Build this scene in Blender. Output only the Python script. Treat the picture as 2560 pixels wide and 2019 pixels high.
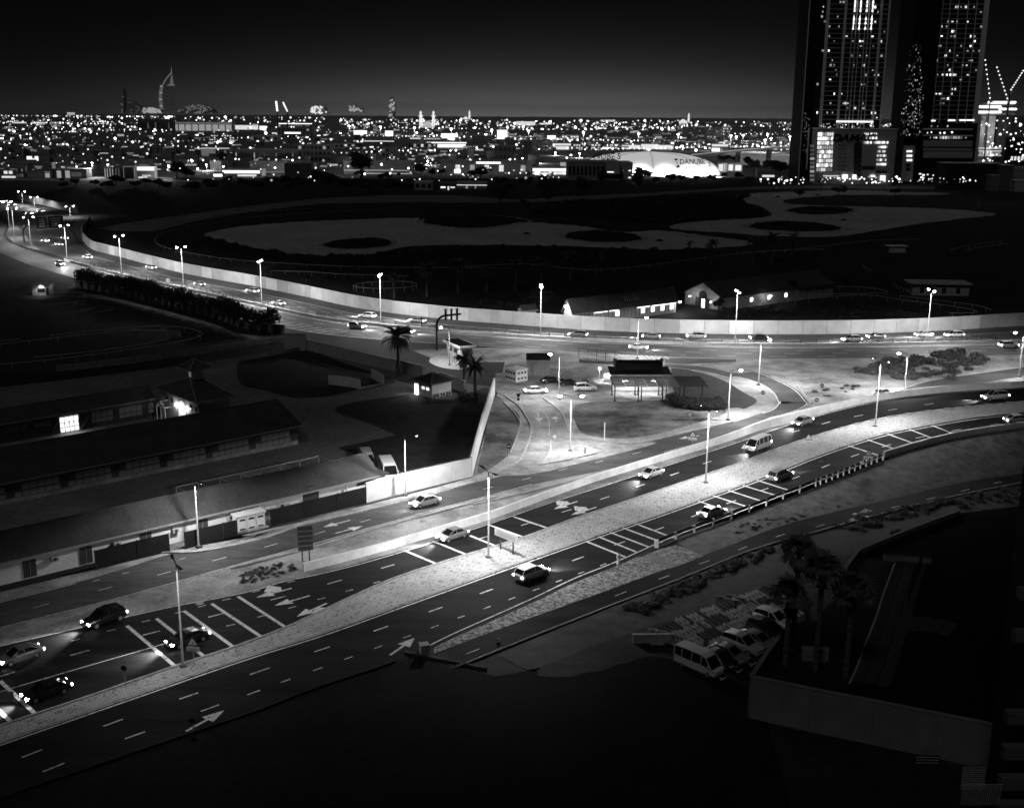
import bpy, bmesh, math, random
from mathutils import Vector, Matrix
random.seed(7)
sc = bpy.context.scene
for o in list(bpy.data.objects): bpy.data.objects.remove(o)
PI = math.pi; rad = math.radians

# ------------------------------------------------------------------ camera
PW, PH, FOC = 2560, 2019, 2880.0            # photograph size in pixels, focal length in pixels
CAMZ, PITCH, ROLL = 56.0, rad(14.06), rad(0.4)
ROT = Matrix.Rotation(PI/2 - PITCH, 3, 'X') @ Matrix.Rotation(ROLL, 3, 'Z')
ROTI = ROT.transposed()
CAM = Vector((0, 0, CAMZ))
cd = bpy.data.cameras.new('camera'); camera = bpy.data.objects.new('camera', cd)
sc.collection.objects.link(camera)
camera.matrix_world = Matrix.Translation(CAM) @ ROT.to_4x4()
cd.sensor_fit = 'HORIZONTAL'; cd.sensor_width = 36; cd.lens = 36*FOC/PW
cd.clip_start = .5; cd.clip_end = 60000
sc.camera = camera

# ------------------------------------------------------------------ night sky, soft fill sun, exposure
FILL_ANGLES = (rad(38), rad(-25))
wd = bpy.data.worlds.new('World'); sc.world = wd; wd.use_nodes = True
nt = wd.node_tree; nt.nodes.clear()
wo = nt.nodes.new('ShaderNodeOutputWorld'); bg = nt.nodes.new('ShaderNodeBackground')
# black night sky with the glow of the lit city low over the horizon ahead
tc_ = nt.nodes.new('ShaderNodeTexCoord'); sp = nt.nodes.new('ShaderNodeSeparateXYZ'); nt.links.new(tc_.outputs['Generated'], sp.inputs[0])
def wmath(op, a, b=None):
    n = nt.nodes.new('ShaderNodeMath'); n.operation = op
    for i, v in enumerate((a, b)):
        if v is None: continue
        if hasattr(v, 'node'): nt.links.new(v, n.inputs[i])
        else: n.inputs[i].default_value = v
    return n.outputs[0]
el = wmath('MAXIMUM', sp.outputs[2], 0.0)
az = wmath('ARCTAN2', wmath('SUBTRACT', sp.outputs[0], wmath('MULTIPLY', sp.outputs[1], .03)), sp.outputs[1])
wide = wmath('EXPONENT', wmath('MULTIPLY', wmath('MULTIPLY', az, az), -15.0))
fall = wmath('EXPONENT', wmath('MULTIPLY', el, -58.0))
gl_ = wmath('ADD', wmath('MULTIPLY', wmath('MULTIPLY', wide, fall), .22), .0003)
nt.links.new(gl_, bg.inputs[0]); nt.links.new(bg.outputs[0], wo.inputs[0]); bg.inputs[1].default_value = 1.0
sl = bpy.data.lights.new('moon', 'SUN'); sl.energy = 0.16; sl.angle = rad(12); sl.color = (1, 1, 1)  # wide dim sun added to fill the ground the lamps miss
so = bpy.data.objects.new('moon', sl); sc.collection.objects.link(so)
so.rotation_euler = (FILL_ANGLES[0], 0, FILL_ANGLES[1])
sc.view_settings.view_transform = 'Standard'; sc.view_settings.look = 'None'
sc.view_settings.exposure = 0; sc.view_settings.gamma = 1
sc.view_settings.use_curve_mapping = False
cy = sc.cycles
cy.use_denoising = True; cy.max_bounces = 3; cy.diffuse_bounces = 1; cy.glossy_bounces = 2
cy.transmission_bounces = 3; cy.transparent_max_bounces = 6; cy.sample_clamp_indirect = 2.0
cy.caustics_reflective = False; cy.caustics_refractive = False
cy.use_adaptive_sampling = True; cy.adaptive_threshold = .03; cy.adaptive_min_samples = 20
cy.use_light_tree = True; cy.filter_width = 1.6

# ------------------------------------------------------------------ pixel -> place
REG = {'5': (0,430,3.384), '6': (600,600,3.384), '7': (1200,600,3.384), '8': (1840,450,3.008),
       'a': (0,880,2.997), 'b': (600,950,3.105), 'c': (1200,950,3.105), 'd': (1840,900,3.008),
       'e': (0,1350,2.553), 'f': (600,1400,3.384), 'g': (1500,1350,3.796), 'h': (1920,1250,2.220),
       '1': (0,150,3.384), '2': (600,150,3.384), '3': (1200,150,3.384), '4': (1920,0,3.384), 'p': (0,0,1.0),
       'r': (380,460,2.5186), 's': (1200,440,2.5186), 'i': (0,230,5.037), 'j': (430,230,5.037), 'k': (860,230,5.037),
       'l': (1290,230,5.037), 'm': (1640,230,5.037), 'n': (2000,260,3.868)}
def Q(r, *pts):
    x0, y0, s = REG[r]
    return [(x0+a/s, y0+b/s) for a, b in pts]
def Q1(r, x, y): return Q(r, (x, y))[0]
def G(px, py, z=0.0):
    d = ROT @ Vector(((px-PW/2)/FOC, -(py-PH/2)/FOC, -1))
    t = (z-CAMZ)/min(d.z, -1e-4)
    return CAM + d*t
def GL(pts, z=0.0): return [G(x, y, z) for x, y in pts]
def proj(v):
    l = ROTI @ (Vector(v)-CAM)
    return PW/2 + FOC*l.x/-l.z, PH/2 - FOC*l.y/-l.z
def hgt(base, pytop):
    """height above base whose image row is pytop"""
    lo, hi = 0.0, 900.0
    for _ in range(50):
        m = (lo+hi)/2
        w = base+Vector((0,0,m))
        if (ROTI @ (w-CAM)).z < -1 and proj(w)[1] > pytop: lo = m
        else: hi = m
    return lo
def V(px, py, Y):
    """point where the sight line meets the upright plane y = Y"""
    d = ROT @ Vector(((px-PW/2)/FOC, -(py-PH/2)/FOC, -1)); return CAM + d*(Y/d.y)
def ppm(v): return FOC/(-(ROTI @ (Vector(v)-CAM)).z)      # photo pixels per metre there
class Curve:
    """y(x) through traced points, monotone in x (cubic Hermite)"""
    def __init__(s, pts):
        s.p = sorted(pts); n = len(s.p)
        dl = [(s.p[i+1][1]-s.p[i][1])/(s.p[i+1][0]-s.p[i][0]) for i in range(n-1)]
        s.m = [dl[0]] + [(dl[i-1]+dl[i])/2 for i in range(1, n-1)] + [dl[-1]]
    def __call__(s, x):
        p, m = s.p, s.m
        if x <= p[0][0]: return p[0][1]+(x-p[0][0])*m[0]
        if x >= p[-1][0]: return p[-1][1]+(x-p[-1][0])*m[-1]
        i = 0
        while x > p[i+1][0]: i += 1
        h = p[i+1][0]-p[i][0]; t = (x-p[i][0])/h
        return ((2*t**3-3*t*t+1)*p[i][1] + (t**3-2*t*t+t)*h*m[i] + (-2*t**3+3*t*t)*p[i+1][1] + (t**3-t*t)*h*m[i+1])
def smooth(pts, n=6, closed=False):
    out = []; N = len(pts)
    rng = range(N) if closed else range(N-1)
    for i in rng:
        if closed: p0, p1, p2, p3 = pts[i-1], pts[i], pts[(i+1)%N], pts[(i+2)%N]
        else: p0, p1, p2, p3 = pts[max(i-1,0)], pts[i], pts[i+1], pts[min(i+2,N-1)]
        for k in range(n):
            t = k/n
            out.append(tuple(.5*((2*b)+(-a+c)*t+(2*a-5*b+4*c-d)*t*t+(-a+3*b-3*c+d)*t**3) for a, b, c, d in zip(p0,p1,p2,p3)))
    if not closed: out.append(tuple(pts[-1]))
    return out

# ------------------------------------------------------------------ materials (black-and-white place: neutral greys)
MATS = {}
def mat(name, c, rough=.85, var=0.0, scale=.5, bump=0.0, bscale=None, metal=0.0, spec=.2, detail=5, emit=0.0, lo=None, stretch=None, cut=(.3,.7), fine=9.0, famt=.38):
    if name in MATS: return MATS[name]
    m = bpy.data.materials.new(name); m.use_nodes = True; MATS[name] = m
    n = m.node_tree.nodes; l = m.node_tree.links; b = n['Principled BSDF']
    b.inputs['Base Color'].default_value = (c, c, c, 1); b.inputs['Roughness'].default_value = rough
    b.inputs['Metallic'].default_value = metal; b.inputs['Specular IOR Level'].default_value = spec
    if emit:
        b.inputs['Emission Color'].default_value = (1, 1, 1, 1); b.inputs['Emission Strength'].default_value = emit
    if var or bump:
        tc = n.new('ShaderNodeTexCoord'); src = tc.outputs['Object']
        if stretch:
            mp = n.new('ShaderNodeMapping'); mp.inputs['Scale'].default_value = stretch[:3]
            if len(stretch) > 3: mp.inputs['Rotation'].default_value = (0, 0, stretch[3])
            l.new(src, mp.inputs[0]); src = mp.outputs[0]
    if var:
        nz = n.new('ShaderNodeTexNoise'); nz.inputs['Scale'].default_value = scale; nz.inputs['Detail'].default_value = detail
        nz.inputs['Roughness'].default_value = .65
        l.new(src, nz.inputs['Vector'])
        r = n.new('ShaderNodeMapRange'); r.inputs[1].default_value = cut[0]; r.inputs[2].default_value = cut[1]
        r.inputs[3].default_value = c*(1-var) if lo is None else lo; r.inputs[4].default_value = c*(1+var) if lo is None else c
        l.new(nz.outputs[0], r.inputs[0])
        fz = n.new('ShaderNodeTexNoise'); fz.inputs['Scale'].default_value = scale*fine; fz.inputs['Detail'].default_value = 6; fz.inputs['Roughness'].default_value = .8
        l.new(src, fz.inputs['Vector']); fr = n.new('ShaderNodeMapRange'); fr.inputs[1].default_value = .34; fr.inputs[2].default_value = .66; fr.inputs[3].default_value = 1-famt; fr.inputs[4].default_value = 1+famt*.8
        l.new(fz.outputs[0], fr.inputs[0]); mu = n.new('ShaderNodeMath'); mu.operation = 'MULTIPLY'; l.new(r.outputs[0], mu.inputs[0]); l.new(fr.outputs[0], mu.inputs[1])
        l.new(mu.outputs[0], b.inputs['Base Color'])
    if bump:
        nb = n.new('ShaderNodeTexNoise'); nb.inputs['Scale'].default_value = bscale or scale*8; nb.inputs['Detail'].default_value = 4
        l.new(src, nb.inputs['Vector'])
        bp = n.new('ShaderNodeBump'); bp.inputs['Strength'].default_value = bump; bp.inputs['Distance'].default_value = .05
        l.new(nb.outputs[0], bp.inputs['Height']); l.new(bp.outputs[0], b.inputs['Normal'])
    return m
def glow(name, s):
    if name in MATS: return MATS[name]
    m = bpy.data.materials.new(name); m.use_nodes = True; MATS[name] = m
    b = m.node_tree.nodes['Principled BSDF']; b.inputs['Base Color'].default_value = (.8,.8,.8,1)
    b.inputs['Emission Color'].default_value = (1,1,1,1); b.inputs['Emission Strength'].default_value = s
    return m

# ------------------------------------------------------------------ meshes and objects
COL = sc.collection
def link(o, parent=None):
    COL.objects.link(o)
    if parent is not None: o.parent = parent
    return o
def tag(o, label=None, cat=None, group=None, kind=None):
    if label: o['label'] = label
    if cat: o['category'] = cat
    if group: o['group'] = group
    if kind: o['kind'] = kind
    return o
def thing(name, loc, label, cat, group=None, rz=0.0):
    o = bpy.data.objects.new(name, None); o.empty_display_size = .2
    o.location = loc; o.rotation_euler = (0, 0, rz); link(o)
    return tag(o, label, cat, group)
def inst(name, mesh, parent=None, loc=(0,0,0), rot=(0,0,0), scale=(1,1,1)):
    o = bpy.data.objects.new(name, mesh); o.location = loc; o.rotation_euler = rot; o.scale = scale
    return link(o, parent)
class MB:
    def __init__(s): s.v = []; s.f = []
    def add(s, vs, fs):
        k = len(s.v); s.v += [tuple(v) for v in vs]; s.f += [tuple(i+k for i in f) for f in fs]; return s
    def box(s, c, d, rz=0.0):
        cx, cy_, cz = c; a, b, h = d[0]/2, d[1]/2, d[2]/2; co, si = math.cos(rz), math.sin(rz)
        vs = [(cx+x*co-y*si, cy_+x*si+y*co, cz+z) for z in (-h, h) for x, y in ((-a,-b),(a,-b),(a,b),(-a,b))]
        return s.add(vs, [(3,2,1,0),(4,5,6,7),(0,1,5,4),(1,2,6,5),(2,3,7,6),(3,0,4,7)])
    def bar(s, p, q, w, h=None):
        """box beam between two points"""
        p, q = Vector(p), Vector(q); h = h or w; d = (q-p); 
        if d.length < 1e-6: return s
        d.normalize(); up = Vector((0,0,1)) if abs(d.z) < .95 else Vector((0,1,0))
        a = d.cross(up).normalized()*(w/2); b = a.cross(d).normalized()*(h/2)
        vs = [x+i*a+j*b for x in (p, q) for i, j in ((-1,-1),(1,-1),(1,1),(-1,1))]
        return s.add(vs, [(0,1,2,3),(7,6,5,4),(0,4,5,1),(1,5,6,2),(2,6,7,3),(3,7,4,0)])
    def tube(s, p, q, r0, r1=None, n=8, cap=True):
        p, q = Vector(p), Vector(q); r1 = r0 if r1 is None else r1; d = (q-p).normalized()
        up = Vector((0,0,1)) if abs(d.z) < .95 else Vector((0,1,0))
        a = d.cross(up).normalized(); b = a.cross(d)
        vs = [x+(a*math.cos(2*PI*i/n)+b*math.sin(2*PI*i/n))*r for x, r in ((p, r0), (q, r1)) for i in range(n)]
        fs = [(i, (i+1)%n, n+(i+1)%n, n+i) for i in range(n)]
        if cap: fs += [tuple(range(n-1,-1,-1)), tuple(range(n, 2*n))]
        return s.add(vs, fs)
    def path(s, pts, r, n=6):
        for a, b in zip(pts[:-1], pts[1:]): s.tube(a, b, r, r, n)
        return s
    def lathe(s, prof, c=(0,0,0), n=12):
        k = []; 
        for r, z in prof: k += [(c[0]+r*math.cos(2*PI*i/n), c[1]+r*math.sin(2*PI*i/n), c[2]+z) for i in range(n)]
        fs = [(j*n+i, j*n+(i+1)%n, (j+1)*n+(i+1)%n, (j+1)*n+i) for j in range(len(prof)-1) for i in range(n)]
        fs += [tuple(range(n-1,-1,-1)), tuple(range((len(prof)-1)*n, len(prof)*n))]
        return s.add(k, fs)
    def prism(s, poly, z0, z1):
        n = len(poly); zz0 = z0 if hasattr(z0,'__len__') else [z0]*n; zz1 = z1 if hasattr(z1,'__len__') else [z1]*n
        vs = [(p[0],p[1],z) for p, z in zip(poly, zz0)] + [(p[0],p[1],z) for p, z in zip(poly, zz1)]
        a = sum(poly[i][0]*poly[(i+1)%n][1]-poly[(i+1)%n][0]*poly[i][1] for i in range(n))
        fs = [tuple(range(n-1,-1,-1)), tuple(range(n,2*n))] + [(i,(i+1)%n,n+(i+1)%n,n+i) for i in range(n)]
        if a < 0: fs = [tuple(reversed(f)) for f in fs]
        return s.add(vs, fs)
    def mesh(s, name, m=None, smooth_=False):
        me = bpy.data.meshes.new(name); me.from_pydata([tuple(v) for v in s.v], [], s.f)
        if m: me.materials.append(m)
        if smooth_: me.polygons.foreach_set('use_smooth', [True]*len(me.polygons))
        me.update(); return me
    def build(s, name, m, parent=None, loc=(0,0,0), smooth_=False):
        return inst(name, s.mesh(name, m, smooth_), parent, loc)
def ord_(i):
    u = ['first','second','third','fourth','fifth','sixth','seventh','eighth','ninth','tenth','eleventh','twelfth','thirteenth','fourteenth','fifteenth','sixteenth','seventeenth','eighteenth','nineteenth']
    n = i+1
    if n < 20: return u[n-1]
    t = {2:'twent',3:'thirt',4:'fort',5:'fift',6:'sixt',7:'sevent',8:'eight',9:'ninet'}[n//10]
    return t+'ieth' if n % 10 == 0 else t+'y-'+u[n%10-1]
def jit(pts, a, seed=1):
    """ragged outline: traced points pushed about by a pixels"""
    R = random.Random(seed); return [(x+R.gauss(0,a*2.2), y+R.gauss(0,a)) for x, y in pts]
def patch(name, wpts, m, kind='structure', parent=None, z=None):
    """flat polygon, one sheet"""
    bm = bmesh.new()
    vs = [bm.verts.new((p[0], p[1], p[2] if z is None else z)) for p in wpts]
    f = bm.faces.new(vs); f.normal_update()
    if f.normal.z < 0: f.normal_flip()
    bmesh.ops.triangulate(bm, faces=[f])
    me = bpy.data.meshes.new(name); bm.to_mesh(me); bm.free(); me.materials.append(m)
    o = inst(name, me, parent)
    if kind and parent is None: o['kind'] = kind
    return o
def sheet(name, A, B, m, parent=None, kind='structure', cuts=1):
    """quad strip between two equally long rows of world points"""
    vs, fs = [], []; k = cuts+1
    for a, b in zip(A, B):
        for j in range(k): vs.append(Vector(a).lerp(Vector(b), j/cuts))
    for i in range(len(A)-1):
        for j in range(cuts):
            q = (i*k+j, (i+1)*k+j, (i+1)*k+j+1, i*k+j+1)
            n = (vs[q[1]]-vs[q[0]]).cross(vs[q[3]]-vs[q[0]])
            fs.append(q if n.z > 0 else q[::-1])
    me = bpy.data.meshes.new(name); me.from_pydata([tuple(v) for v in vs], [], fs); me.materials.append(m)
    o = inst(name, me, parent)
    if kind and parent is None: o['kind'] = kind
    return o
def offs(pts, d):
    """world polyline shifted sideways by d metres"""
    out = []
    for i, p in enumerate(pts):
        t = Vector(pts[min(i+1,len(pts)-1)])-Vector(pts[max(i-1,0)]); t.z = 0
        if t.length < 1e-6: t = Vector((1,0,0))
        t.normalize(); out.append(Vector(p)+Vector((-t.y, t.x, 0))*d)
    return out
def ribbon(name, pts, w, m, parent=None, dz=.02, kind='structure'):
    A = [p+Vector((0,0,dz)) for p in offs(pts, w/2)]; B = [p+Vector((0,0,dz)) for p in offs(pts, -w/2)]
    return sheet(name, A, B, m, parent, kind)
def wall_mb(pts, w, z0, z1, mb=None):
    """solid wall along a world polyline; z0, z1 relative to the points"""
    mb = mb or MB(); A, B = offs(pts, w/2), offs(pts, -w/2); n = len(pts); vs = []
    for a, b in zip(A, B): vs += [a+Vector((0,0,z0)), b+Vector((0,0,z0)), b+Vector((0,0,z1)), a+Vector((0,0,z1))]
    fs = []
    for i in range(n-1):
        for j in range(4): fs.append((i*4+j, i*4+(j+1)%4, (i+1)*4+(j+1)%4, (i+1)*4+j))
    fs += [(3,2,1,0), tuple((n-1)*4+j for j in range(4))]
    return mb.add(vs, fs)
def walk(pts, step, start=0.0):
    """points and headings every step metres along a world polyline"""
    out = []; d = start; acc = 0.0
    for a, b in zip(pts[:-1], pts[1:]):
        L = (b-a).length
        while d <= acc+L and L > 0:
            p = a.lerp(b, (d-acc)/L); out.append((p, math.atan2(b.y-a.y, b.x-a.x))); d += step
        acc += L
    return out
# ================================================================== ground, roads, paving
M_ground = mat('dry_scrub_soil', .03, var=.7, scale=.05, bump=.3, bscale=.8, lo=.012)
M_city = mat('built_up_ground', .42, var=.8, scale=.012, lo=.05)
M_sand = mat('compacted_sand', .42, var=.5, scale=.16, bump=.5, bscale=2.5, lo=.17, detail=9, cut=(.38,.62), fine=14)
M_pond = mat('dry_pond_silt', .5, var=.3, scale=.03, bump=.3, bscale=.5, lo=.34, detail=8)
M_asph = mat('asphalt', .025, rough=.8, spec=.06, var=.3, scale=.35, bump=.06, bscale=30, lo=.008, stretch=(.08,1,1,rad(-28)))
M_asph_pale = mat('worn_asphalt', .105, rough=.62, var=.3, scale=.25, bump=.05, bscale=30, lo=.07, stretch=(.06,1,1,rad(4)))
M_dusty = mat('dusty_asphalt', .11, rough=.85, var=.5, scale=.16, bump=.05, bscale=20, lo=.03, stretch=(.25,1,1,rad(-25)), detail=7)
M_dustyside = mat('sandy_side_street', .4, rough=.9, var=.5, scale=.3, bump=.05, bscale=20, lo=.12, detail=8)
M_paint = mat('road_paint', .7, rough=.7, var=.25, scale=2.2, lo=.22, cut=(.36,.48), detail=8)
M_kerb = mat('kerb_concrete', .38, var=.3, scale=2, bump=.1, bscale=10)
M_conc = mat('pale_concrete', .78, famt=.1, var=.18, scale=.5, bump=.06, bscale=6, detail=8)
M_white = mat('white_render', .76, famt=.08, var=.14, scale=.35, bump=.05, bscale=8, detail=8)
M_wallgrey = mat('grey_render', .34, famt=.12, var=.25, scale=.4, bump=.05, bscale=8, detail=8)
M_grass = mat('mown_grass', .05, var=.5, scale=.3, bump=.5, bscale=6, lo=.02, detail=8)
M_thin = mat('thin_dry_grass', .2, var=.6, scale=.12, bump=.4, bscale=5, lo=.03, detail=10, cut=(.38,.62))
M_slope = mat('dry_grass_bank', .16, var=.6, scale=.6, bump=.9, bscale=4, lo=.045, detail=10)
M_yard = mat('paved_yard', .17, var=.25, scale=.1, bump=.05, bscale=10)
M_lot = mat('dark_lot', .018, spec=.03, var=.4, scale=.15, bump=.3, bscale=9, lo=.01)
M_soil = mat('turned_soil', .07, var=.6, scale=.5, bump=1.0, bscale=2.5, lo=.03, detail=9)
# gravel: bright and dark grains
def gravel_mat():
    m = mat('pale_gravel', .42, var=.9, scale=2.6, bump=1.0, bscale=6, lo=.06, detail=6, cut=(.4,.6), fine=3); return m
M_gravel = gravel_mat()
def paver_mat():
    m = bpy.data.materials.new('concrete_pavers'); m.use_nodes = True; n = m.node_tree.nodes; l = m.node_tree.links
    b = n['Principled BSDF']; b.inputs['Roughness'].default_value = .85
    tc = n.new('ShaderNodeTexCoord'); mp = n.new('ShaderNodeMapping'); mp.inputs['Rotation'].default_value = (0,0,rad(-28))
    br = n.new('ShaderNodeTexBrick'); br.inputs['Scale'].default_value = 1.0
    br.inputs['Brick Width'].default_value = .62; br.inputs['Row Height'].default_value = .42; br.inputs['Mortar Size'].default_value = .02
    br.inputs['Color1'].default_value = (.44,.44,.44,1); br.inputs['Color2'].default_value = (.3,.3,.3,1); br.inputs['Mortar'].default_value = (.12,.12,.12,1)
    br.inputs['Bias'].default_value = -.45
    nz = n.new('ShaderNodeTexNoise'); nz.inputs['Scale'].default_value = 2.6; nz.inputs['Detail'].default_value = 1
    rp = n.new('ShaderNodeMapRange'); rp.inputs[1].default_value = .60; rp.inputs[2].default_value = .64; rp.inputs[3].default_value = 1; rp.inputs[4].default_value = .45
    n2 = n.new('ShaderNodeTexNoise'); n2.inputs['Scale'].default_value = .12; n2.inputs['Detail'].default_value = 6
    r2 = n.new('ShaderNodeMapRange'); r2.inputs[1].default_value = .3; r2.inputs[2].default_value = .7; r2.inputs[3].default_value = .7; r2.inputs[4].default_value = 1.15
    ml = n.new('ShaderNodeMath'); ml.operation = 'MULTIPLY'; mx = n.new('ShaderNodeMix'); mx.data_type = 'RGBA'; mx.blend_type = 'MULTIPLY'; mx.inputs[0].default_value = 1
    l.new(tc.outputs['Object'], mp.inputs[0]); l.new(mp.outputs[0], br.inputs['Vector']); l.new(mp.outputs[0], nz.inputs['Vector']); l.new(mp.outputs[0], n2.inputs['Vector'])
    l.new(nz.outputs[0], rp.inputs[0]); l.new(n2.outputs[0], r2.inputs[0]); l.new(rp.outputs[0], ml.inputs[0]); l.new(r2.outputs[0], ml.inputs[1])
    l.new(br.outputs['Color'], mx.inputs[6]); l.new(ml.outputs[0], mx.inputs[7]); l.new(mx.outputs[2], b.inputs['Base Color'])
    bp = n.new('ShaderNodeBump'); bp.inputs['Strength'].default_value = .5; bp.inputs['Distance'].default_value = .03
    l.new(br.outputs['Fac'], bp.inputs['Height']); bp.invert = True; l.new(bp.outputs[0], b.inputs['Normal'])
    return m
M_paver = paver_mat()

Z_ZONE, Z_ROAD, Z_MARK = .03, .07, .09
# base ground: one sheet to the horizon
gm_ = MB(); gm_.add([(-40000,-400,0),(40000,-400,0),(40000,45000,0),(-40000,45000,0)], [(0,1,2,3)])
gm_.build('ground', M_ground)['kind'] = 'structure'
patch('city_ground', [G(-400,446),G(2960,446),Vector((24000,40000,0)),Vector((-24000,40000,0))], M_city, z=.015)

# ---- traced edges of the near roads (photo pixels)
medA = Curve(Q('e',(0,1295),(800,1017),(1634,730))+Q('f',(700,622),(1400,372),(2100,120))+Q('c',(360,1402),(820,1240),(1240,1098),(1700,935))+Q('d',(250,866),(560,740),(850,636),(1140,550),(1470,485),(1800,430),(2166,392)))
medB = Curve(Q('e',(0,1190),(600,990),(1130,805),(1560,662))+Q('f',(400,568),(700,430),(1000,290),(1300,160),(1700,25))+Q('c',(360,1215),(700,1090),(1000,990),(1400,855),(1987,655))+Q('d',(300,673),(600,570),(1050,450),(1500,380),(2166,315)))
Bup = Curve(Q('e',(0,668),(450,565),(1040,430),(1634,310))+Q('b',(300,1565),(640,1492),(1000,1400),(1500,1250),(1987,1090))+Q('c',(500,960),(1000,800),(1500,640),(1987,480))+Q('d',(300,512),(700,390),(1060,310),(1500,250),(2166,205)))
barB = Curve(Q('b',(490,1487),(1000,1355),(1500,1210),(1987,1062))+Q('c',(400,960),(850,800),(1400,630),(1900,474))+Q('d',(200,502),(500,420),(800,352),(1060,298),(1500,240),(2166,200)))
Clo = Curve(Q('e',(0,560),(700,385),(1200,247),(1634,125))+Q('b',(470,1300),(1000,1150),(1500,1012),(1987,885))+Q('c',(450,800),(1000,690),(1480,575),(1987,425))+Q('d',(250,430),(400,392)))
Cup = Curve(Q('e',(0,390),(500,265),(760,190),(1080,90),(1634,5))+Q('b',(470,1132),(1000,1010),(1500,890),(1850,788))+Q('c',(400,690),(900,560),(1300,480),(1700,387),(1987,320))+Q('d',(240,385),(400,345)))
Alo = Curve(Q('e',(0,1640),(1100,1265),(1634,1085))+Q('f',(600,1090),(1480,785),(1800,632),(2166,470))+Q('c',(400,1705),(720,1552),(1050,1420),(1500,1222),(1900,1073))+Q('d',(120,1112),(435,990),(780,855),(1110,728),(1400,640),(1685,573),(2166,500)))
Fup = Curve(Q('f',(1600,805),(2166,590))+Q('g',(0,500),(650,260),(1200,60))+Q('d',(300,1258),(700,1150),(1100,1060),(1700,920),(2166,850)))
Flo = Curve(Q('f',(1930,865),(2166,770))+Q('g',(0,660),(830,340),(1400,110),(1720,10))+Q('d',(500,1320),(1000,1180),(1700,1010),(2166,920)))
def zr(x):
    if x < 1640: return 0.0
    t = min((x-1640)/920, 1.2); return 4.2*t*t*(1.6-.6*min(t,1))
def crv(c, x0, x1, step=20, z=0.0, dz=0.0, zf=None):
    n = max(2, int(abs(x1-x0)/step)+1); out = []
    for i in range(n):
        x = x0+(x1-x0)*i/(n-1); zz = (zf(x) if zf else z)+dz
        out.append(G(x, c(x), zz))
    return out
def mixc(a, b, t): return lambda x: a(x)*(1-t)+b(x)*t

# sandy land of the interchange and verges
patch('sand_verge', GL(Q('p',(0,1650),(0,1480),(560,1345),(920,1262),(1180,1195),(1250,960),(1262,905),(1100,905),(1030,875),(1240,869),(1840,899),(2640,886),(2640,1100),(1900,1120),(1500,1230),(1240,1310),(760,1445),(400,1540))), M_sand, z=Z_ZONE)
def road(name, up, lo, x0, x1, m, zf=None, dz=Z_ROAD, cuts=1, step=20):
    return sheet(name, crv(up,x0,x1,step,dz=dz,zf=zf), crv(lo,x0,x1,step,dz=dz,zf=zf), m, cuts=cuts)
R_A = road('near_road', medA, Alo, -60, 2640, M_asph, zr)
R_B = road('upper_road', Bup, medB, -60, 2640, M_asph, zr)
R_C = road('service_road', Cup, Clo, -60, 1985, M_dusty)
R_F = road('cycle_path', Fup, Flo, 1120, 2640, M_asph)
med = sheet('paved_median', crv(medB,-60,2640,dz=.2,zf=zr), crv(medA,-60,2640,dz=.2,zf=zr), M_paver)
# kerbs of the median: single stones
def kerbs(name, pts, parent, w=.3, h=.24, L=2.4, dz=0.0, m=M_kerb):
    for p, a in walk(pts, L):
        pass
    st = MB().box((0,0,h/2),(L-.05,w,h)).mesh('kerb_stone', m)
    for p, a in walk(pts, L):
        inst(name, st, parent, p+Vector((0,0,dz)), (0,0,a))
kerbs('kerb_stone', crv(lambda x: medA(x)-1.5, -20, 2580, 12, zf=zr), med, L=3.0)
kerbs('kerb_stone', crv(lambda x: medB(x)+1.0, -20, 2580, 12, zf=zr), med, L=4.0)
# side street throat, island, sandy yard in front of the pavilion
side = patch('side_street', GL(smooth(Q('c',(100,735),(310,620),(385,470),(397,375),(310,215),(180,130),(110,60),(200,-60),(560,-70),(820,20),(560,110),(500,150),(640,270),(690,390),(760,440),(1100,490),(1250,485),(1350,500),(800,640),(420,730)),5,True)), M_dustyside, z=Z_ROAD+.012)
patch('junction_island', GL(smooth(Q('c',(492,655),(545,560),(550,490),(548,445),(640,478),(800,520),(945,560),(800,598),(640,630)),3,True)), M_sand, z=Z_ROAD+.13)
patch('infield_grass', GL(smooth(Q('c',(725,215),(900,170),(1180,165),(1500,160),(1640,230),(1850,225),(1900,262),(1650,345),(1330,430),(1080,455),(900,440),(770,390)),4,True)), M_thin, z=Z_ZONE+.02)
patch('wall_verge_grass', GL(smooth(Q('c',(110,140),(200,185),(290,250),(312,330),(285,430),(240,560),(150,640),(20,720),(-20,700),(20,520)),4,True)), M_thin, z=Z_ZONE+.02)
patch('pavilion_yard', GL(Q('7',(130,1130),(620,1080),(1100,1120),(1650,1140),(1650,1330),(1300,1360),(700,1340),(560,1330),(300,1300),(130,1260))), M_dustyside, z=Z_ZONE+.03)
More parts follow.
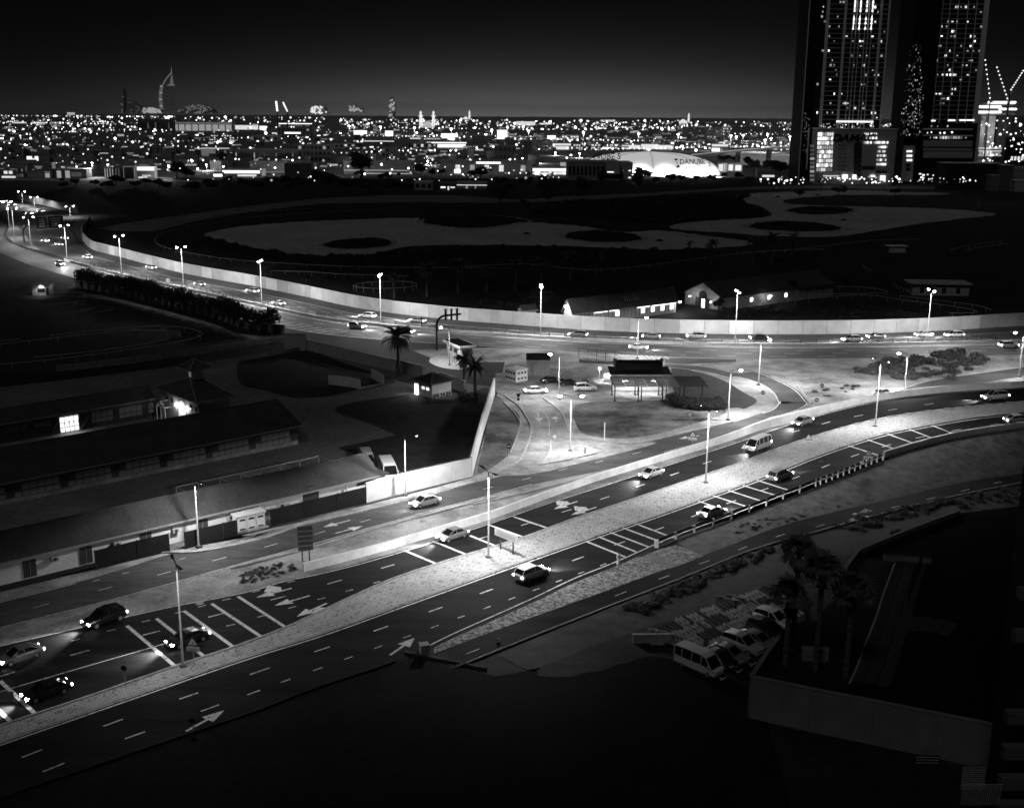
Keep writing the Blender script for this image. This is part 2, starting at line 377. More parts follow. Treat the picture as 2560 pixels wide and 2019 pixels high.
# loop ramp from the highway down to the service road
loopO = smooth(Q('7',(1560,1040),(1750,1052),(1950,1075),(2166,1120))+Q('8',(150,1440),(330,1510),(460,1580),(535,1660))+Q('d',(550,330),(480,372),(380,405)),6)
loopI = smooth(Q('7',(1560,1075),(1740,1090),(1940,1120),(2100,1160))+Q('8',(30,1480),(180,1530),(285,1600),(325,1680))+Q('d',(330,310),(290,365),(200,400)),6)
R_L = sheet('loop_ramp', GL(loopO,Z_ROAD+.02), GL(loopI,Z_ROAD+.02), M_dusty)
patch('loop_entry', GL(Q('7',(1560,1000),(2166,1002),(2166,1030),(1750,1052),(1560,1042))), M_dusty, z=Z_ROAD+.005)
patch('loop_hedge_bed', GL(smooth(Q('7',(1620,1080),(1800,1110),(1960,1150),(2100,1210))+Q('8',(60,1600),(150,1650))+Q('d',(140,330),(60,370))+Q('c',(1987,215),(1750,232),(1560,215),(1510,110)),3,True)), M_grass, z=Z_ZONE+.04)
# slip road upper right
slipU = Curve(Q('8',(1000,1620),(1200,1580),(1450,1510),(1800,1455),(2166,1405)))
slipL = Curve(Q('8',(1000,1650),(1280,1600),(1500,1580),(1900,1520),(2166,1475)))
R_S = road('slip_road', slipU, slipL, 2150, 2640, M_dusty, step=15)
# gravel wedge, crossing slab, gravel, dry bank beside the cycle path
sheet('gravel_bed', crv(lambda x: Alo(x)+8, 1085, 1592, 15, dz=.1, zf=zr), crv(Fup, 1085, 1592, 15, dz=.1), M_gravel, cuts=3)
patch('gravel_bed', GL([(1592,Alo(1592)+8),(1601,1391),(1672,1419),(1592,Fup(1592))],.1), M_gravel)
sheet('crossing_slab', GL(Q('c',(1250,1372),(1330,1335)),.16), GL(Q('c',(1470,1462),(1560,1432)),.12), mat('slab_concrete',.22,var=.3,scale=.6))
sheet('gravel_bed', GL(Q('c',(1330,1335),(1400,1308),(1530,1280)),.22), GL(Q('c',(1560,1432),(1640,1400),(1735,1362)),.11), M_gravel, cuts=3)
bank = [G(x, Alo(x)+10, zr(x)*.96+.02) for x in range(1690, 2660, 15)]; bankl = [G(x+50, Fup(x+50), .09) for x in range(1690, 2660, 15)]
sheet('grass_bank', bank, bankl, M_slope, cuts=4)
# near side: dark lot, soil bank, car park and vacant ground
patch('dark_lot', GL(Q('p',(-80,2025),(430,1852),(780,1730),(1036,1640),(1240,1690),(1500,1640),(1640,1640),(1890,1700),(2000,2100),(-80,2100))), M_lot, z=Z_ZONE)
patch('soil_bank', GL(Q('p',(1240,1636),(1500,1528),(1719,1444),(1870,1383),(1960,1358),(2200,1300),(2560,1225),(2560,1300),(2250,1345),(2100,1395),(2000,1440),(1900,1500),(1640,1560),(1420,1640),(1330,1680))), M_soil, z=Z_ZONE)
patch('vacant_ground', GL(jit(smooth(Q('p',(1340,1685),(1420,1640),(1640,1560),(1900,1500),(2000,1440),(2100,1395),(2160,1420),(2050,1600),(1890,1690),(1760,1650),(1640,1640),(1540,1665),(1430,1690)),5,True),1.5)), mat('tracked_sand', .036, var=.5, scale=.5, bump=.6, bscale=2, lo=.012, detail=8, stretch=(.2,1,1,rad(-25))), z=Z_ZONE+.02)

# ---- painted markings: one child per mark
def stripe(parent, a, b, w, name='lane_dash', zf=None, dz=Z_MARK):
    pa, pb = G(a[0],a[1],(zf(a[0]) if zf else 0)+dz), G(b[0],b[1],(zf(b[0]) if zf else 0)+dz)
    return ribbon(name, [pa, pb], w, M_paint, parent, 0.0)
def stripes(parent, r, segs, w, name='lane_dash', zf=None):
    for x0,y0,x1,y1 in segs: stripe(parent, Q1(r,x0,y0), Q1(r,x1,y1), w, name, zf)
def edge_line(parent, c, x0, x1, w, zf=None, name='edge_line', off=0.0):
    ribbon(name, crv(lambda x: c(x)+off, x0, x1, 15, dz=Z_MARK, zf=zf), w, M_paint, parent, 0.0)
edge_line(R_A, medA, -40, 2600, .22, zr, off=4.5)
edge_line(R_A, Alo, 1075, 2600, .2, zr, off=-3.0)
edge_line(R_B, medB, -40, 2600, .2, zr, off=-2.5)
edge_line(R_B, Bup, -40, 2600, .22, zr, off=2.0)
edge_line(R_C, Clo, -40, 1330, .16, off=-1.5)
edge_line(R_C, Cup, -40, 190, .14, off=2)
edge_line(R_C, Clo, 1660, 1850, .16, off=-10)
stripes(R_B,'e',[(450,733,570,700),(910,605,1020,577),(1330,490,1425,465),(0,868,95,838)],.22,zf=zr)
stripes(R_B,'f',[(258,335,388,302),(740,200,862,165),(1190,68,1306,35)],.2,zf=zr)
stripes(R_B,'c',[(0,1228,55,1212),(318,1127,392,1105),(633,1025,710,1002),(932,925,1003,902),(1212,828,1280,806),(1478,738,1544,716),(1730,648,1795,628)],.2,zf=zr)
stripes(R_B,'d',[(420,542,477,527),(645,480,707,463),(888,425,955,411),(1145,377,1212,366),(1418,336,1486,326),(1698,303,1770,296)],.22,zf=zr)
stripes(R_B,'e',[(680,580,737,567),(455,641,510,628),(905,521,957,509),(1117,465,1170,453),(1265,425,1313,413),(1420,382,1472,371),(1443,547,1500,534)],.16,zf=zr)
stripes(R_B,'f',[(148,480,215,463),(408,405,475,387),(656,331,722,315),(895,262,957,246),(1125,193,1187,178),(1347,127,1407,110),(1565,60,1620,45),(105,268,170,253),(402,187,462,173)],.16,zf=zr)
stripes(R_B,'e',[(0,965,540,806),(540,806,1075,652)],.16,'solid_line',zf=zr)
stripes(R_B,'p',[(317,1563,441,1667),(391,1545,513,1642),(460,1526,586,1618),(529,1508,655,1592),(595,1490,717,1569),(1011,1375,1094,1410),(1083,1352,1167,1386),(1175,1338,1239,1364),(1221,1311,1306,1341),(1284,1291,1371,1320),(0,1701,88,1783),(-20,1760,29,1804)],.42,'rumble_bar',zf=zr)
stripes(R_A,'c',[(820,1248,1125,1370),(920,1213,1215,1333),(1010,1180,1315,1295),(1110,1145,1415,1258),(1200,1110,1500,1222)],.4,'rumble_bar',zf=zr)
stripes(R_A,'p',[(1744,1251,1840,1285),(1780,1237.6,1880,1270),(1817,1224,1913,1255),(1852,1211,1953,1242),(1890,1199,1985,1229)],.4,'rumble_bar',zf=zr)
stripes(R_A,'d',[(845,642,1110,728),(990,598,1245,685),(1140,555,1385,642),(1305,520,1530,607),(1475,490,1685,573)],.4,'rumble_bar',zf=zr)
stripes(R_A,'e',[(137,1385,272,1332),(660,1185,785,1139),(1145,1012,1265,971),(1595,857,1720,812),(273,1475,410,1420),(797,1265,925,1220),(1282,1090,1398,1048),(1578,985,1660,955)],.2,zf=zr)
stripes(R_A,'f',[(82,965,225,915),(628,773,758,730),(1130,598,1252,556),(1597,435,1712,395),(2030,281,2138,243)],.2,zf=zr)
stripes(R_A,'f',[(345,1032,427,1002),(618,933,695,905),(880,837,955,812),(1137,745,1202,720),(1382,655,1445,633),(1617,571,1678,548),(1843,487,1902,467),(2063,409,2120,387)],.16,zf=zr)
stripes(R_A,'c',[(222,1702,273,1683),(410,1632,460,1614),(590,1565,637,1548),(765,1500,810,1485),(933,1440,980,1421)],.16,zf=zr)
stripes(R_A,'c',[(717,1400,805,1368),(1043,1279,1125,1250),(1360,1163,1427,1140),(1640,1060,1712,1034),(1913,957,1987,932)],.2,zf=zr)
stripes(R_A,'d',[(190,980,243,961),(420,893,478,872),(645,808,703,784),(865,726,925,706),(1100,652,1165,634),(1352,586,1420,573),(1620,532,1693,520),(1910,488,1985,478)],.2,zf=zr)
stripes(R_F,'f',[(1908,793,2025,747)],.13)
stripes(R_F,'c',[(1050,1673,1138,1638),(1388,1543,1473,1513),(1703,1425,1783,1398)],.13)
stripes(R_F,'d',[(15,1426,85,1400),(297,1327,370,1306),(598,1252,672,1232),(887,1176,942,1162),(1167,1109,1235,1094),(1433,1047,1503,1030),(1690,985,1755,970),(1940,925,1995,914)],.13)
stripes(R_C,'e',[(213,430,312,403),(628,320,717,297),(1003,222,1090,199),(1358,130,1445,107),(590,262,637,250),(780,214,825,203),(1140,122,1185,110)],.14)
stripes(R_C,'b',[(190,1294,290,1268),(580,1194,662,1171),(932,1101,1015,1078),(1890,845,1960,828)],.14)
stripes(R_C,'c',[(325,772,395,756),(1182,574,1250,557),(610,700,680,684),(893,640,955,625),(30,845,100,826)],.14)
def arrow(parent, r, tail, tip, zf=None, w=.28, head=(1.0,2.6), name='lane_arrow', barb=None):
    a, b = Q1(r,*tail), Q1(r,*tip); z = (zf(a[0]) if zf else 0)+Z_MARK+.004
    A, B = G(*a,z), G(*b,z); d = (B-A).normalized(); n = Vector((-d.y,d.x,0)); L = (B-A).length; h = min(head[1], L*.45); C = B-d*h
    vs = [A+n*w/2, A-n*w/2, C-n*w/2, C-n*head[0]/2*1.6, B, C+n*head[0]/2*1.6, C+n*w/2]; fs = [(0,1,2,6),(2,3,4),(2,4,6),(4,5,6)]
    if barb:
        s = barb; P0 = C-d*1.2; P1 = P0+n*s*1.0+d*.4
        vs += [P0, P0+d*.6, P1+d*1.4, P1-d*.9, P1+d*.1+n*s*1.5]; fs += [(7,8,9,10) , (9,11,10)]
    MB().add(vs, fs).build(name, M_paint, parent)
arrow(R_A,'e',(1187,1217),(1432,1083),zr); arrow(R_A,'f',(1270,800),(1478,655),zr)
arrow(R_B,'f',(590,298),(290,383),zr); arrow(R_B,'f',(735,362),(480,475),zr,barb=1); arrow(R_B,'f',(437,235),(135,315),zr,barb=-1)
arrow(R_B,'c',(755,940),(575,1000),zr,barb=-1); arrow(R_B,'c',(903,985),(710,1045),zr,barb=-1)
arrow(R_C,'b',(855,1085),(645,1140)); arrow(R_C,'b',(740,1187),(955,1130)); arrow(R_C,'c',(1700,430),(1545,455))
arrow(side,'c',(450,250),(458,322),w=.2); arrow(side,'c',(590,325),(582,280),w=.2)
# two bicycle symbols on the cycle path
def bike(cx, cy_, s):
    mb = MB()
    c = G(*Q1('d',cx,cy_),Z_MARK); ax = (G(*Q1('d',cx+60,cy_-13),Z_MARK)-c).normalized()*s; ay = Vector((-ax.y,ax.x,0)); 
    def W(u,v): return c+ax*u+ay*v
    def ring(u,v,r):
        k = 14
        for i in range(k):
            a0,a1 = 2*PI*i/k, 2*PI*(i+1)/k
            mb.add([W(u+r*math.cos(t)*q,v+r*math.sin(t)*q) for t,q in ((a0,1),(a1,1),(a1,.78),(a0,.78))],[(0,1,2,3)])
    ring(-.55,0,.4); ring(.55,0,.4)
    for p,q in (((-.55,0),(-.1,.5)),((-.1,.5),(.45,.5)),((.45,.5),(.55,0)),((.05,0),(.45,.5)),((-.55,0),(.05,0)),((-.1,.5),(.05,0)),((.45,.5),(.55,.75)),((.55,.75),(.75,.75))):
        P,R = W(*p),W(*q); d=(R-P).normalized(); n=Vector((-d.y,d.x,0))*.045
        mb.add([P+n,P-n,R-n,R+n],[(0,1,2,3)])
    mb.build('bicycle_symbol', M_paint, R_F)
bike(980,1134,1); bike(885,1200,1)
arrow(R_F,'d',(945,1143),(870,1160),w=.1,head=(.4,1)); arrow(R_F,'d',(935,1186),(1000,1170),w=.1,head=(.4,1))
# loop ramp and side street lines
ribbon('edge_line', GL(loopI,Z_MARK+.02), .22, M_paint, R_L, .0); ribbon('edge_line', GL([(x+(a-x)*.08,y+(b-y)*.08) for (x,y),(a,b) in zip(loopO,loopI)],Z_MARK+.02), .22, M_paint, R_L, .0)
ribbon('edge_line', crv(slipU,2180,2600,15,dz=Z_MARK), .25, M_paint, R_S, 0.0); ribbon('edge_line', crv(slipL,2260,2600,15,dz=Z_MARK), .2, M_paint, R_S, 0.0)
ribbon('centre_line', GL(smooth(Q('c',(490,240),(525,290),(538,360),(535,430)),5),Z_ROAD+.03), .12, M_paint, side, 0.0)
# kerbs of the side street and service road
def px_kerb(owner, pts, L=2.0, w=.3, h=.2, z=Z_ROAD):
    kerbs('kerb_stone', GL(smooth(pts,5),z), owner, w, h, L)
px_kerb(side, Q('c',(80,745),(200,690),(310,620),(370,500),(397,375),(350,270),(300,200),(190,120)))
px_kerb(side, Q('c',(500,150),(590,215),(640,270),(672,340),(690,390),(710,420)))
px_kerb(side, Q('c',(548,480),(545,560),(492,655)), 1.6); px_kerb(side, Q('c',(492,655),(700,618)), 1.6); px_kerb(side, Q('c',(780,598),(940,560)), 1.6)
px_kerb(side, Q('c',(195,185),(270,260),(312,335),(290,430),(230,580)), 2.4, .2)
px_kerb(R_C, Q('c',(1110,488),(1250,487),(1500,432),(1700,386),(1987,318)), 2.4)
px_kerb(R_C, Q('e',(1080,82),(1280,75),(1634,5))+Q('b',(470,1132),(1000,1008),(1500,888),(1850,786)), 2.6)
px_kerb(R_C, Q('b',(0,1445),(600,1290),(1000,1170),(1987,905)), 2.6)
px_kerb(R_C, Q('c',(0,955),(450,850),(990,712)), 2.6)
px_kerb(R_L, Q('8',(470,1560),(550,1660))+Q('d',(552,330),(530,352)), 1.6)
kerbs('kerb_stone', GL([(x,Alo(x)+2) for x in range(-20,1040,60)],Z_ROAD), R_A, .24, .14, 3.0, m=mat('dark_kerb',.012))
kerbs('kerb_stone', GL([(1037,1636),(1120,1652),(1235,1676)],.03), R_A, .3, .2, 2.4, m=M_soil)
px_kerb(R_F, [(x,Flo(x)) for x in range(1170,2560,60)], 3.0, .15, .12)
# drain covers
for r,x,y,own in (('b',1420,1090,R_C),('c',350,848,R_C),('e',1275,403,R_B),('e',140,535,R_C),('d',640,762,R_A)):
    q = Q1(r,x,y); MB().lathe([(.5,0),(.5,.03)],n=10).build('manhole_cover', mat('cast_iron',.25,.6,var=.3,scale=8) if own!=R_A else mat('dark_iron',.02,.6), own, G(*q,Z_MARK+(zr(q[0]) if own in (R_A,R_B) else 0)))

# ---- highway
wallB = Curve(Q('p',(207,601),(225,620),(260,632),(296,641),(370,661),(455,682),(640,716),(770,743),(896,770),(1088,795),(1240,808),(1495,826),(1700,833),(1840,835),(2139,834),(2339,827),(2560,814)))
Hmed = Curve(Q('p',(171,652),(230,667),(295,684),(461,721),(640,760),(807,795),(955,813),(1200,833),(1495,851),(1840,862),(2100,862),(2305,859),(2560,853)))
H1u = lambda x: wallB(x)+9+ (6 if x<900 else 3)
H2l = Curve(Q('p',(50,655),(186,695),(300,727),(450,765),(600,797),(715,820),(807,835),(1014,854),(1240,867),(1445,881),(1673,893),(1840,898),(2139,897),(2560,888)))
R_H1 = sheet('far_carriageway', crv(H1u,200,2640,15,z=Z_ROAD), crv(lambda x: Hmed(x)-4,200,2640,15,z=Z_ROAD), M_asph_pale)
R_H2 = sheet('near_carriageway', crv(lambda x: Hmed(x)+4,60,2640,15,z=Z_ROAD), crv(H2l,60,2640,15,z=Z_ROAD), M_asph_pale)
hmed_o = sheet('highway_median', crv(lambda x: Hmed(x)-4,160,2640,15,z=.16), crv(lambda x: Hmed(x)+4,160,2640,15,z=.16), M_dustyside)
sheet('wall_verge', crv(lambda x: wallB(x)-1,207,2640,15,z=Z_ZONE), crv(H1u,207,2640,15,z=Z_ZONE), mat('dusty_verge',.11,var=.5,scale=.3,lo=.05,bump=.4,bscale=4))
patch('highway_bend', GL(Q('5',(700,655),(650,600),(600,500),(520,410),(400,335),(150,255),(-60,200),(-60,345),(60,395),(140,450),(230,560),(340,665),(500,715),(690,765))), M_asph_pale, z=Z_ROAD-.012)
patch('highway_bend', GL(Q('5',(600,770),(400,710),(180,640),(60,585),(28,530),(60,450),(-60,375),(-60,660),(170,755),(400,820))), M_asph_pale, z=Z_ROAD-.014)
patch('gore_paving', GL(Q('5',(340,665),(230,560),(140,450),(75,400),(82,450),(48,540),(120,600),(230,640))), mat('gore_sand',.3,var=.3,scale=.1,lo=.18), z=Z_ROAD)
patch('merging_road', GL(Q('5',(600,480),(640,412),(760,425),(730,470),(700,520),(690,600))), M_dusty, z=Z_ROAD-.02)
patch('overpass_road', GL(Q('1',(-80,1000),(700,1003),(1720,1015),(1720,1032),(700,1022),(-80,1020))), mat('lit_road',.3,var=.2,scale=.05), z=.06)  # one even pale tone along the far road
edge_line(R_H1, H1u, 215, 2600, .3, off=1.5); edge_line(R_H1, Hmed, 190, 2600, .3, off=-5.5)
edge_line(R_H2, Hmed, 190, 2600, .45, off=6.0); edge_line(R_H2, H2l, 190, 2600, .3, off=-1.2)
def dashes(parent, lo, hi, fr, x0, x1, per, L, w=.2, ph=0.0):
    for f in fr:
        pts = crv(mixc(lo,hi,f),x0,x1,12,z=Z_MARK); 
        W_ = walk(pts, per, ph+f*per*.7)
        me = MB().add([(-L/2,-w/2,0),(L/2,-w/2,0),(L/2,w/2,0),(-L/2,w/2,0)],[(0,1,2,3)]).mesh('lane_dash',M_paint)
        for p,a in W_: inst('lane_dash', me, parent, p, (0,0,a))
dashes(R_H1, lambda x:H1u(x), lambda x:Hmed(x)-4, (.28,.52,.76), 230, 2600, 12, 4.2)
dashes(R_H2, lambda x:Hmed(x)+4, H2l, (.3,.53,.76), 150, 2600, 12, 4.2)
# hatched gore areas
def hatch(parent, c0, c1, x0, x1, n, lean):
    for i in range(n):
        x = x0+(x1-x0)*i/(n-1)
        ribbon('hatch_bar', GL([(x,c0(x)),(x+lean,c1(x+lean))],Z_MARK+.004), .35, M_paint, parent, 0.0)
hatch(R_H2, mixc(lambda x:Hmed(x)+4,H2l,.55), lambda x: H2l(x)-1.5, 735, 870, 7, -55)
hatch(R_H2, lambda x: H2l(x)-.8, lambda x: H2l(x)+4.5, 1545, 1660, 11, 12)
hatch(R_H1, lambda x:H1u(x)+2, mixc(H1u,Hmed,.4), 1000, 1090, 3, -45)
# ================================================================== walls and barriers in panels
def panel_wall(name, pts, h, L, w, m, label, cat='wall', cap=False, z0=-.1, gap=.03, group=None, coping=None, alt=None):
    """a wall whose panels are single parts"""
    t = thing(name, pts[0], label, cat, group); o0 = pts[0]
    tot = sum((b-a).length for a,b in zip(pts[:-1],pts[1:])); n = max(1, round(tot/L)); step = tot/n
    st = walk(pts, step*.99999)
    for (p,_),(q,_) in zip(st[:-1], st[1:]):
        mb = MB(); d = (q-p); g = d.normalized()*gap/2
        wall_mb([p+g-o0, q-g-o0], w*random.uniform(.96,1.04), z0, h, mb).build('wall_panel', random.choice(alt) if alt else m, t)
    core = wall_mb([p-o0 for p,_ in st], w*.5, z0, h-.05).build('panel_joint', mat('joint_shadow',.12), t)  # dark core seen in the gaps between panels
    if coping: wall_mb([p-o0 for p,_ in st], w*1.3, h, h+coping).build('coping', m, t)
    return t
wpts = crv(wallB, 207, 2640, 12, z=0)
WH = 3.6
panel_wall('boundary_wall', wpts, WH, 6.6, .3, M_white, 'long curved white panel wall along the far side of the highway', coping=.08, gap=.09, alt=[M_white, mat('white_render_worn',.7,famt=.1,var=.3,scale=.25,lo=.5,detail=9), mat('white_render_grey',.6,famt=.12,var=.3,scale=.3,lo=.42,detail=9)])
panel_wall('boundary_wall', GL(Q('5',(700,575),(694,540),(712,500),(750,455),(765,425))), 3.6, 6, .3, M_wallgrey, 'grey end of the highway wall curving back to the racecourse gate')
panel_wall('boundary_wall', GL(smooth(Q('5',(152,232),(300,265),(470,305),(655,348)),4)), 4.0, 8, .3, M_wallgrey, 'separate pale wall above the highway bend at far left')
panel_wall('concrete_barrier', crv(barB, 758, 2640, 8, zf=zr), 1.15, 2.9, .35, M_conc, 'white concrete barrier between the service road and the ramp', 'barrier', coping=None, z0=-4.5)
# parapet on retaining wall, right
par = [G(x, Alo(x)+1, zr(x)) for x in range(2209, 2660, 12)]
panel_wall('parapet', par, 1.0, 2.7, .3, M_conc, 'concrete parapet along the ramp at far right', 'parapet', z0=.0)
rt = thing('retaining_wall', par[0]+Vector((0,0,-.02)), 'block retaining wall under the ramp parapet at far right', 'wall')
o0 = par[0]
for row in range(4):
    for i,((p,a),(q,b)) in enumerate(zip(walk(par,2.2,.0 if row%2 else 1.1)[:-1], walk(par,2.2,.0 if row%2 else 1.1)[1:])):
        g=(q-p).normalized()*.03; zt = -.06-row*1.0
        if p.z+zt-.4 < 0: continue
        wall_mb([p+g-o0,q-g-o0], random.uniform(.2,.26), zt-.95, zt).build('stone_block', M_wallgrey, rt)
wall_mb([p-o0 for p in par], .12, -4.4, -.04).build('wall_core', mat('joint_shadow',.12), rt)
# compound walls (stables)
M_cream = mat('cream_render', .46, famt=.1, var=.18, scale=.4, bump=.05, bscale=8, detail=8)
def hwall(pts_base, top_at, label, L=4.0, m=M_cream, name='compound_wall', w=.25, coping=.06):
    b = GL(pts_base); h = hgt(b[0], top_at); return panel_wall(name, b, h, L, w, m, label, coping=coping), h
hwall(Q('b',(978,950),(1240,880),(1797,748)), Q1('b',978,800)[1], 'white compound wall beside the service road with a lamp shadow on it', 4.2, M_white)
hwall(Q('b',(1797,750),(1880,420),(1975,110)), Q1('b',1775,590)[1], 'white compound wall running back from the road corner to the palms', 5.0, M_white)
hwall(Q('6',(375,930),(560,935)), Q1('6',375,835)[1]-14, 'short wall step below the dark row of clipped trees', 4, M_cream)
hwall(Q('6',(560,930),(1000,1040),(1545,1165)), Q1('6',560,850)[1]-4, 'grey compound wall below the highway with tall palm before it', 5, M_cream)
hwall(Q('6',(1690,1215),(1900,1290)), Q1('6',1690,1118)[1], 'short grey wall behind the guardhouse', 4, M_cream)
# two parallel low walls with fence across the left field
hwall(Q('5',(480,1690),(1100,1620),(1700,1535),(2166,1462))+Q('6',(380,860)), Q('5',(480,1690))[0][1]-15, 'upper low grey wall across the dark field at left', 6, M_wallgrey)
hwall(Q('a',(0,300),(700,215),(1400,130),(1918,50))+Q('6',(200,990),(550,925)), Q1('a',0,283)[1]-4, 'lower low grey wall across the field above the stables', 6, M_wallgrey)
# fence with posts on it
def rail_fence(name, pts, h, step, label, rails=(1.0,), m=None, pr=.05, rr=.05, cat='fence', group=None, lean=0):
    m = m or mat('white_rail',.6,.5); t = thing(name, pts[0], label, cat, group); o0 = pts[0]
    pm = MB().tube((0,0,0),(0,0,h),pr,pr,5).mesh('post', m)
    for p,a in walk(pts, step): inst('post', pm, t, p-o0)
    for k in rails:
        MB().path([p-o0+Vector((0,0,h*k)) for p in pts], rr, 5).build('rail', m, t)
    return t
M_darkmetal = mat('dark_metal', .03, .5, metal=.0, spec=.5)
rail_fence('wire_fence', GL(Q('5',(480,1695),(1100,1640),(1700,1560),(2166,1490))), 2.2, 3.4, 'thin dark fence on the low wall across the left field', (1.0,.5), mat('fence_grey',.12), .06,.03)
rail_fence('wire_fence', GL(Q('6',(0,950),(250,915),(545,880))), 2.0, 3.2, 'short fence at the wall corner below the clipped trees', (1.0,.5), mat('fence_grey',.12), .06,.03)
# highway central fence
fp = crv(Hmed, 175, 2600, 12, z=.16)
cf = thing('median_fence', fp[0], 'low dark mesh fence along the highway median', 'fence'); o0=fp[0]
pm = MB().box((0,0,.75),(.1,.1,1.5)).mesh('post', M_darkmetal)
for p,a in walk(fp,4.0): inst('post',pm,cf,p-o0,(0,0,a))
for k in (.35,.85,1.4): MB().path([p-o0+Vector((0,0,k)) for p in fp],.035,4).build('rail',M_darkmetal,cf)
panel_wall('median_barrier', [p+Vector((0,0,0)) for p in crv(lambda x:Hmed(x)+3,175,2640,14,z=.1)], .75, 7.5, .3, M_conc, 'low white concrete kerb barrier along the highway median', 'barrier')
# guardrail below the ramp
gp = [G(x, Alo(x)+6, zr(x)) for x in range(1641, 2212, 10)]
gr = thing('guardrail', gp[0], 'steel crash guardrail along the grass bank edge of the ramp', 'guardrail'); o0=gp[0]
M_galv = mat('galvanised_steel', .5, .45, metal=.3, var=.2, scale=2)
pm = MB().box((0,0,.45),(.16,.2,1.1)).mesh('post', mat('post_white',.7,.5))
for i,(p,a) in enumerate(walk(gp, 4.0, .3)): 
    if p.x < G(2030,1210).x: inst('post',pm,gr,p-o0,(0,0,a))
for p,a in walk(gp, 1.5): 
    if p.x >= G(2030,1210).x: inst('post',pm,gr,p-o0,(0,0,a))
mb=MB()
for a,b in zip(gp[:-1],gp[1:]):
    for z,w in ((.62,.0),(.78,.05),(.94,.0)):
        n=Vector((-(b-a).y,(b-a).x,0)).normalized()*(.14+w)
        mb.bar(a-o0+n+Vector((0,0,z)),b-o0+n+Vector((0,0,z)),.04,.15)
mb.build('beam', mat('dark_beam',.09,.5), gr)
MB().box((0,0,.5),(.5,.5,1.1)).build('terminal_end', M_conc, gr)
# ================================================================== street lamps
M_pole = mat('lamp_pole', .13, .5, var=.15, scale=1)
M_lens = glow('lamp_lens', 60)
M_head = mat('lamp_head', .06, .5)
LP = {}
def lamp_mesh(h, arms, reach, tilt, bowl):
    """meshes for one lamp: pole, arms with heads, lenses"""
    k = (round(h,1), arms, bowl)
    if k in LP: return LP[k]
    pole = MB().lathe([(.26,0),(.26,.35),(.14,.36),(.075,h)], n=8).mesh('pole', M_pole, True)
    base = MB().box((0,0,.12),(.7,.7,.24)).mesh('base', M_darkmetal)
    sides = {'twin':(1,-1),'right':(1,),'left':(-1,)}[arms]; ar, hd, ln = [], [], []
    for s in sides:
        ar.append(MB().path([(0,0,h-.05),(s*reach*.5,0,h+.14),(s*reach,0,h+.2)],.05,6).mesh('arm', M_pole))
        mb = MB(); x0, x1 = s*reach*.95, s*(reach+1.0); z = h+.2
        mb.add([(x0,-.12,z-.08),(x0,.12,z-.08),(x1,.2,z+.02),(x1,-.2,z+.02),(x0,-.08,z+.06),(x0,.08,z+.06),(x1-s*.1,.14,z+.14),(x1-s*.1,-.14,z+.14)],
               [(0,1,2,3),(4,7,6,5),(0,4,5,1),(1,5,6,2),(2,6,7,3),(3,7,4,0)])
        hd.append(mb.mesh('lamp_head', M_head))
        xc = s*(reach+.6); d = .32 if bowl else .02; r = .36 if bowl else .13
        ln.append(MB().lathe([(.12,-d),(r*.8,-d*.7),(r,0)], (xc,0,z-.06 if bowl else z-.04), 10).mesh('lens', M_lens, True))
    LP[k] = (pole, base, ar, hd, ln, sides); return LP[k]
def lamp(base, top, arms, label, power=4000, rz=0.0, bowl=True, zf=None, reach=1.3, group='street lamps', blend=.25, cone=166):
    z = (zf(base[0]) if zf else 0.0)+.05
    b = G(base[0], base[1], z); h = hgt(b, top)
    pole, bs, ar, hd, ln, sides = lamp_mesh(h, arms, reach, 0, bowl)
    t = thing('street_lamp', b, label, 'street lamp', group, rz)
    inst('pole', pole, t); inst('base', bs, t)
    for a, hh, l in zip(ar, hd, ln):
        inst('arm', a, t); H = inst('lamp_head', hh, t); inst('lens', l, H)
    for s in sides:
        if power <= 0: break
        L = bpy.data.lights.new('lamp_light','SPOT'); L.energy = 1.7*power/len(sides); L.spot_size = rad(cone); L.spot_blend = blend; L.shadow_soft_size = .25
        o = bpy.data.objects.new('lamp_light', L); o.location = (s*(reach+.6),0,h-.35); link(o, t)
    return t
DG = rad(28)   # heading of the near roads
# near dual carriageway
lamp((458,1668),1410,'twin','tall twin lamp with dark hoods, nearest in the left foreground',1500,DG+PI/2,False)
lamp((1221,1395),1180,'twin','twin lamp on the paved median beside the two-legged sign',9000,DG+PI/2,False)
lamp((1764,1208),1023,'twin','twin lamp on the paved median, centre right before the infield',9000,DG+PI/2,False,zr)
lamp((2188,1067),903,'twin','twin lamp on the paved median at right, near the ramp bend',9000,DG+PI/2,False,zr)
lamp((1425,1128),990,'twin','twin lamp on the sandy triangle island of the side street',8000,0,True)
# service road and yards
lamp((497,1368),1203,'right','single lamp before the long tiled roof at left',3200,-DG-.3,False)
lamp((1014,1240),1090,'right','single lamp by the white compound wall casting its shadow',6500,-.2,False)
lamp((1124,913),819,'left','single lamp between the booth and the pair of palms',2600,0,True)
lamp((1397,998),886,'left','single lamp standing by the parked cars in the sandy yard',4500,0,True)
lamp((1820,1050),926,'right','single lamp at the right end of the infield before the loop ramp',8500,0,True)
lamp((1593,896),794,'right','single lamp rising behind the dark roofed pavilion',5200,0,True)
lamp((1896,962),850,'right','single lamp on the outer kerb of the loop ramp',7500,0,True)
lamp((2261,979),884,'left','single lamp on the sand beside the slip road',7500,0,True)
lamp((2547,942),832,'left','single lamp on the slip road at the right picture edge',4600,0,True)
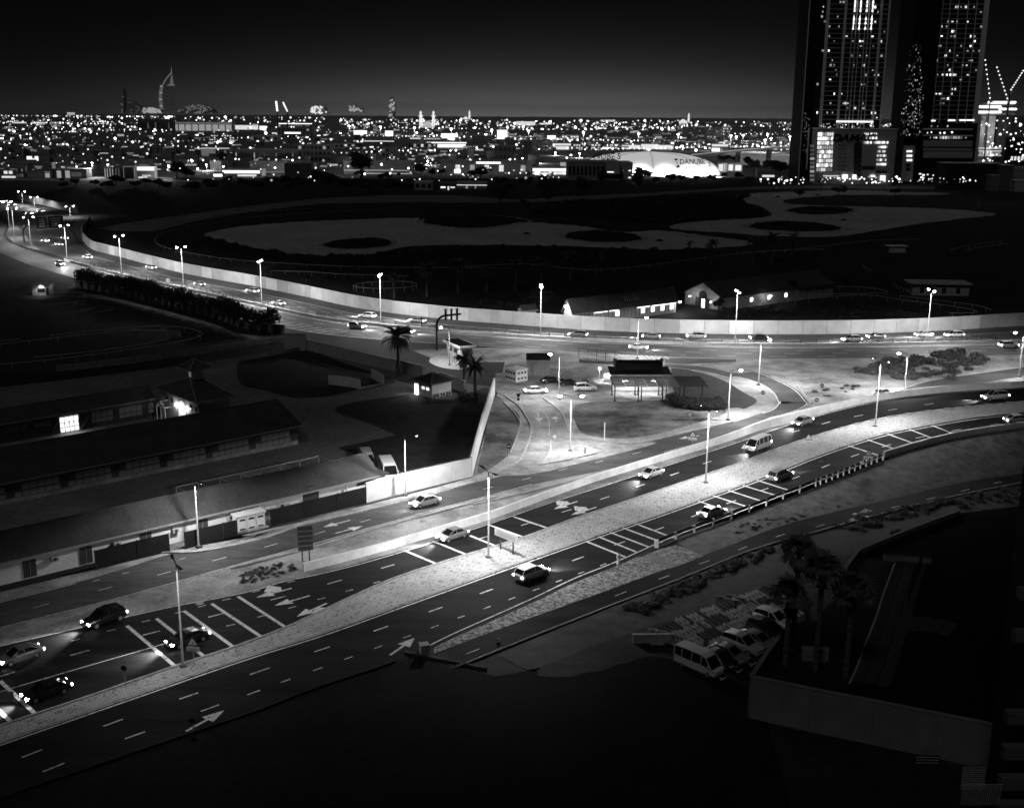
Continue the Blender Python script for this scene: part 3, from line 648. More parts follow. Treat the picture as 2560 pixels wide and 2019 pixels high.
# highway median
for i,(bx,by,ty) in enumerate([(168,649,564),(304,683,590),(459,720,618),(655,767,653),(952,812,688),(1351,846,715),(1837,862,729),(2316,861,726)]):
    lamp((bx,by),ty,'twin','highway median lamp, '+ord_(i)+' from the left along the long white wall', 12500, PI/2 if i>2 else PI/2-.5, True, group='highway median lamps')
for i,(bx,by,ty) in enumerate([(24,572,504),(37,597,522),(57,512,479),(78,623,543),(87,520,493),(176,541,516)]):
    lamp((bx,by),ty,'twin','twin lamp at the far left highway bend, '+ord_(i)+' from the left edge', 5000, .4, True, group='lamps of the highway bend')
# ================================================================== stables compound and huts
def tile_mat(name, c, per=.45):
    m = bpy.data.materials.new(name); m.use_nodes = True; n = m.node_tree.nodes; l = m.node_tree.links; b = n['Principled BSDF']
    b.inputs['Roughness'].default_value = .7; b.inputs['Specular IOR Level'].default_value = .3
    tc = n.new('ShaderNodeTexCoord'); br = n.new('ShaderNodeTexBrick'); br.inputs['Scale'].default_value = 1
    br.inputs['Brick Width'].default_value = .32; br.inputs['Row Height'].default_value = per; br.inputs['Mortar Size'].default_value = .035
    br.inputs['Color1'].default_value = (c,c,c,1); br.inputs['Color2'].default_value = (c*.75,)*3+(1,); br.inputs['Mortar'].default_value = (c*.45,)*3+(1,)
    nz = n.new('ShaderNodeTexNoise'); nz.inputs['Scale'].default_value = .4; nz.inputs['Detail'].default_value = 6
    r = n.new('ShaderNodeMapRange'); r.inputs[1].default_value=.3; r.inputs[2].default_value=.7; r.inputs[3].default_value=.65; r.inputs[4].default_value=1.1
    mx = n.new('ShaderNodeMix'); mx.data_type='RGBA'; mx.blend_type='MULTIPLY'; mx.inputs[0].default_value=1
    l.new(tc.outputs['Object'], br.inputs['Vector']); l.new(tc.outputs['Object'], nz.inputs['Vector']); l.new(nz.outputs[0], r.inputs[0])
    l.new(br.outputs['Color'], mx.inputs[6]); l.new(r.outputs[0], mx.inputs[7]); l.new(mx.outputs[2], b.inputs['Base Color'])
    bp = n.new('ShaderNodeBump'); bp.inputs['Strength'].default_value=.8; bp.inputs['Distance'].default_value=.06; bp.invert=True
    l.new(br.outputs['Fac'], bp.inputs['Height']); l.new(bp.outputs[0], b.inputs['Normal']); return m
M_tile = tile_mat('roof_tiles', .085, .36); M_tile_dk = tile_mat('dark_roof_tiles', .1)
M_glassdk = mat('dark_glass', .02, .15, spec=.6)
M_trim = mat('roof_trim', .32, .6, var=.2, scale=1)
M_frame = mat('dark_frame', .03, .6)
M_pane = mat('dusty_pane', .5, .35, var=.5, scale=.6, lo=.2)
M_door = mat('timber_door', .06, .6, var=.3, scale=3)
class Loc:
    """local frame: X along p->q, Y to the back"""
    def __init__(s, p, q):
        s.o = Vector((p.x,p.y,0)); d = Vector((q.x-p.x,q.y-p.y,0)); s.L = d.length; s.a = math.atan2(d.y,d.x)
        s.ax = d.normalized(); s.ay = Vector((-s.ax.y,s.ax.x,0))
    def to(s, w): d = Vector((w.x,w.y,0))-s.o; return d.dot(s.ax), d.dot(s.ay)
def gable(name, e0, e1, ze, r1, zrdg, label, roofm, wallm, over=.6, cat='building', r0=None, group=None):
    """long gable roof: near eave e0-e1 (pixels at height ze), ridge end r1 at zrdg"""
    E0, E1, R1 = G(*e0,ze), G(*e1,ze), G(*r1,zrdg); F = Loc(E0,E1); xr, yr = F.to(R1); yr = max(abs(yr), 2.5)
    t = thing(name, F.o, label, cat, group, F.a); L = F.L
    sl = math.atan2(zrdg-ze, yr); sd = math.hypot(zrdg-ze, yr)
    pl = MB().add([(0,0,0),(L,0,0),(L,sd,0),(0,sd,0),(0,0,.12),(L,0,.12),(L,sd,.12),(0,sd,.12)],[(3,2,1,0),(4,5,6,7),(0,1,5,4),(1,2,6,5),(2,3,7,6),(3,0,4,7)]).mesh('roof_slope', roofm)
    inst('roof', pl, t, (0,0,ze), (sl,0,0)); inst('roof', pl, t, (L,2*yr,ze), (sl,0,PI))
    MB().bar((0,-.06,ze-.02),(L,-.06,ze-.02),.1,.22).build('gutter', M_trim, t)
    MB().tube((0,yr,zrdg+.12),(L,yr,zrdg+.12),.14,.14,6).build('ridge_cap', roofm, t)
    o = over; w = MB().box((L/2,yr,ze/2-.05),(L-2*o,2*yr-2*o,ze-.1))
    for x in (o+.05, L-o-.05):
        w.add([(x-.1,o,ze-.1),(x-.1,2*yr-o,ze-.1),(x-.1,yr,zrdg-.25),(x+.1,o,ze-.1),(x+.1,2*yr-o,ze-.1),(x+.1,yr,zrdg-.25)],[(0,1,2),(5,4,3),(0,3,4,1),(1,4,5,2),(2,5,3,0)])
    w.build('wall', wallm, t)
    return t, F, L, yr
# compound ground
patch('stable_yard', GL(Q('a',(0,300),(1918,55))+Q('6',(560,935),(1545,1165),(2120,1240))+Q('b',(1797,750),(975,960),(0,1230))+Q('a',(1270,1490),(0,1700))), M_yard, z=Z_ZONE)
patch('lawn', GL(smooth(Q('6',(0,1010),(280,970),(560,928),(900,1050),(1300,1180),(1230,1225),(1010,1262),(760,1320),(560,1338),(420,1330),(200,1270),(0,1212)),3,True)), M_grass, z=Z_ZONE+.03)
patch('lawn', GL(Q('b',(735,240),(745,215),(800,195),(900,170),(1100,140),(1320,108),(1400,118),(1520,150),(1640,150),(1900,60),(1955,75),(1770,600),(1100,745),(950,600),(760,525),(1210,428),(1000,335),(800,275))), M_grass, z=Z_ZONE+.03)
patch('field', GL(Q('5',(0,1000),(400,1040),(1000,1070),(2100,1350))+Q('6',(380,850),(-100,950))+Q('5',(480,1690),(0,1690))), M_grass, z=Z_ZONE-.01)
# long roof nearest the road
t1,F1,L1,y1 = gable('stable_block', Q1('a',-160,1622), Q1('b',1090,740), 3.0, Q1('b',938,580), 5.6, 'long low building with lit tiled roof beside the service road', M_tile, M_white)
M_shade = mat('painted_panel', .3, .7)
mb = None
for k,(x,w) in enumerate([(6,1.6),(13,1.6),(21,1.5),(29,1.6),(36.5,1.6)]):
    d = MB().box((x,.55,1.3),(w,.08,2.2)).build('shutter', M_door, t1); MB().box((x,.5,1.3),(.06,.05,2.2)).build('mullion', M_trim, d)
for x in (9,17,25,33,41):
    a = MB().box((x,.3,1.9),(.9,.5,.6)).build('air_conditioner', mat('ac_casing',.4,.6), t1); MB().tube((x,.04,1.9),(x,.0,1.9),.22,.22,10).build('fan_grille', M_frame, a)
dw = MB().box((46,.52,1.3),(2.6,.1,2.5)).tube((46,.55,2.5),(46,.45,2.5),1.3,1.3,16).build('arched_doorway', M_door, t1)
for i in range(int((L1-53)/4.2)): MB().box((52+i*4.2,.3,1.45),(.16,.16,2.9)).build('veranda_post', M_white, t1)
MB().box(((50+L1-2)/2,1.0,1.2),(L1-52,.1,2.3)).build('reed_screen', mat('reed_screen',.05,.9,var=.8,scale=6,stretch=(8,1,.6),lo=.01,bump=.6), t1)
for x in (30,38): MB().tube((x,2.6,3.6),(x,2.6,4.9),.07,.07,6).build('vent_pipe', M_white, t1)
# pergola frame behind it
pg = thing('pergola_frame', G(*Q1('b',610,600),2.4)-Vector((0,0,2.4)), 'open steel frame of bays behind the lit tiled roof', 'pergola'); o0 = pg.location.copy()
pa = [G(*Q1('a',1320,1010),2.6)+ (G(*Q1('b',610,590),2.6)-G(*Q1('a',1320,1010),2.6))*i/7 for i in range(8)]; pb = [p+(G(*Q1('b',705,625),2.6)-G(*Q1('b',610,590),2.6)) for p in pa]
for a,b in zip(pa,pb): 
    MB().bar(a-o0,b-o0,.12).build('cross_beam', M_trim, pg); MB().bar(a-o0,a-o0-Vector((0,0,2.6)),.12).build('post', M_trim, pg)
MB().bar(pa[0]-o0,pa[-1]-o0,.14).build('long_beam', M_trim, pg); MB().bar(pb[0]-o0,pb[-1]-o0,.14).build('long_beam', M_trim, pg)
# middle stable with the long row of panes
t2,F2,L2,y2 = gable('stable_block', Q1('a',-170,1025), Q1('b',485,352), 3.4, Q1('b',320,150), 6.4, 'long stable with dark roof and two rows of small panes', M_tile_dk, mat('stable_wall',.1,.8,var=.3,scale=.5))
pane = MB().box((0,0,0),(1.02,.06,.95)).mesh('window_pane', M_pane); pane2 = MB().box((0,0,0),(1.02,.06,.75)).mesh('window_pane', M_pane)
stm = MB().box((0,0,0),(1.5,.08,1.0)).mesh('shutter', M_door)
nb = int((L2-1.6)/1.14)
for i in range(nb):
    x = 1.2+i*1.14
    if i%7 == 3: inst('shutter', stm, t2, (x,.56,2.35)); continue
    if i%7 == 4: pass
    else: inst('window_pane', pane, t2, (x,.57,2.3))
    inst('window_pane', pane2, t2, (x,.57,1.25))
MB().box((L2/2,.56,.42),(L2-1.4,.05,.7)).build('lower_boards', M_pane, t2)
vent = MB().box((0,0,.1),(5,2,.15)).build('roof_vent', M_trim, t2, (L2*.62,y2*.55,4.9)); vent.rotation_euler=(math.atan2(3.0,y2),0,0)
for i in range(9): MB().box((-2+i*.5,0,.2),(.1,1.6,.1)).build('slat', M_frame, vent)
# rear-left stable with the lit doorway
t3,F3,L3,y3 = gable('stable_block', Q1('a',-220,580), Q1('a',1160,350), 3.6, Q1('a',1170,265), 5.6, 'dark stable at far left with a brightly lit gridded doorway', M_tile_dk, mat('stable_wall',.1,.8))
def on3(r,x,z): return F3.to(G(*Q1(r,x,0 if False else 460),3.0))[0]
def xs3(x):   # local x of an eave pixel column
    lo_, hi_ = 0.0, L3
    tgt = Q1('a',x,0)[0]
    for _ in range(40):
        m = (lo_+hi_)/2
        if proj(F3.o+F3.ax*m+Vector((0,0,2)))[0] < tgt: lo_ = m
        else: hi_ = m
    return lo_
xd0, xd1 = xs3(455), xs3(597)
dl = MB().box(((xd0+xd1)/2,.54,1.5),(xd1-xd0,.04,2.9)).build('lit_doorway', glow('doorway_light',1.6), t3)
for i in range(5): MB().box((xd0+(xd1-xd0)*i/4,.48,1.5),(.1,.06,2.9)).build('door_bar', M_frame, dl)
for k in (.1,1.0,1.9,2.9): MB().box(((xd0+xd1)/2,.48,k),(xd1-xd0,.06,.1)).build('door_bar', M_frame, dl)
for i in range(4): MB().bar((xd0+(xd1-xd0)*i/4,.47,.1),(xd0+(xd1-xd0)*(i+1)/4,.47,1.9),.06).build('door_brace', M_frame, dl)
for a,b in ((xs3(390),xd0),(xd1+.2,xs3(690))):
    d = MB().box(((a+b)/2,.45,1.5),(b-a,.1,2.8)).build('sliding_door', M_door, t3)
    MB().bar((a,.36,.2),(b,.36,2.8),.1).build('door_brace', M_trim, d)
i = 0; x = xs3(700)
while x < L3-.6:
    if i%5 != 4:
        inst('window_pane', pane, t3, (x,.57,2.3)); inst('window_pane', pane2, t3, (x,.57,1.3))
    x += 1.14; i += 1
x = 1.0; i = 0
while x < xs3(385):
    if i%5 != 3: inst('window_pane', pane, t3, (x,.57,2.3))
    x += 1.14; i += 1
L = bpy.data.lights.new('doorway_lamp','AREA'); L.energy = 90; L.size = 2.4; o = bpy.data.objects.new('doorway_lamp', L); o.location = ((xd0+xd1)/2,-.2,2.2); o.rotation_euler = (rad(-60),0,0); link(o, t3)
# hip-roofed gatehouse with lit arch and cupola
def hip(parent, x0, x1, yy0, yy1, ze, za, m, ridge=None, name='roof'):
    cx, cyy = (x0+x1)/2, (yy0+yy1)/2; mb = MB()
    if ridge: 
        r = ridge/2; vs=[(x0,yy0,ze),(x1,yy0,ze),(x1,yy1,ze),(x0,yy1,ze),(cx,cyy-r,za),(cx,cyy+r,za)]; fs=[(0,1,4),(1,2,5,4),(2,3,5),(3,0,4,5),(3,2,1,0)]
    else: vs=[(x0,yy0,ze),(x1,yy0,ze),(x1,yy1,ze),(x0,yy1,ze),(cx,cyy,za)]; fs=[(0,1,4),(1,2,4),(2,3,4),(3,0,4),(3,2,1,0)]
    o = mb.add(vs,fs).build(name, m, parent)
    e = MB()
    for a,b in ((0,1),(1,2),(2,3),(3,0)): e.bar(Vector(vs[a])-Vector((0,0,.1)),Vector(vs[b])-Vector((0,0,.1)),.16,.2)
    e.build('eave_trim', M_trim, o)
    h = MB(); tops = (4,4,5,5) if ridge else (4,4,4,4)
    for a,b in zip(range(4),tops): h.bar(Vector(vs[a])+Vector((0,0,.05)),Vector(vs[b])+Vector((0,0,.05)),.12,.1)
    h.build('hip_ridge', M_trim, o)
    return o
C0, C1, C2 = G(*Q1('a',1155,265),5.6), G(*Q1('a',1470,378),5.6), G(*Q1('a',1768,325),5.6)
F4 = Loc(C0,C1); x2,yy2 = F4.to(C2); D4 = abs(yy2)
t4 = thing('gatehouse', F4.o, 'hip roofed gatehouse with glowing arch and small cupola tower', 'building', None, F4.a)
L4 = F4.L; hip(t4,0,L4,0,D4,5.6,8.4,M_tile_dk,D4*.2)
MB().box((L4/2,D4/2,2.75),(L4-1.6,D4-1.6,5.5)).build('wall', M_cream, t4)
ac = L4*.56
ar = MB().box((ac,.78,1.6),(2.6,.06,3.2)).tube((ac,.81,3.2),(ac,.75,3.2),1.3,1.3,18).build('lit_archway', glow('arch_light',.7), t4)
for x in (L4*.2,L4*.33,L4*.78,L4*.9): MB().box((x,.76,3.9),(.7,.08,.9)).build('window', M_glassdk, t4)
for x in (ac-2.0, ac+2.0):
    wl = MB().box((x,.65,3.4),(.3,.25,.5)).build('wall_lamp', glow('wall_lamp',25), t4)
    Lp = bpy.data.lights.new('wall_light','POINT'); Lp.energy = 45; Lp.shadow_soft_size=.2; o = bpy.data.objects.new('wall_light',Lp); o.location=(x,.2,3.3); link(o,t4)
cu = MB().box((L4*.5,D4*.55,8.4),(2.2,2.2,3.6)).build('cupola', M_cream, t4)
MB().box((L4*.5,D4*.55-1.12,9.0),(.8,.06,1.0)).build('window', glow('dim_window',.12), cu)
hip(t4,L4*.5-2.3,L4*.5+2.3,D4*.55-2.3,D4*.55+2.3,10.2,11.8,M_tile_dk,name='cupola_roof')
# glazed porch in front of the arch
q = G(*Q1('a',1180,500),0); px_ = thing('glazed_porch', q, 'small white framed glass porch before the glowing arch', 'porch', None, F4.a+.0)
for x in (0,1.6,3.2): 
    for y in (0,2.4,4.8): MB().box((x,y,1.35),(.12,.12,2.7)).build('post', M_white, px_)
for y in (0,2.4,4.8): MB().bar((0,y,2.7),(1.6,y,3.7),.1).bar((1.6,y,3.7),(3.2,y,2.7),.1).bar((0,y,2.7),(3.2,y,2.7),.1).build('rafter', M_white, px_)
for x,z in ((0,2.7),(1.6,3.7),(3.2,2.7)): MB().bar((x,0,z),(x,4.8,z),.1).build('purlin', M_white, px_)
# guardhouse on the lawn
def hut(name, c0, c1, c2, ze, za, label, wallm, over=.5, cat='hut', hipped=True, roofm=None):
    A,B,C = G(*c0,ze),G(*c1,ze),G(*c2,ze); F = Loc(A,B); _,d = F.to(C); D = abs(d)
    t = thing(name, F.o, label, cat, None, F.a); L=F.L
    if hipped: hip(t,0,L,0,D,ze,za,roofm or M_tile_dk)
    MB().box((L/2,D/2,ze/2-.06),(L-2*over,D-2*over,ze-.12)).build('wall', wallm, t)
    return t,F,L,D
t5,F5,L5,D5 = hut('guardhouse', Q1('6',1440,1175), Q1('6',1620,1222), Q1('6',1822,1185), 3.1, 4.6, 'small white guardhouse with dark pyramid roof and lit doorway', M_white)
dr = MB().box((1.4,.46,1.1),(1.0,.1,2.2)).build('lit_doorway', glow('doorway_bright',4), t5)
for x in (3.6,5.0): MB().box((min(x,L5-1),.46,1.8),(.8,.1,.5)).build('lit_window', glow('window_mid',1.2), t5)
L = bpy.data.lights.new('door_light','AREA'); L.energy=60; L.size=1.2; o=bpy.data.objects.new('door_light',L); o.location=(1.4,.2,1.6); o.rotation_euler=(rad(-55),0,0); link(o,t5)
for i in range(3):
    a = MB().box((L5-.2,1.6+i*1.6,.5),(.5,.9,.8)).build('air_conditioner', mat('ac_casing',.4,.6), t5); MB().tube((L5+.06,1.6+i*1.6,.5),(L5+.09,1.6+i*1.6,.5),.3,.3,10).build('fan_grille', M_frame, a)
# flat-roofed booth by the highway exit
A,B,C = G(*Q1('6',1715,845),3.6),G(*Q1('6',1855,905),3.6),G(*Q1('6',2020,900),3.6); F6=Loc(A,B); _,d=F6.to(C); D6=abs(d); L6=F6.L
t6 = thing('toll_booth', F6.o, 'pale flat roofed booth with dark windows beside the exit kerb', 'booth', None, F6.a)
MB().box((L6/2,D6/2,3.45),(L6,D6,.5)).build('flat_roof', M_white, t6); MB().box((L6/2,D6/2,3.72),(L6-.5,D6-.5,.04)).build('roof_felt', M_glassdk, t6)
MB().box((L6/2,D6/2,1.6),(L6-1.4,D6-1.4,3.2)).build('wall', M_white, t6)
for x in (L6*.3,L6*.62): MB().box((x,.68,2.0),(L6*.2,.06,.9)).build('window', M_glassdk, t6)
MB().box((L6-.68,D6*.6,1.6),(.06,1.4,2.2)).build('door', M_trim, t6)
patch('booth_island', GL(smooth(Q('6',(1600,1030),(1650,990),(1760,985),(1900,1010),(1980,1050),(1900,1100),(1760,1095),(1660,1070)),3,True)), M_kerb, z=.2)
# white ramp walls on the lawn
t7 = thing('ramp_wall', G(*Q1('6',750,1225)), 'low white angled walls of a sunken ramp on the lawn', 'wall'); o0=t7.location.copy()
for pts in (Q('6',(750,1222),(945,1245),(1020,1262)), Q('6',(1112,1165),(1218,1225))):
    wall_mb([p-o0 for p in GL(pts)],.2,0,2.1).build('side_wall', M_white, t7)
wall_mb([p-o0 for p in GL(Q('6',(1020,1258),(1218,1222)))],.2,0,.35).build('threshold', M_white, t7)
# transformer huts near the yard
def box_hut(name, A,B,C, ze, label, wallm, roofm, cat='hut'):
    A,B,C=G(*A,ze),G(*B,ze),G(*C,ze); F=Loc(A,B); _,d=F.to(C); D=abs(d); L=F.L
    t=thing(name,F.o,label,cat,None,F.a); MB().box((L/2,D/2,ze/2),(L-.3,D-.3,ze)).build('wall',wallm,t); MB().box((L/2,D/2,ze+.08),(L,D,.18)).build('roof',roofm,t)
    MB().box((L/2,D/2,.12),(L+.3,D+.3,.24)).build('plinth',M_kerb,t); return t,L,D
t8,L8,D8 = box_hut('substation_hut', Q1('7',205,1085), Q1('7',305,1110), Q1('7',410,1090), 2.7, 'small white substation hut with rows of dark vents', M_white, M_conc)
for z in (.9,2.1):
    for k in range(4): MB().box((L8*(.16+.22*k),.12,z),(L8*.13,.06,.42)).build('vent', M_frame, t8)
    for k in range(3): MB().box((L8-.12,D8*(.25+.26*k),z),(.06,D8*.14,.42)).build('vent', M_frame, t8)
A,B = Q1('7',390,1018),Q1('7',595,1020)
t9,F9,L9,y9 = gable('tin_shed', A, B, 3.6, Q1('7',560,968), 4.5, 'grey sheet metal shed with shallow gable roof behind the white hut', M_tile, mat('sheet_cladding',.28,.6,var=.3,scale=2,stretch=(3,3,.1)), .15)
for i in range(11): MB().box((.4+i*(L9-.8)/10,.12,1.75),(.06,.06,3.4)).build('cladding_rib', M_trim, t9)
MB().bar((L9*.25,.05,2.9),(L9*.45,.05,2.9),.08).bar((L9*.25,.05,2.9),(L9*.25,.05,0.1),.08).build('duct', M_frame, t9)
# white transformer cabinet by the service road
tc,Lc,Dc = box_hut('transformer_cabinet', Q1('b',-30,1070), Q1('b',205,1020), Q1('b',140,985), 2.3, 'white double door transformer cabinet on the kerb before the tiled roof', M_white, M_white, 'cabinet')
for k in range(3):
    dd = MB().box((Lc*(.2+.3*k),.1,1.15),(Lc*.26,.06,1.9)).build('door', M_white, tc); MB().box((Lc*(.2+.3*k),.05,1.8),(Lc*.18,.04,.25)).build('louvre', M_frame, dd); MB().box((Lc*(.2+.3*k),.05,.45),(Lc*.18,.04,.2)).build('louvre', M_frame, dd)
# dark screen fence along the pavement
def screen_fence(pts, h, label, step=5.5):
    pts = GL(pts); t = thing('screen_fence', pts[0], label, 'fence'); o0=pts[0]; st = walk(pts, step)+[(pts[-1],0)]
    for (p,_),(q,_) in zip(st[:-1],st[1:]): wall_mb([p-o0,q-o0],.04,.05,h,).build('screen_panel', mat('dark_mesh',.022,.9,var=.5,scale=1.5,lo=.012), t)
    pm = MB().box((0,0,h/2+.05),(.12,.12,h+.1)).mesh('post',M_frame)
    for p,_ in st: inst('post',pm,t,p-o0)
screen_fence(Q('b',(240,1142),(560,1062),(980,958)), 2.6, 'dark mesh screen fence right of the white cabinet')
screen_fence(Q('a',(720,1632),(1000,1560),(1270,1497)), 2.6, 'dark mesh screen fence left of the lamp before the stables')
screen_fence(Q('a',(1390,1475),(1780,1380)), 2.4, 'dark mesh screen fence between the lamp and the white cabinet')
patch('pavement', GL(Q('a',(1270,1500),(1480,1492),(1918,1385))+Q('b',(0,1215),(470,1110),(1000,985),(1797,765),(1850,788),(1000,1005),(470,1130),(0,1245))+Q('a',(1918,1420),(1500,1500),(1290,1510))), M_sand, z=.2)
# annex at the end of the tiled building
A=G(*Q1('b',905,790),2.6); wall=thing('annex_roof', G(*Q1('b',985,905)), 'small lean-to with ribbed roof at the end of the tiled building', 'shed', None, F1.a)
MB().box((.5,3,1.3),(6.5,5,2.6)).build('wall', M_white, wall); MB().box((.8,3,2.75),(7.2,5.6,.15)).build('roof', M_tile, wall)
# sand island huts at far left: gate kiosk
A=Q1('5',270,1000); k = G(*Q1('5',275,1045)); kk = thing('gate_kiosk', k, 'small white kiosk with lit window alone in the dark field', 'kiosk', None, rad(3))
kw = (G(*Q1('5',425,1040))-k).length
MB().box((kw/2,2,1.6),(kw,4,3.2)).build('wall', M_white, kk); MB().box((kw/2,2,3.3),(kw+.8,4.8,.25)).build('flat_roof', M_wallgrey, kk)
MB().box((kw*.55,-.03,1.7),(kw*.42,.06,1.2)).build('window', M_glassdk, kk); MB().box((kw*.9,-.03,1.2),(.9,.06,2.2)).build('door', M_frame, kk)
wl = MB().box((kw*.55,-.3,3.0),(.4,.3,.2)).build('lamp', glow('wall_lamp',25), kk)
Lp=bpy.data.lights.new('kiosk_light','SPOT'); Lp.energy=260; Lp.spot_size=rad(140); Lp.shadow_soft_size=.1; o=bpy.data.objects.new('kiosk_light',Lp); o.location=(kw*.55,-.5,2.9); link(o,kk)
rail_fence('barrier_rail', GL(Q('5',(430,1000),(640,972))), 1.1, 3, 'thin white barrier rail right of the lone kiosk', (1.0,), None, .06, .08)
# ================================================================== pavilion, barns, signs, gantry
# pavilion: dark two-step roof and slatted pergola on posts, lit beneath
A,B = G(*Q1('7',1100,1140),3.4),G(*Q1('7',1620,1140),3.4); F=Loc(A,B); L=F.L
pv = thing('pavilion', F.o, 'dark roofed open pavilion with lit slatted pergola on the sand', 'pavilion', None, F.a)
M_roofdk = mat('dark_metal_roof', .02, .6, var=.3, scale=1)
y_b = F.to(G(*Q1('7',1110,1080),3.9))[1]
MB().add([(0,0,3.4),(L,0,3.4),(L,y_b,4.0),(0,y_b,4.0),(0,0,3.6),(L,0,3.6),(L,y_b,4.2),(0,y_b,4.2)],[(3,2,1,0),(4,5,6,7),(0,1,5,4),(1,2,6,5),(2,3,7,6),(3,0,4,7)]).build('lower_roof', M_roofdk, pv)
x0,x1 = L*.1, L*.87
MB().box(((x0+x1)/2,y_b*.62,4.9),(x1-x0,y_b*.7,1.6)).build('upper_roof', M_roofdk, pv)
for x in (x0,x1): MB().box((x,y_b*.62,5.9),(.7,.7,.8)).build('chimney', M_wallgrey, pv)
# pergola deck in front
P0,P1 = F.to(G(*Q1('7',1115,1230),3.0)),F.to(G(*Q1('7',1935,1240),3.0)); yf = min(P0[1],P1[1]); xe = P1[0]
nsl = 15
for i in range(nsl):
    y = yf+(0-yf)*i/(nsl-1)
    x = 0.0
    while x < xe-1:
        w = min(2.2, xe-x); MB().box((x+w/2,y,3.05+.06*((int(x/2.2)+i)%2)),(w-.12,.44,.07)).build('slat', M_roofdk if x > L*.9 else mat('pergola_slat',.12,.6), pv); x += 2.2
for x in [0,L*.36,L*.73,xe*.99]:
    MB().bar((x,yf,2.9),(x,0,2.9),.16,.2).build('beam', M_roofdk, pv)
for x in (0,L*.37,L*.37+.6,L*.75,L*.75+.7):
    for y in (yf, yf*.45): MB().box((x,y,1.45),(.2,.2,2.9)).box((x,y,.1),(.5,.5,.2)).build('post', M_roofdk, pv)
for x in (L*1.08,L*1.15,xe*.98): MB().box((x,yf*.5,1.45),(.18,.18,2.9)).build('post', M_roofdk, pv)
MB().box((L*.5,.2,1.3),(L*.92,.2,2.6)).build('back_wall', M_white, pv)
for x in (L*.2,L*.45,L*.7):
    MB().box((x,yf*.35,2.8),(1.6,.3,.08)).build('ceiling_lamp', glow('lamp_tube',14), pv)
    La=bpy.data.lights.new('ceiling_light','AREA'); La.energy=200; La.size=1.6; o=bpy.data.objects.new('ceiling_light',La); o.location=(x,yf*.35,2.7); link(o,pv)
vm = thing('vending_machine', G(*Q1('7',1080,1200)), 'white lit vending machine left of the pavilion', 'vending machine', None, F.a)
MB().box((0,0,.95),(1.6,.9,1.9)).build('case', M_white, vm); MB().box((0,-.46,1.3),(1.1,.04,.9)).build('display', glow('window_mid',1.2), vm)
# hedge wall beside pavilion
# site fence behind the pavilion
rail_fence('mesh_fence', GL(Q('7',(835,1010),(1140,1035))), 2.6, 2.2, 'dark mesh fence between the shed and the pavilion', (1.0,.5,.1), M_frame, .05, .03)
panel_wall('low_wall', GL(Q('7',(840,1030),(1140,1050))), .6, 5, .2, M_wallgrey, 'low wall under the mesh fence behind the yard')
# floodlight over the yard cars
fl = thing('flood_lamp', G(*Q1('7',1010,1200)), 'low bright floodlight at the edge of the yard', 'floodlight')
MB().tube((0,0,0),(0,0,3),.06,.05,6).build('pole', M_pole, fl); MB().box((0,0,3.0),(.5,.3,.3)).build('lamp', glow('wall_lamp',25), fl)
Lp=bpy.data.lights.new('flood','SPOT'); Lp.energy=1500; Lp.spot_size=rad(130); Lp.spot_blend=.5; Lp.shadow_soft_size=.2; o=bpy.data.objects.new('flood',Lp); o.location=(-.4,-.3,2.8); o.rotation_euler=(0,rad(-50),rad(20)); link(o,fl)
# barns beyond the white wall
b1,Fb,Lb,yb = gable('barn', Q1('7',780,632), Q1('7',1685,522), 3.2, Q1('7',1545,415), 7.0, 'long barn with dark roof and lit windows just behind the white wall', M_tile_dk, M_cream)
for i,x in enumerate((.42,.66,.755,.85,.94)):
    MB().box((Lb*x,.55,1.9),(1.3,.08,1.5)).build('lit_window', glow('window_bright',2.5), b1)
for a,b in ((.2,.32),(.34,.42),(.6,.72),(.74,.97)): MB().box((Lb*(a+b)/2,.3,2.9),(Lb*(b-a),.1,.12)).build('eave_light', glow('tube_light',3.5), b1)
for i in range(26): MB().box((Lb*(.05+.9*i/25),.57,1.5),(.08,.05,2.8)).build('wall_rib', M_frame, b1)
vv=MB().box((0,0,.15),(6,2.4,.2)).build('roof_vent', M_frame, b1, (Lb*.56,yb*.6,5.6)); vv.rotation_euler=(math.atan2(3.8,yb),0,0)
for i in range(7): MB().box((-2.6+i*.85,0,.3),(.14,2.2,.1)).build('slat', M_trim, vv)
for x,yy,z in ((-.3,yb,5.2),(Lb+.4,0.2,3.1)):
    MB().box((x,yy,z),(.5,.5,.35)).build('wall_lamp', glow('wall_lamp_hot',40), b1)
    Lp=bpy.data.lights.new('barn_light','POINT'); Lp.energy=500; Lp.shadow_soft_size=.2; o=bpy.data.objects.new('barn_light',Lp); o.location=(x-.9 if x<0 else x+.5,yy-.6,z-.4); link(o,b1)
sw,_,Ls,_y = gable('small_shed', Q1('7',360,602), Q1('7',500,592), 2.4, Q1('7',500,565), 3.6, 'small shed roof peeking over the wall left of the lit barn', M_tile_dk, M_cream)
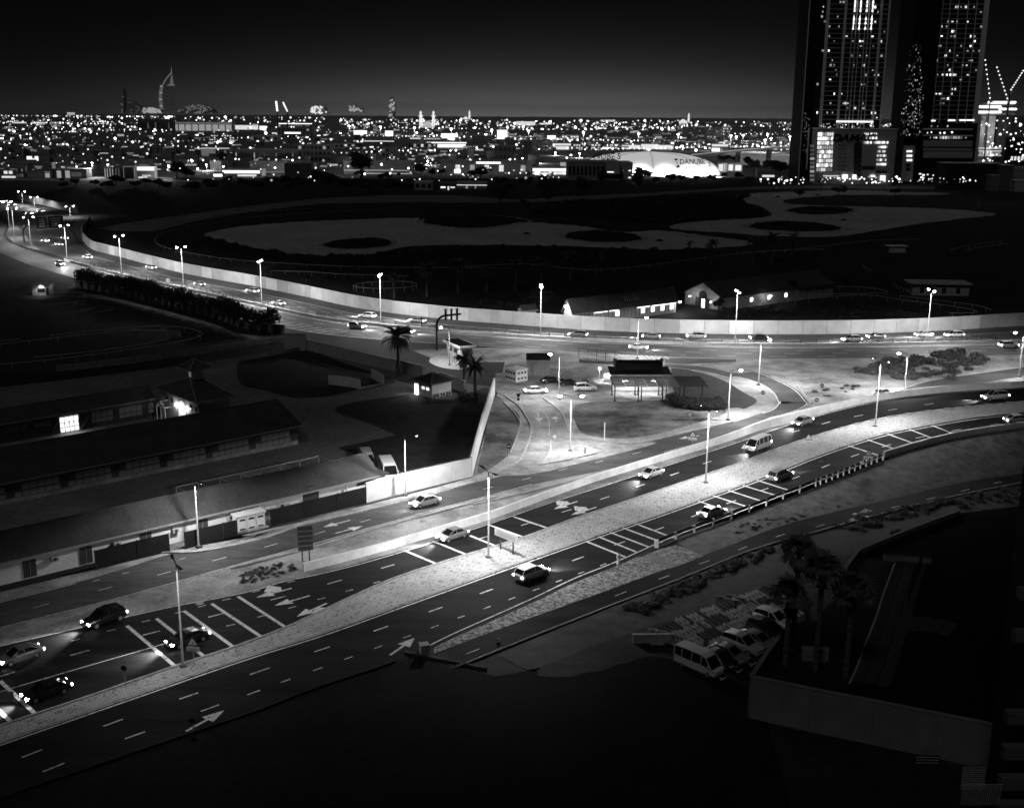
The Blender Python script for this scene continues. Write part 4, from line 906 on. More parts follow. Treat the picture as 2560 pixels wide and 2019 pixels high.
# arched barn
E0,E1 = G(*Q1('7',1735,432),4.0),G(*Q1('7',2045,485),4.0); R = G(*Q1('7',1888,365),7.5)
Fg = Loc(E0,E1); Lg = Fg.L; back = G(*Q1('8',645,755),4.0); yb_ = 55.0
rb = Fg.to(G(*Q1('8',560,670),7.5))
ab = thing('barn', Fg.o, 'barn with lit white gable and tall arched doorway', 'barn', None, Fg.a); D = 46.0
sh = Vector((rb[0]-Lg/2, rb[1], 0)); D = max(30.0, min(70.0, rb[1])); sx = 0
for s,xe_ in ((1,0.0),(-1,Lg)):
    MB().add([(xe_-s*.5,-.5,3.7),(Lg/2,-.5,7.5),(Lg/2,D,7.5),(xe_-s*.5,D,3.7),(xe_-s*.5,-.5,3.85),(Lg/2,-.5,7.65),(Lg/2,D,7.65),(xe_-s*.5,D,3.85)],[(3,2,1,0),(4,5,6,7),(0,1,5,4),(1,2,6,5),(2,3,7,6),(3,0,4,7)]).build('roof', M_tile_dk, ab)
gw = MB().prism([(0,0),(Lg,0),(Lg,D-.5),(0,D-.5)],0,3.8); gw.add([(0,0,3.8),(Lg,0,3.8),(Lg/2,0,7.4),(0,.3,3.8),(Lg,.3,3.8),(Lg/2,.3,7.4)],[(0,1,2),(5,4,3),(1,4,5,2),(2,5,3,0)]); gw.build('wall', mat('weathered_white',.5,.8,var=.6,scale=.7,lo=.2,detail=9), ab)
MB().box((Lg/2,-.04,1.7),(3.4,.1,3.4)).tube((Lg/2,.0,3.4),(Lg/2,-.09,3.4),1.7,1.7,18).build('arched_doorway', M_frame, ab)
MB().box((Lg/2+.3,-.12,1.3),(1.3,.06,2.6)).build('lit_door', glow('window_bright',2.5), ab)
for x in (Lg/2-2.3,Lg/2+2.3): MB().box((x,-.15,1.5),(1.2,.1,2.9)).build('open_door_leaf', M_door, ab)
for i in range(14): MB().box((Lg+.03,1+i*(D-2)/13,1.9),(.06,.1,3.6)).build('wall_rib', M_trim, ab)
for i,k in enumerate((.25,.4,.55)): MB().box((Lg+.04,D*k,2.2),(.06,1.2,1.2)).build('lit_window', glow('window_bright',2.5), ab)
for loc,e in (((Lg*.3,-2.5,3.2),420),((Lg*.85,-2.2,2.5),320),((Lg+3,D*.35,3.2),700)):
    Lp=bpy.data.lights.new('barn_light','POINT'); Lp.energy=e; Lp.shadow_soft_size=.2; o=bpy.data.objects.new('barn_light',Lp); o.location=loc; link(o,ab)
    MB().box(loc,(.3,.3,.2)).build('wall_lamp', glow('wall_lamp_hot',40), ab)
tk = thing('truck_shed', G(*Q1('8',270,905)), 'bright white lit canopy among trees beside the arched barn', 'shed', None, 0)
MB().box((3,1.5,1.2),(9,3,2.2)).build('wall', M_white, tk); MB().box((3,1.5,2.6),(10,4,.2)).build('roof', M_white, tk)
for x in (1,4.5): MB().box((x,-.4,3.3),(.5,.4,.4)).build('flood_head', glow('wall_lamp_hot',40), tk)
Lp=bpy.data.lights.new('shed_light','POINT'); Lp.energy=900; Lp.shadow_soft_size=.2; o=bpy.data.objects.new('shed_light',Lp); o.location=(2,-2.2,3.2); link(o,tk)
bh = thing('flat_hut', G(*Q1('8',1325,865)), 'pale flat roofed hut behind the highway lamp at right', 'hut', None, rad(-4))
MB().box((9,4,1.8),(18,8,3.6)).build('wall', M_cream, bh); MB().box((9,4,3.8),(19.5,9.5,.4)).build('flat_roof', M_cream, bh)
for x in (3,6,10,14.5): MB().box((x,-.03,1.6),(1.3,.06,1.8)).build('window', M_glassdk, bh)
bh2 = thing('garden_hut', G(*Q1('8',1150,548)), 'small pale open hut far back in the dark racecourse field', 'hut')
MB().box((3.5,2,1.4),(7,4,2.6)).build('wall', M_cream, bh2); MB().box((3.5,2,2.9),(8.6,5,.25)).build('flat_roof', M_white, bh2)
# ---- signs
M_signback = mat('sign_back', .1, .6); M_signface = mat('sign_face', .6, .5); M_black = mat('black_print', .015, .6)
def sign_tri(base, ty, label, r=.55, zf=None, plate=True):
    b = G(*base,(zf(base[0]) if zf else 0)+.1); h = hgt(b, ty); t = thing('warning_sign', b, label, 'road sign', None, rad(-8))
    MB().tube((0,0,0),(0,0,h-.1),.05,.05,6).build('post', mat('sign_post',.35,.5), t)
    zc = h-.62*r*1.6; s = r*1.25
    f = MB().add([(-s,-.07,zc-s*.6),(s,-.07,zc-s*.6),(0,-.07,zc+s*1.1),(-s,-.03,zc-s*.6),(s,-.03,zc-s*.6),(0,-.03,zc+s*1.1)],[(0,1,2),(5,4,3),(0,3,4,1),(1,4,5,2),(2,5,3,0)]).build('triangle_plate', M_black, t)
    s2=s*.78; MB().add([(-s2,-.085,zc-s2*.52),(s2,-.085,zc-s2*.52),(0,-.085,zc+s2*1.0)],[(0,1,2)]).build('sign_face', M_signface, f)
    MB().bar((-s*.15,-.1,zc-s*.2),(s*.2,-.1,zc+s*.25),.1,.03).bar((s*.2,-.1,zc-s*.2),(s*.05,-.1,zc+s*.1),.1,.03).build('symbol', M_black, f)
    if plate:
        p = MB().box((0,-.06,zc-s*1.05),(s*2,.05,s*.7)).build('lower_plate', M_signface, t)
        for k in (-.15,.05): MB().box((0,-.09,zc-s*1.05+k),(s*1.5,.01,.06)).build('text_line', M_black, p)
sign_tri(Q1('d',55,785), Q1('d',55,628)[1], 'warning triangle sign on the median behind a white van', zf=zr, plate=False)
sign_tri(Q1('d',537,705), Q1('d',540,558)[1], 'warning triangle with lower plate in the middle of the paved median', zf=zr)
sign_tri(Q1('d',990,800), Q1('d',990,675)[1], 'warning triangle with lower plate beside the guardrail', zf=zr)
sign_tri(Q1('c',1648,497), Q1('c',1652,400)[1], 'dark warning triangle on the service road before the barrier', plate=True)
sign_tri(Q1('e',1240,803), Q1('e',1228,620)[1], 'warning triangle sign beside the nearest tall lamp', plate=True)
def sign_disc(base, ty, label, r=.42, dark=True, name='road_sign', bar=True):
    b=G(*base,.1); h=hgt(b,ty); t=thing(name,b,label,'road sign',None,rad(-6))
    MB().tube((0,0,0),(0,0,h-.1),.045,.045,6).build('post', mat('sign_post',.35,.5), t)
    f=MB().tube((0,-.1,h-r),(0,-.05,h-r),r,r,16).build('disc', M_black if dark else M_signface, t)
    if bar: MB().box((0,-.11,h-r),(r*1.2,.02,r*.3)).build('bar', M_signface if dark else M_black, f)
sign_disc(Q1('c',223,618),Q1('c',225,493)[1],'dark no-entry disc sign on the verge left of the side street')
sign_disc(Q1('8',640,1635),Q1('8',641,1530)[1],'dark no-entry disc sign on the sand beside the loop ramp')
sign_disc(Q1('8',200,1650),Q1('8',200,1582)[1],'dark no-entry disc sign inside the loop ramp bend')
sign_disc(Q1('d',605,335),Q1('d',607,284)[1],'short dark disc sign at the foot of the loop ramp')
sign_disc(Q1('c',578,470),Q1('c',578,425)[1],'small pale disc sign on the junction island',.3,False)
sign_disc(Q1('c',1628,308),Q1('c',1628,258)[1],'small pale disc sign in the infield grass',.3,False)
sign_disc(Q1('e',803,945),Q1('e',793,795)[1],'thin disc sign on the narrow left end of the median',.3,True,bar=False)
sign_disc(Q1('e',1235,1215),Q1('e',1228,1130)[1],'thin disc sign by the big arrow in the dark foreground',.3,True,bar=False)
sign_disc(Q1('5',1422,940),Q1('5',1422,898)[1],'round white sign on the highway median under the third lamp',.7,False)
sign_disc(Q1('f',1500,0) if False else (1246,1603),1593,'small pale marker post where the cycle path meets the dark lot',.25,False)
for base,ty,lab in ((Q1('c',965,465),Q1('c',965,335)[1],'plain pale post in the middle of the infield edge'),(Q1('c',815,575),Q1('c',815,528)[1],'short dark marker post on the junction island')):
    b=G(*base,.1); h=hgt(b,ty); t=thing('marker_post',b,lab,'post'); MB().tube((0,0,0),(0,0,h),.07,.07,6).build('post',M_white if 'pale' in lab else M_black,t); MB().box((0,0,h+.05),(.2,.2,.1)).build('cap',M_white if 'pale' in lab else M_black,t)
b=G(*Q1('c',297,228),.1); t=thing('yield_sign',b,'inverted triangle give way sign left of the side street','road sign'); h=hgt(b,Q1('c',297,105)[1])
MB().tube((0,0,0),(0,0,h),.05,.05,6).build('post', mat('sign_post',.35,.5), t); MB().add([(-.5,-.08,h),(.5,-.08,h),(0,-.08,h-.85),(-.5,-.04,h),(.5,-.04,h),(0,-.04,h-.85)],[(0,2,1),(3,4,5),(0,1,4,3),(1,2,5,4),(2,0,3,5)]).build('triangle_plate', M_black, t); MB().box((0,-.06,h-1.1),(.5,.05,.4)).build('lower_plate', M_black, t)
# two-legged boards
def board(legs, top, bot, label, face, dz=0, zf=None, w_over=.4):
    A,B=[G(*p,(zf(p[0]) if zf else 0)+.05) for p in legs]; ht=hgt(A,top); hb=hgt(A,bot); d=(B-A); L=d.length; t=thing('sign_board',A,label,'road sign',None,math.atan2(d.y,d.x))
    for x in (0,L): MB().box((x,0,hb/2+.3),(.16,.16,hb+.6)).build('leg', mat('sign_leg',.12,.5), t)
    f=MB().box((L/2,-.14,(ht+hb)/2),(L+2*w_over,.08,ht-hb)).build('panel', face, t)
    return t,f,L,ht,hb
t,f,L,ht,hb=board((Q1('c',160,1320),Q1('c',257,1360)),Q1('c',140,1150)[1],Q1('c',160,1212)[1],'white lettered board on two legs on the median beside the lamp',M_signface,zf=zr,w_over=1.0)
for k in (.28,.5,.72): MB().box((L/2,-.2,hb+(ht-hb)*k),(L+1.2,.02,.1)).build('text_line', M_wallgrey, f)
t,f,L,ht,hb=board((Q1('b',485,1410),Q1('b',540,1405)),Q1('b',470,1132)[1],Q1('b',500,1320)[1],'tall dark two-post board seen from behind at the barrier end',M_signback,w_over=.5)
for k in (.2,.4,.6,.8): MB().box((L/2,-.2,hb+(ht-hb)*k),(L+.9,.04,.12)).build('stiffener', M_trim, f)
e=thing('edge_sign', G(*Q1('e',-10,1130)), 'small pale sign board cut by the left picture edge', 'road sign', None, rad(10)); h=hgt(e.location.copy(),Q1('e',0,968)[1])
MB().tube((0,0,0),(0,0,h),.06,.06,6).build('post',M_frame,e); MB().box((.8,-.1,h-.5),(1.6,.06,1.0)).build('panel',mat('sign_grey',.3,.6),e)
cb=thing('concrete_block', G(*Q1('f',1560,790)), 'concrete bollard block at the tip of the gravel wedge', 'bollard', None, rad(20)); MB().prism([(-.45,-.45),(.45,-.45),(.45,.45),(-.45,.45)],0,1.1).build('body',M_wallgrey,cb); MB().box((0,0,1.13),(1.0,1.0,.08)).build('cap',M_wallgrey,cb)
# cantilever with three signals
b=G(*Q1('6',1665,930)); h=hgt(b,Q1('6',1700,640)[1]); t=thing('cantilever_signal', b, 'dark curved cantilever post with three signal heads beside the highway', 'signal', None, rad(10))
pts=[(0,0,0),(0,0,h*.72),(.25,0,h*.85),(.9,0,h*.95),(1.8,0,h),(6,0,h+.3)]
mb=MB()
for a,c in zip(pts[:-1],pts[1:]): mb.tube(a,c,.28,.26,8)
mb.build('mast',M_frame,t)
for x in (2.2,3.6,5.0): s=MB().box((x,-.3,h+.2),(.5,.3,2.6)).build('signal_head',M_frame,t); MB().box((x,-.3,h+1.6),(.8,.4,.15)).build('hood',M_frame,s)
# overhead gantry at the bend
b=G(*Q1('5',205,595)); b2=G(*Q1('5',625,560)); d=b2-b; L=d.length; h=hgt(b,Q1('5',250,452)[1]); t=thing('sign_gantry', b, 'arched overhead gantry with two dark direction boards at the highway bend', 'gantry', None, math.atan2(d.y,d.x))
for x,s in ((0,1),(L,-1)):
    p=[(x,0,0),(x,0,h*.7),(x+s*1.0,0,h*.9),(x+s*3.0,0,h)]; mb=MB()
    for a,c in zip(p[:-1],p[1:]): mb.tube(a,c,.35,.35,8)
    mb.build('leg',M_frame,t)
MB().bar((3,0,h),(L-3,0,h),.5,.5).bar((3,0,h-1.2),(L-3,0,h-1.2),.25,.25).build('beam',M_frame,t)
M_gsign=mat('gantry_sign',.02,.5); M_gtext=mat('gantry_text',.35,.5)
for x0,x1 in ((L*.26,L*.47),(L*.49,L*.8)):
    f=MB().box(((x0+x1)/2,-.5,h+.6),(x1-x0-.3,.15,5.0)).build('sign_panel',M_gsign,t)
    for k in range(4):
        w=(x1-x0)*random.uniform(.5,.8); MB().box(((x0+x1)/2,-.62,h-1.0+k*1.05),(w,.03,.35)).build('text_line',M_gtext,f)
MB().bar((L*.26,-.6,h-2.3),(L*.85,-.6,h-2.3),.3,.15).build('light_bar',M_galv,t)
# ================================================================== racecourse: dry ponds, rails, trees, palms
def spatch(name, r, pts, m, z, n=5): return patch(name, GL(smooth(Q(r,*pts),n,True)), m, z=z)
spatch('dry_pond','r',[(265,315),(370,298),(520,270),(900,240),(1340,222),(1640,212),(1800,208),(2166,215)],M_pond,.05,1) if False else None
patch('dry_pond', GL(jit(smooth(Q('r',(330,320),(400,295),(560,268),(900,240),(1340,222),(1650,215),(1690,230),(1760,255),(2100,262))+Q('s',(280,290),(560,310),(900,350),(1150,345),(1400,375),(1700,415),(1640,440),(1200,462),(900,455),(500,440),(0,435))+Q('r',(1850,385),(1600,395),(1440,430),(1280,448),(1080,450),(880,440),(700,410),(520,375),(380,345)),9,True),.7)), M_pond, z=.05)
patch('dry_pond', GL(jit(smooth(Q('8',(0,108),(180,92),(440,85),(900,80),(1300,92),(1600,100),(1500,112),(1000,112),(700,118),(430,140),(350,160),(420,180),(700,195),(1150,205),(1500,215),(1800,235),(1950,262),(1700,290),(1300,340),(950,400),(700,428),(400,425),(200,415),(0,405))+Q('s',(1850,382),(1600,360),(1350,345),(1200,328),(1260,300),(1500,280),(1780,262),(1835,238),(1760,190),(1640,160),(1600,130)),9,True),.5)), M_pond, z=.05)
M_scrub = mat('dark_scrub', .02, var=.6, scale=.2, bump=1.0, bscale=1.5, lo=.006)
M_rim = mat('pale_rim', .4, var=.5, scale=.2, lo=.15)
def island(r, pts, lab):
    """scrubby hump: low mound with ragged rim"""
    w = GL(jit(smooth(Q(r,*pts),8,True),.7)); c = sum(w,Vector())/len(w); mb = MB(); n=len(w); rings=[]
    for k,(s,z) in enumerate(((1.12,.06),(1.0,.25),(.92,.9),(.7,1.5),(.3,1.8))):
        rings.append([c+(p-c)*s*random.uniform(.96,1.04)+Vector((0,0,z*random.uniform(.7,1.3) if k else .06)) for p in w])
    vs=[v for r_ in rings for v in r_]; fs=[(k*n+i,k*n+(i+1)%n,(k+1)*n+(i+1)%n,(k+1)*n+i) for k in range(1,4) for i in range(n)]+[tuple(4*n+i for i in range(n))]
    o=MB().add(vs,fs).build('scrub_island',M_scrub); o['kind']='structure'
    ribbon('shore_rim',[*rings[0],rings[0][0]],2.0,M_rim,None,.04)
for a in ((('r'),[(1085,385),(1200,362),(1400,353),(1500,365),(1480,390),(1300,408),(1160,405)],''),('r',[(1720,235),(1850,210),(2100,200)]+[( (1200+270/2.5186-380)*2.5186,(440+285/2.5186-460)*2.5186 )]+[(2100,275),(1900,272),(1780,258)],''),
          ('s',[(535,378),(640,355),(800,352),(1000,385),(990,405),(800,418),(620,405)],''),('8',[(105,345),(250,320),(500,325),(700,345),(790,372),(600,388),(300,382),(150,365)],''),('8',[(410,225),(600,207),(800,215),(880,232),(760,255),(520,258),(430,245)],'')):
    island(*a)
for r,x,y in (('8',808,300),('8',315,126),('8',612,110),('s',295,362),('s',1130,406)):
    b=G(*Q1(r,x,y+4)); o=MB().lathe([(2.2,0),(1.2,.7),(.2,1.0)],n=7).build('rock_heap',M_scrub,None,b); o['kind']='structure'
# dark scrub belts between the ponds
spatch('scrub_belt','s',[(480,165),(800,150),(1300,118),(1700,95),(2100,88),(2060,95),(1700,110),(1590,135),(1640,165),(1780,200),(1810,235),(1750,255),(1450,270),(1150,300),(900,290),(600,265),(300,235),(480,200)],M_scrub,.06,3)
spatch('track_bed','s',[(-2400,330),(-1900,250),(-1000,140),(-200,120),(200,150),(500,130),(1100,105),(1600,72),(2166,62),(2900,70),(2900,82),(2166,78),(1600,88),(1000,130),(500,158),(100,170),(-1000,175),(-1800,285),(-2060,350)],mat('race_track',.2,var=.4,scale=.1,lo=.1),.045,2)
# white running rails
M_rail = mat('running_rail', .5, .5)
def rrail(pts, label, h=1.2, step=6.0, closed=False, rr=.07):
    w=GL(smooth(pts,5,closed)); 
    if closed: w.append(w[0])
    rail_fence('running_rail', w, h, step, label, (1.0,), M_rail, .06, rr, 'rail', 'running rails')
rrail(Q('r',(1640,150),(1200,182),(700,215),(330,262),(130,300),(30,345),(25,380),(70,410),(200,445),(500,493),(900,522),(1300,540),(1700,545),(2166,545)),'long white running rail round the left end of the dry pond',1.2,7)
rrail(Q('r',(0,265),(200,230),(500,195),(1000,165)),'faint outer rail above the left bend of the track')
rrail(Q('s',(-150,590),(300,575),(700,610),(1100,575),(1500,520),(1900,485),(2166,478)),'faint running rail behind the row of dark palms')
rrail(Q('8',(0,560),(250,555),(580,525),(820,495),(1060,470),(1390,462)),'faint rail crossing behind the arched barn')
rrail(Q('8',(340,945),(700,905),(1000,893),(1250,930),(1500,960),(1700,990),(1805,1015),(1780,1028),(1600,1030)),'bright hooked running rail just above the white wall at right')
rrail(Q('8',(40,950),(400,920),(650,888),(1000,878),(1140,865),(980,835),(750,825)),'bent running rail above the hooked rail at right')
rrail(Q('8',(490,855),(600,878),(670,888)),'short rail stub beside the canopy shed',step=3)
rrail(Q('8',(1230,897),(1500,930),(1800,970),(1920,1005)),'second straight rail under the flat hut')
rrail(Q('8',(1610,545),(1750,510),(2000,475)),'faint curved rail in the dark field far right')
rrail(Q('8',(1720,550),(1850,520),(2050,495)),'faint inner curved rail in the dark field far right')
rrail(Q('8',(950,665),(1015,705)),'short faint rail right of the barns',step=4)
rrail(Q('8',(1180,805),(1280,855)),'short faint slanting rail left of the flat hut',step=4)
rrail(Q('6',(960,420),(1050,395),(1250,385),(1430,388),(1495,405),(1450,430),(1250,445),(1050,440)),'round exercise ring rail beside the wall and palms',1.4,3.5,True)
rrail(Q('6',(270,290),(600,300),(900,320),(1430,335)),'double rail behind the bushes above the wall',1.3,5)
rrail(Q('5',(0,1500),(500,1440),(1000,1385),(1300,1378),(1480,1390),(1530,1412),(1480,1440),(1200,1500),(800,1560),(290,1612)),'inner looped white rail in the dark left field',1.3,7)
rrail(Q('5',(430,1422),(900,1372),(1300,1345),(1550,1355),(1700,1395),(1690,1430),(1500,1480),(1000,1560),(500,1625),(0,1675)),'outer looped white rail in the dark left field',1.3,7)
rrail(Q('5',(0,1472),(170,1455)),'short rail end at the left picture edge',1.3,6)
# ---- foliage
def leaf_mat(name,c):
    return mat(name,c,.8,var=.6,scale=1.3,lo=c*.3)
M_leaf = leaf_mat('tree_leaf',.05); M_leaf2 = leaf_mat('hedge_leaf',.045); M_bark = mat('bark',.1,.9,var=.5,scale=3,bump=.6)
M_frond = mat('palm_frond',.17,.6,var=.5,scale=.8,lo=.03)
def crown_mesh(name, blobs, n, ls, m, seed):
    R=random.Random(seed); mb=MB(); tot=sum(b[3]**2 for b in blobs)
    for cx,cyy,cz,r,sq in blobs:
        k=int(n*r*r/tot)
        for _ in range(k):
            d=Vector((R.gauss(0,1),R.gauss(0,1),R.gauss(0,1))).normalized(); q=r*(R.random()**.35)*R.uniform(.8,1.08)
            p=Vector((cx+d.x*q,cyy+d.y*q,cz+d.z*q*sq)); s=ls*R.uniform(.6,1.4)
            a=(d+Vector((R.gauss(0,.6),R.gauss(0,.6),R.gauss(0,.6)))).normalized(); u=a.cross(Vector((R.gauss(0,1),R.gauss(0,1),R.gauss(0,1)))).normalized()*s; v=a.cross(u).normalized()*s*.7
            mb.add([p-u,p+v*.8-u*.2,p+u,p-v*.8+u*.2],[(0,1,2,3)])
    return mb.mesh(name,m)
TREES=[]
for sd in range(4):
    R=random.Random(sd+40); bl=[(0,0,3.4,1.9,.8)]
    for i in range(8):
        a=R.uniform(0,6.28); q=R.uniform(.8,2.0); bl.append((q*math.cos(a),q*math.sin(a),R.uniform(2.6,4.8),R.uniform(.7,1.35),.85))
    cr=crown_mesh('crown',bl,1500,.24,M_leaf,sd); tk=MB().tube((0,0,0),(.1,.05,2.4),.24,.15,7)
    for i in range(4): 
        a=R.uniform(0,6.28); tk.tube((.1,.05,1.6+.2*i),(1.2*math.cos(a),1.2*math.sin(a),3.2+.3*i),.1,.04,5)
    TREES.append((cr,tk.mesh('trunk',M_bark,True)))
def tree(base, top, label, k=None, wide=1.0, group='trees', name='tree', zz=0.0):
    b=G(*base,zz); h=max(hgt(b,top),1.5); cr,tk=TREES[random.randrange(4) if k is None else k]; s=h/5.5
    t=thing(name,b,label,'tree',group,random.uniform(0,6.28)); inst('crown',cr,t,(0,0,0),(0,0,0),(s*wide,s*wide,s)); inst('trunk',tk,t,(0,0,0),(0,0,0),(s,s,s))
    return t
# clipped tree row beside the highway
rowp = walk(GL(smooth(Q('5',(690,985),(1000,1050),(1300,1120),(1600,1205),(1900,1275))+Q('6',(0,755),(200,790),(370,815)),5)), 4.3)
bl=[(0,0,3.6,1.8,.95),(.6,.5,4.6,1.2,.8),(-.7,-.3,4.4,1.2,.8),(.2,-.7,3.0,1.4,.9),(-.4,.7,3.0,1.4,.9)]
hc=[crown_mesh('crown',bl,1100,.2,M_leaf2,70+i) for i in range(3)]; ht_=MB().tube((0,0,0),(0,0,2.6),.16,.12,6).mesh('trunk',M_bark)
N=len(rowp)
for i,(p,a) in enumerate(rowp):
    t=thing('hedge_tree',p,'clipped tree in the dense dark row, '+ord_(i)+' from the far left end','tree','clipped tree row by the highway',random.uniform(0,6.28)); s=random.uniform(1.15,1.4)
    inst('crown',hc[i%3],t,(0,0,0),(0,0,0),(s,s,s*.98)); inst('trunk',ht_,t,(0,0,0),(0,0,0),(s,s,s))
# strip of pale wall behind the row
panel_wall('boundary_wall', GL(smooth(Q('5',(640,975),(1000,1035),(1400,1130),(1900,1262))+Q('6',(0,742),(380,795)),4)), 2.4, 5, .2, M_cream, 'pale low wall showing between the trunks of the clipped trees')
# ---- palms
def frond_mesh(L,w,droop,m,seed,nl=26):
    R=random.Random(seed); mb=MB(); pts=[]
    for i in range(9):
        t=i/8; a=rad(50)-droop*t; pts.append(Vector((L*(t-.15*t*t),0,L*(.45*t-droop*.62*t*t))))
    for a,b in zip(pts[:-1],pts[1:]): mb.bar(a,b,.06,.05)
    for i in range(nl):
        t=.12+.86*i/nl; j=min(int(t*8),7); p=pts[j].lerp(pts[j+1],t*8-j); ll=w*math.sin(PI*min(1,.15+t*.85))*R.uniform(.8,1.1)
        for s in (1,-1):
            e=p+Vector((ll*.5,s*ll,-ll*.35*R.uniform(.5,1.4))); n=Vector((.09,0,0)); mb.add([p-n,p+n,e],[(0,1,2)])
    return mb.mesh('frond',m)
FR=[frond_mesh(3.3,.55,1.0,M_frond,1),frond_mesh(3.1,.55,1.35,M_frond,2),frond_mesh(3.0,.5,.7,M_frond,3)]
def trunk_mesh(h,r):
    mb=MB(); prof=[]
    n=int(h/.35)
    for i in range(n+1): z=h*i/n; prof+= [(r*(1.15-.2*i/n)+(.05 if i%2 else 0),z)]
    return mb.lathe(prof,n=9).mesh('trunk',M_bark)
CROWN_D=None
def joined_crown(nf,seed,rr=1.0):
    R=random.Random(seed); mb=MB()
    for i in range(nf):
        me=FR[i%3]; rot=Matrix.Rotation(i*2.4+R.uniform(-.2,.2),3,'Z')@Matrix.Rotation(rad(R.uniform(-55,45)),3,'Y')
        k=len(mb.v); mb.v+=[tuple(rot@v.co) for v in me.vertices]; mb.f+=[tuple(i_+k for i_ in p.vertices) for p in me.polygons]
    return mb.mesh('crown',M_frond)
JC=[joined_crown(34,5),joined_crown(30,6)]
def palm(base,top,label,near=False,group='date palms',wide=1.0):
    b=G(*base); h=hgt(b,top); t=thing('date_palm',b,label,'palm tree',group,random.uniform(0,6.28)); s=max(h/8.5,.7)*wide; ht=h-1.6*s
    inst('trunk',trunk_mesh(ht,.3),t)
    if near:
        for i in range(38): inst('frond',FR[i%3],t,(0,0,ht),(0,rad(random.uniform(-60,50)),i*2.4),(s,s,s))
    else: inst('crown',JC[random.randrange(2)],t,(0,0,ht),(0,0,0),(s,s,s))
palm(Q1('6',1340,1150),Q1('6',1340,735)[1],'tall date palm alone before the grey compound wall',True,wide=1.1)
palm(Q1('6',1900,1275),Q1('6',1880,958)[1],'left date palm of the pair behind the guardhouse',True)
palm(Q1('6',1992,1365),Q1('6',1995,1000)[1],'right date palm of the pair at the compound wall end',True)
for i,(r,x,yb_,yt) in enumerate([('6',1305,490,275),('6',1580,480,195),('6',1845,450,160),('6',2085,440,215),('7',60,370,210),('7',300,430,165),('7',520,370,145),('7',765,340,95),('7',980,320,90),('7',1770,120,0)]):
    palm(Q1(r,x,yb_),Q1(r,x,yt)[1],'dim date palm behind the white wall, '+ord_(i)+' from the left',group='palms behind the wall')
for i,(x,yb_,yt) in enumerate([(1455,565,392),(1715,535,372),(1840,550,345),(1965,520,352),(2500,500,330)][:4]):
    palm(Q1('s',x,yb_),Q1('s',x,yt)[1],'palm silhouette against the dry pond, '+ord_(i)+' from the left',group='palms before the dry pond')
# bushes near the wall and barns
for i,(r,x,yb_,yt,wd_) in enumerate([('6',210,300,225,1.3),('6',560,350,280,1.2),('6',730,370,285,1.1),('6',910,375,285,1.1),('7',2020,600,480,.9),('7',2100,660,560,1.6),('8',100,1035,950,1.8),('8',270,1035,965,1.6),('8',210,905,735,.8),('8',400,900,740,.8),('8',820,800,725,1.5),('8',600,730,670,1.2)]):
    tree(Q1(r,x,yb_),Q1(r,x,yt)[1],'leafy bush beyond the white wall, '+ord_(i)+' of those listed from left to right' if False else ['round bush left of the lamp above the white wall','bush behind the wall, second of four near the exercise ring','bush behind the wall, third of four near the exercise ring','dark round bush nearest the exercise ring','small dark tree before the arched barn','wide bush right of the arched barn door','pale leafy bush over the wall top at right','second pale leafy bush over the wall top at right','small tree left of the lit canopy shed','small tree right of the lit canopy shed','wide dark bush behind the bent rail','pale bush at the far end of the arched barn'][i],wide=wd_,group='bushes beyond the wall',name='bush')
# scrub on the sand by the slip road and small tufts
tuft=crown_mesh('tuft',[(0,0,.25,.6,.5),(.4,.3,.2,.4,.5),(-.4,.2,.2,.45,.5)],160,.13,M_leaf,91)
M_dry = leaf_mat('dry_tuft',.17)
def tufts(name,poly_r,pts,n,label,smin=.6,smax=1.6,seed=3,m=None):
    R=random.Random(seed); w=GL(Q(poly_r,*pts)); xs=[p.x for p in w]; ys=[p.y for p in w]; mb=MB(); k=0
    def inside(x,y):
        c=False; m=len(w)
        for i in range(m):
            a,b=w[i],w[i-1]
            if (a.y>y)!=(b.y>y) and x<(b.x-a.x)*(y-a.y)/(b.y-a.y)+a.x: c=not c
        return c
    while k<n:
        x,y=R.uniform(min(xs),max(xs)),R.uniform(min(ys),max(ys))
        if not inside(x,y): k+=.2; continue
        s=R.uniform(smin,smax); a=R.uniform(0,6.28); rot=Matrix.Rotation(a,3,'Z'); k0=len(mb.v)
        mb.v+=[tuple(rot@v.co*s+Vector((x,y,.05))) for v in tuft.vertices]; mb.f+=[tuple(i+k0 for i in p.vertices) for p in tuft.polygons]; k+=1
    o=mb.build(name,m or M_dry); tag(o,label,'scrub',kind='stuff')
tufts('scrub','8',[(830,1430),(1200,1350),(1650,1290),(1900,1330),(1650,1500),(1200,1520),(1050,1480)],120,'dark scrub on the sand beside the slip road',1.0,2.6)
tufts('scrub','8',[(560,1600),(900,1540),(960,1560),(700,1640)],14,'low scrub beside the no-entry sign on the sand',.5,1.1,4)
tufts('scrub','d',[(0,1240),(700,1080),(1300,900),(1800,830),(1700,900),(700,1130),(0,1330)],420,'dry tufts on the bank below the ramp',.3,.7,5)
tufts('scrub','g',[(200,650),(830,380),(1400,140),(1720,40),(1500,180),(1000,420),(400,720)],260,'weeds on the soil bank beside the cycle path',.4,1.0,6)
tufts('scrub','b',[(0,1500),(300,1430),(470,1440),(300,1530),(0,1600)],60,'weeds on the verge at the barrier end',.3,.6,7)
tufts('scrub','d',[(700,1240),(1300,1100),(2166,960),(2166,1040),(1400,1160),(900,1300)],160,'weeds right along the cycle path bank',.5,1.2,8)
tufts('scrub','s',[(480,175),(1300,128),(1700,110),(1640,165),(1810,235),(1450,270),(1150,300),(600,265),(350,235)],420,'dark bushes on the belt between the dry ponds',2.0,5.5,12,M_leaf)
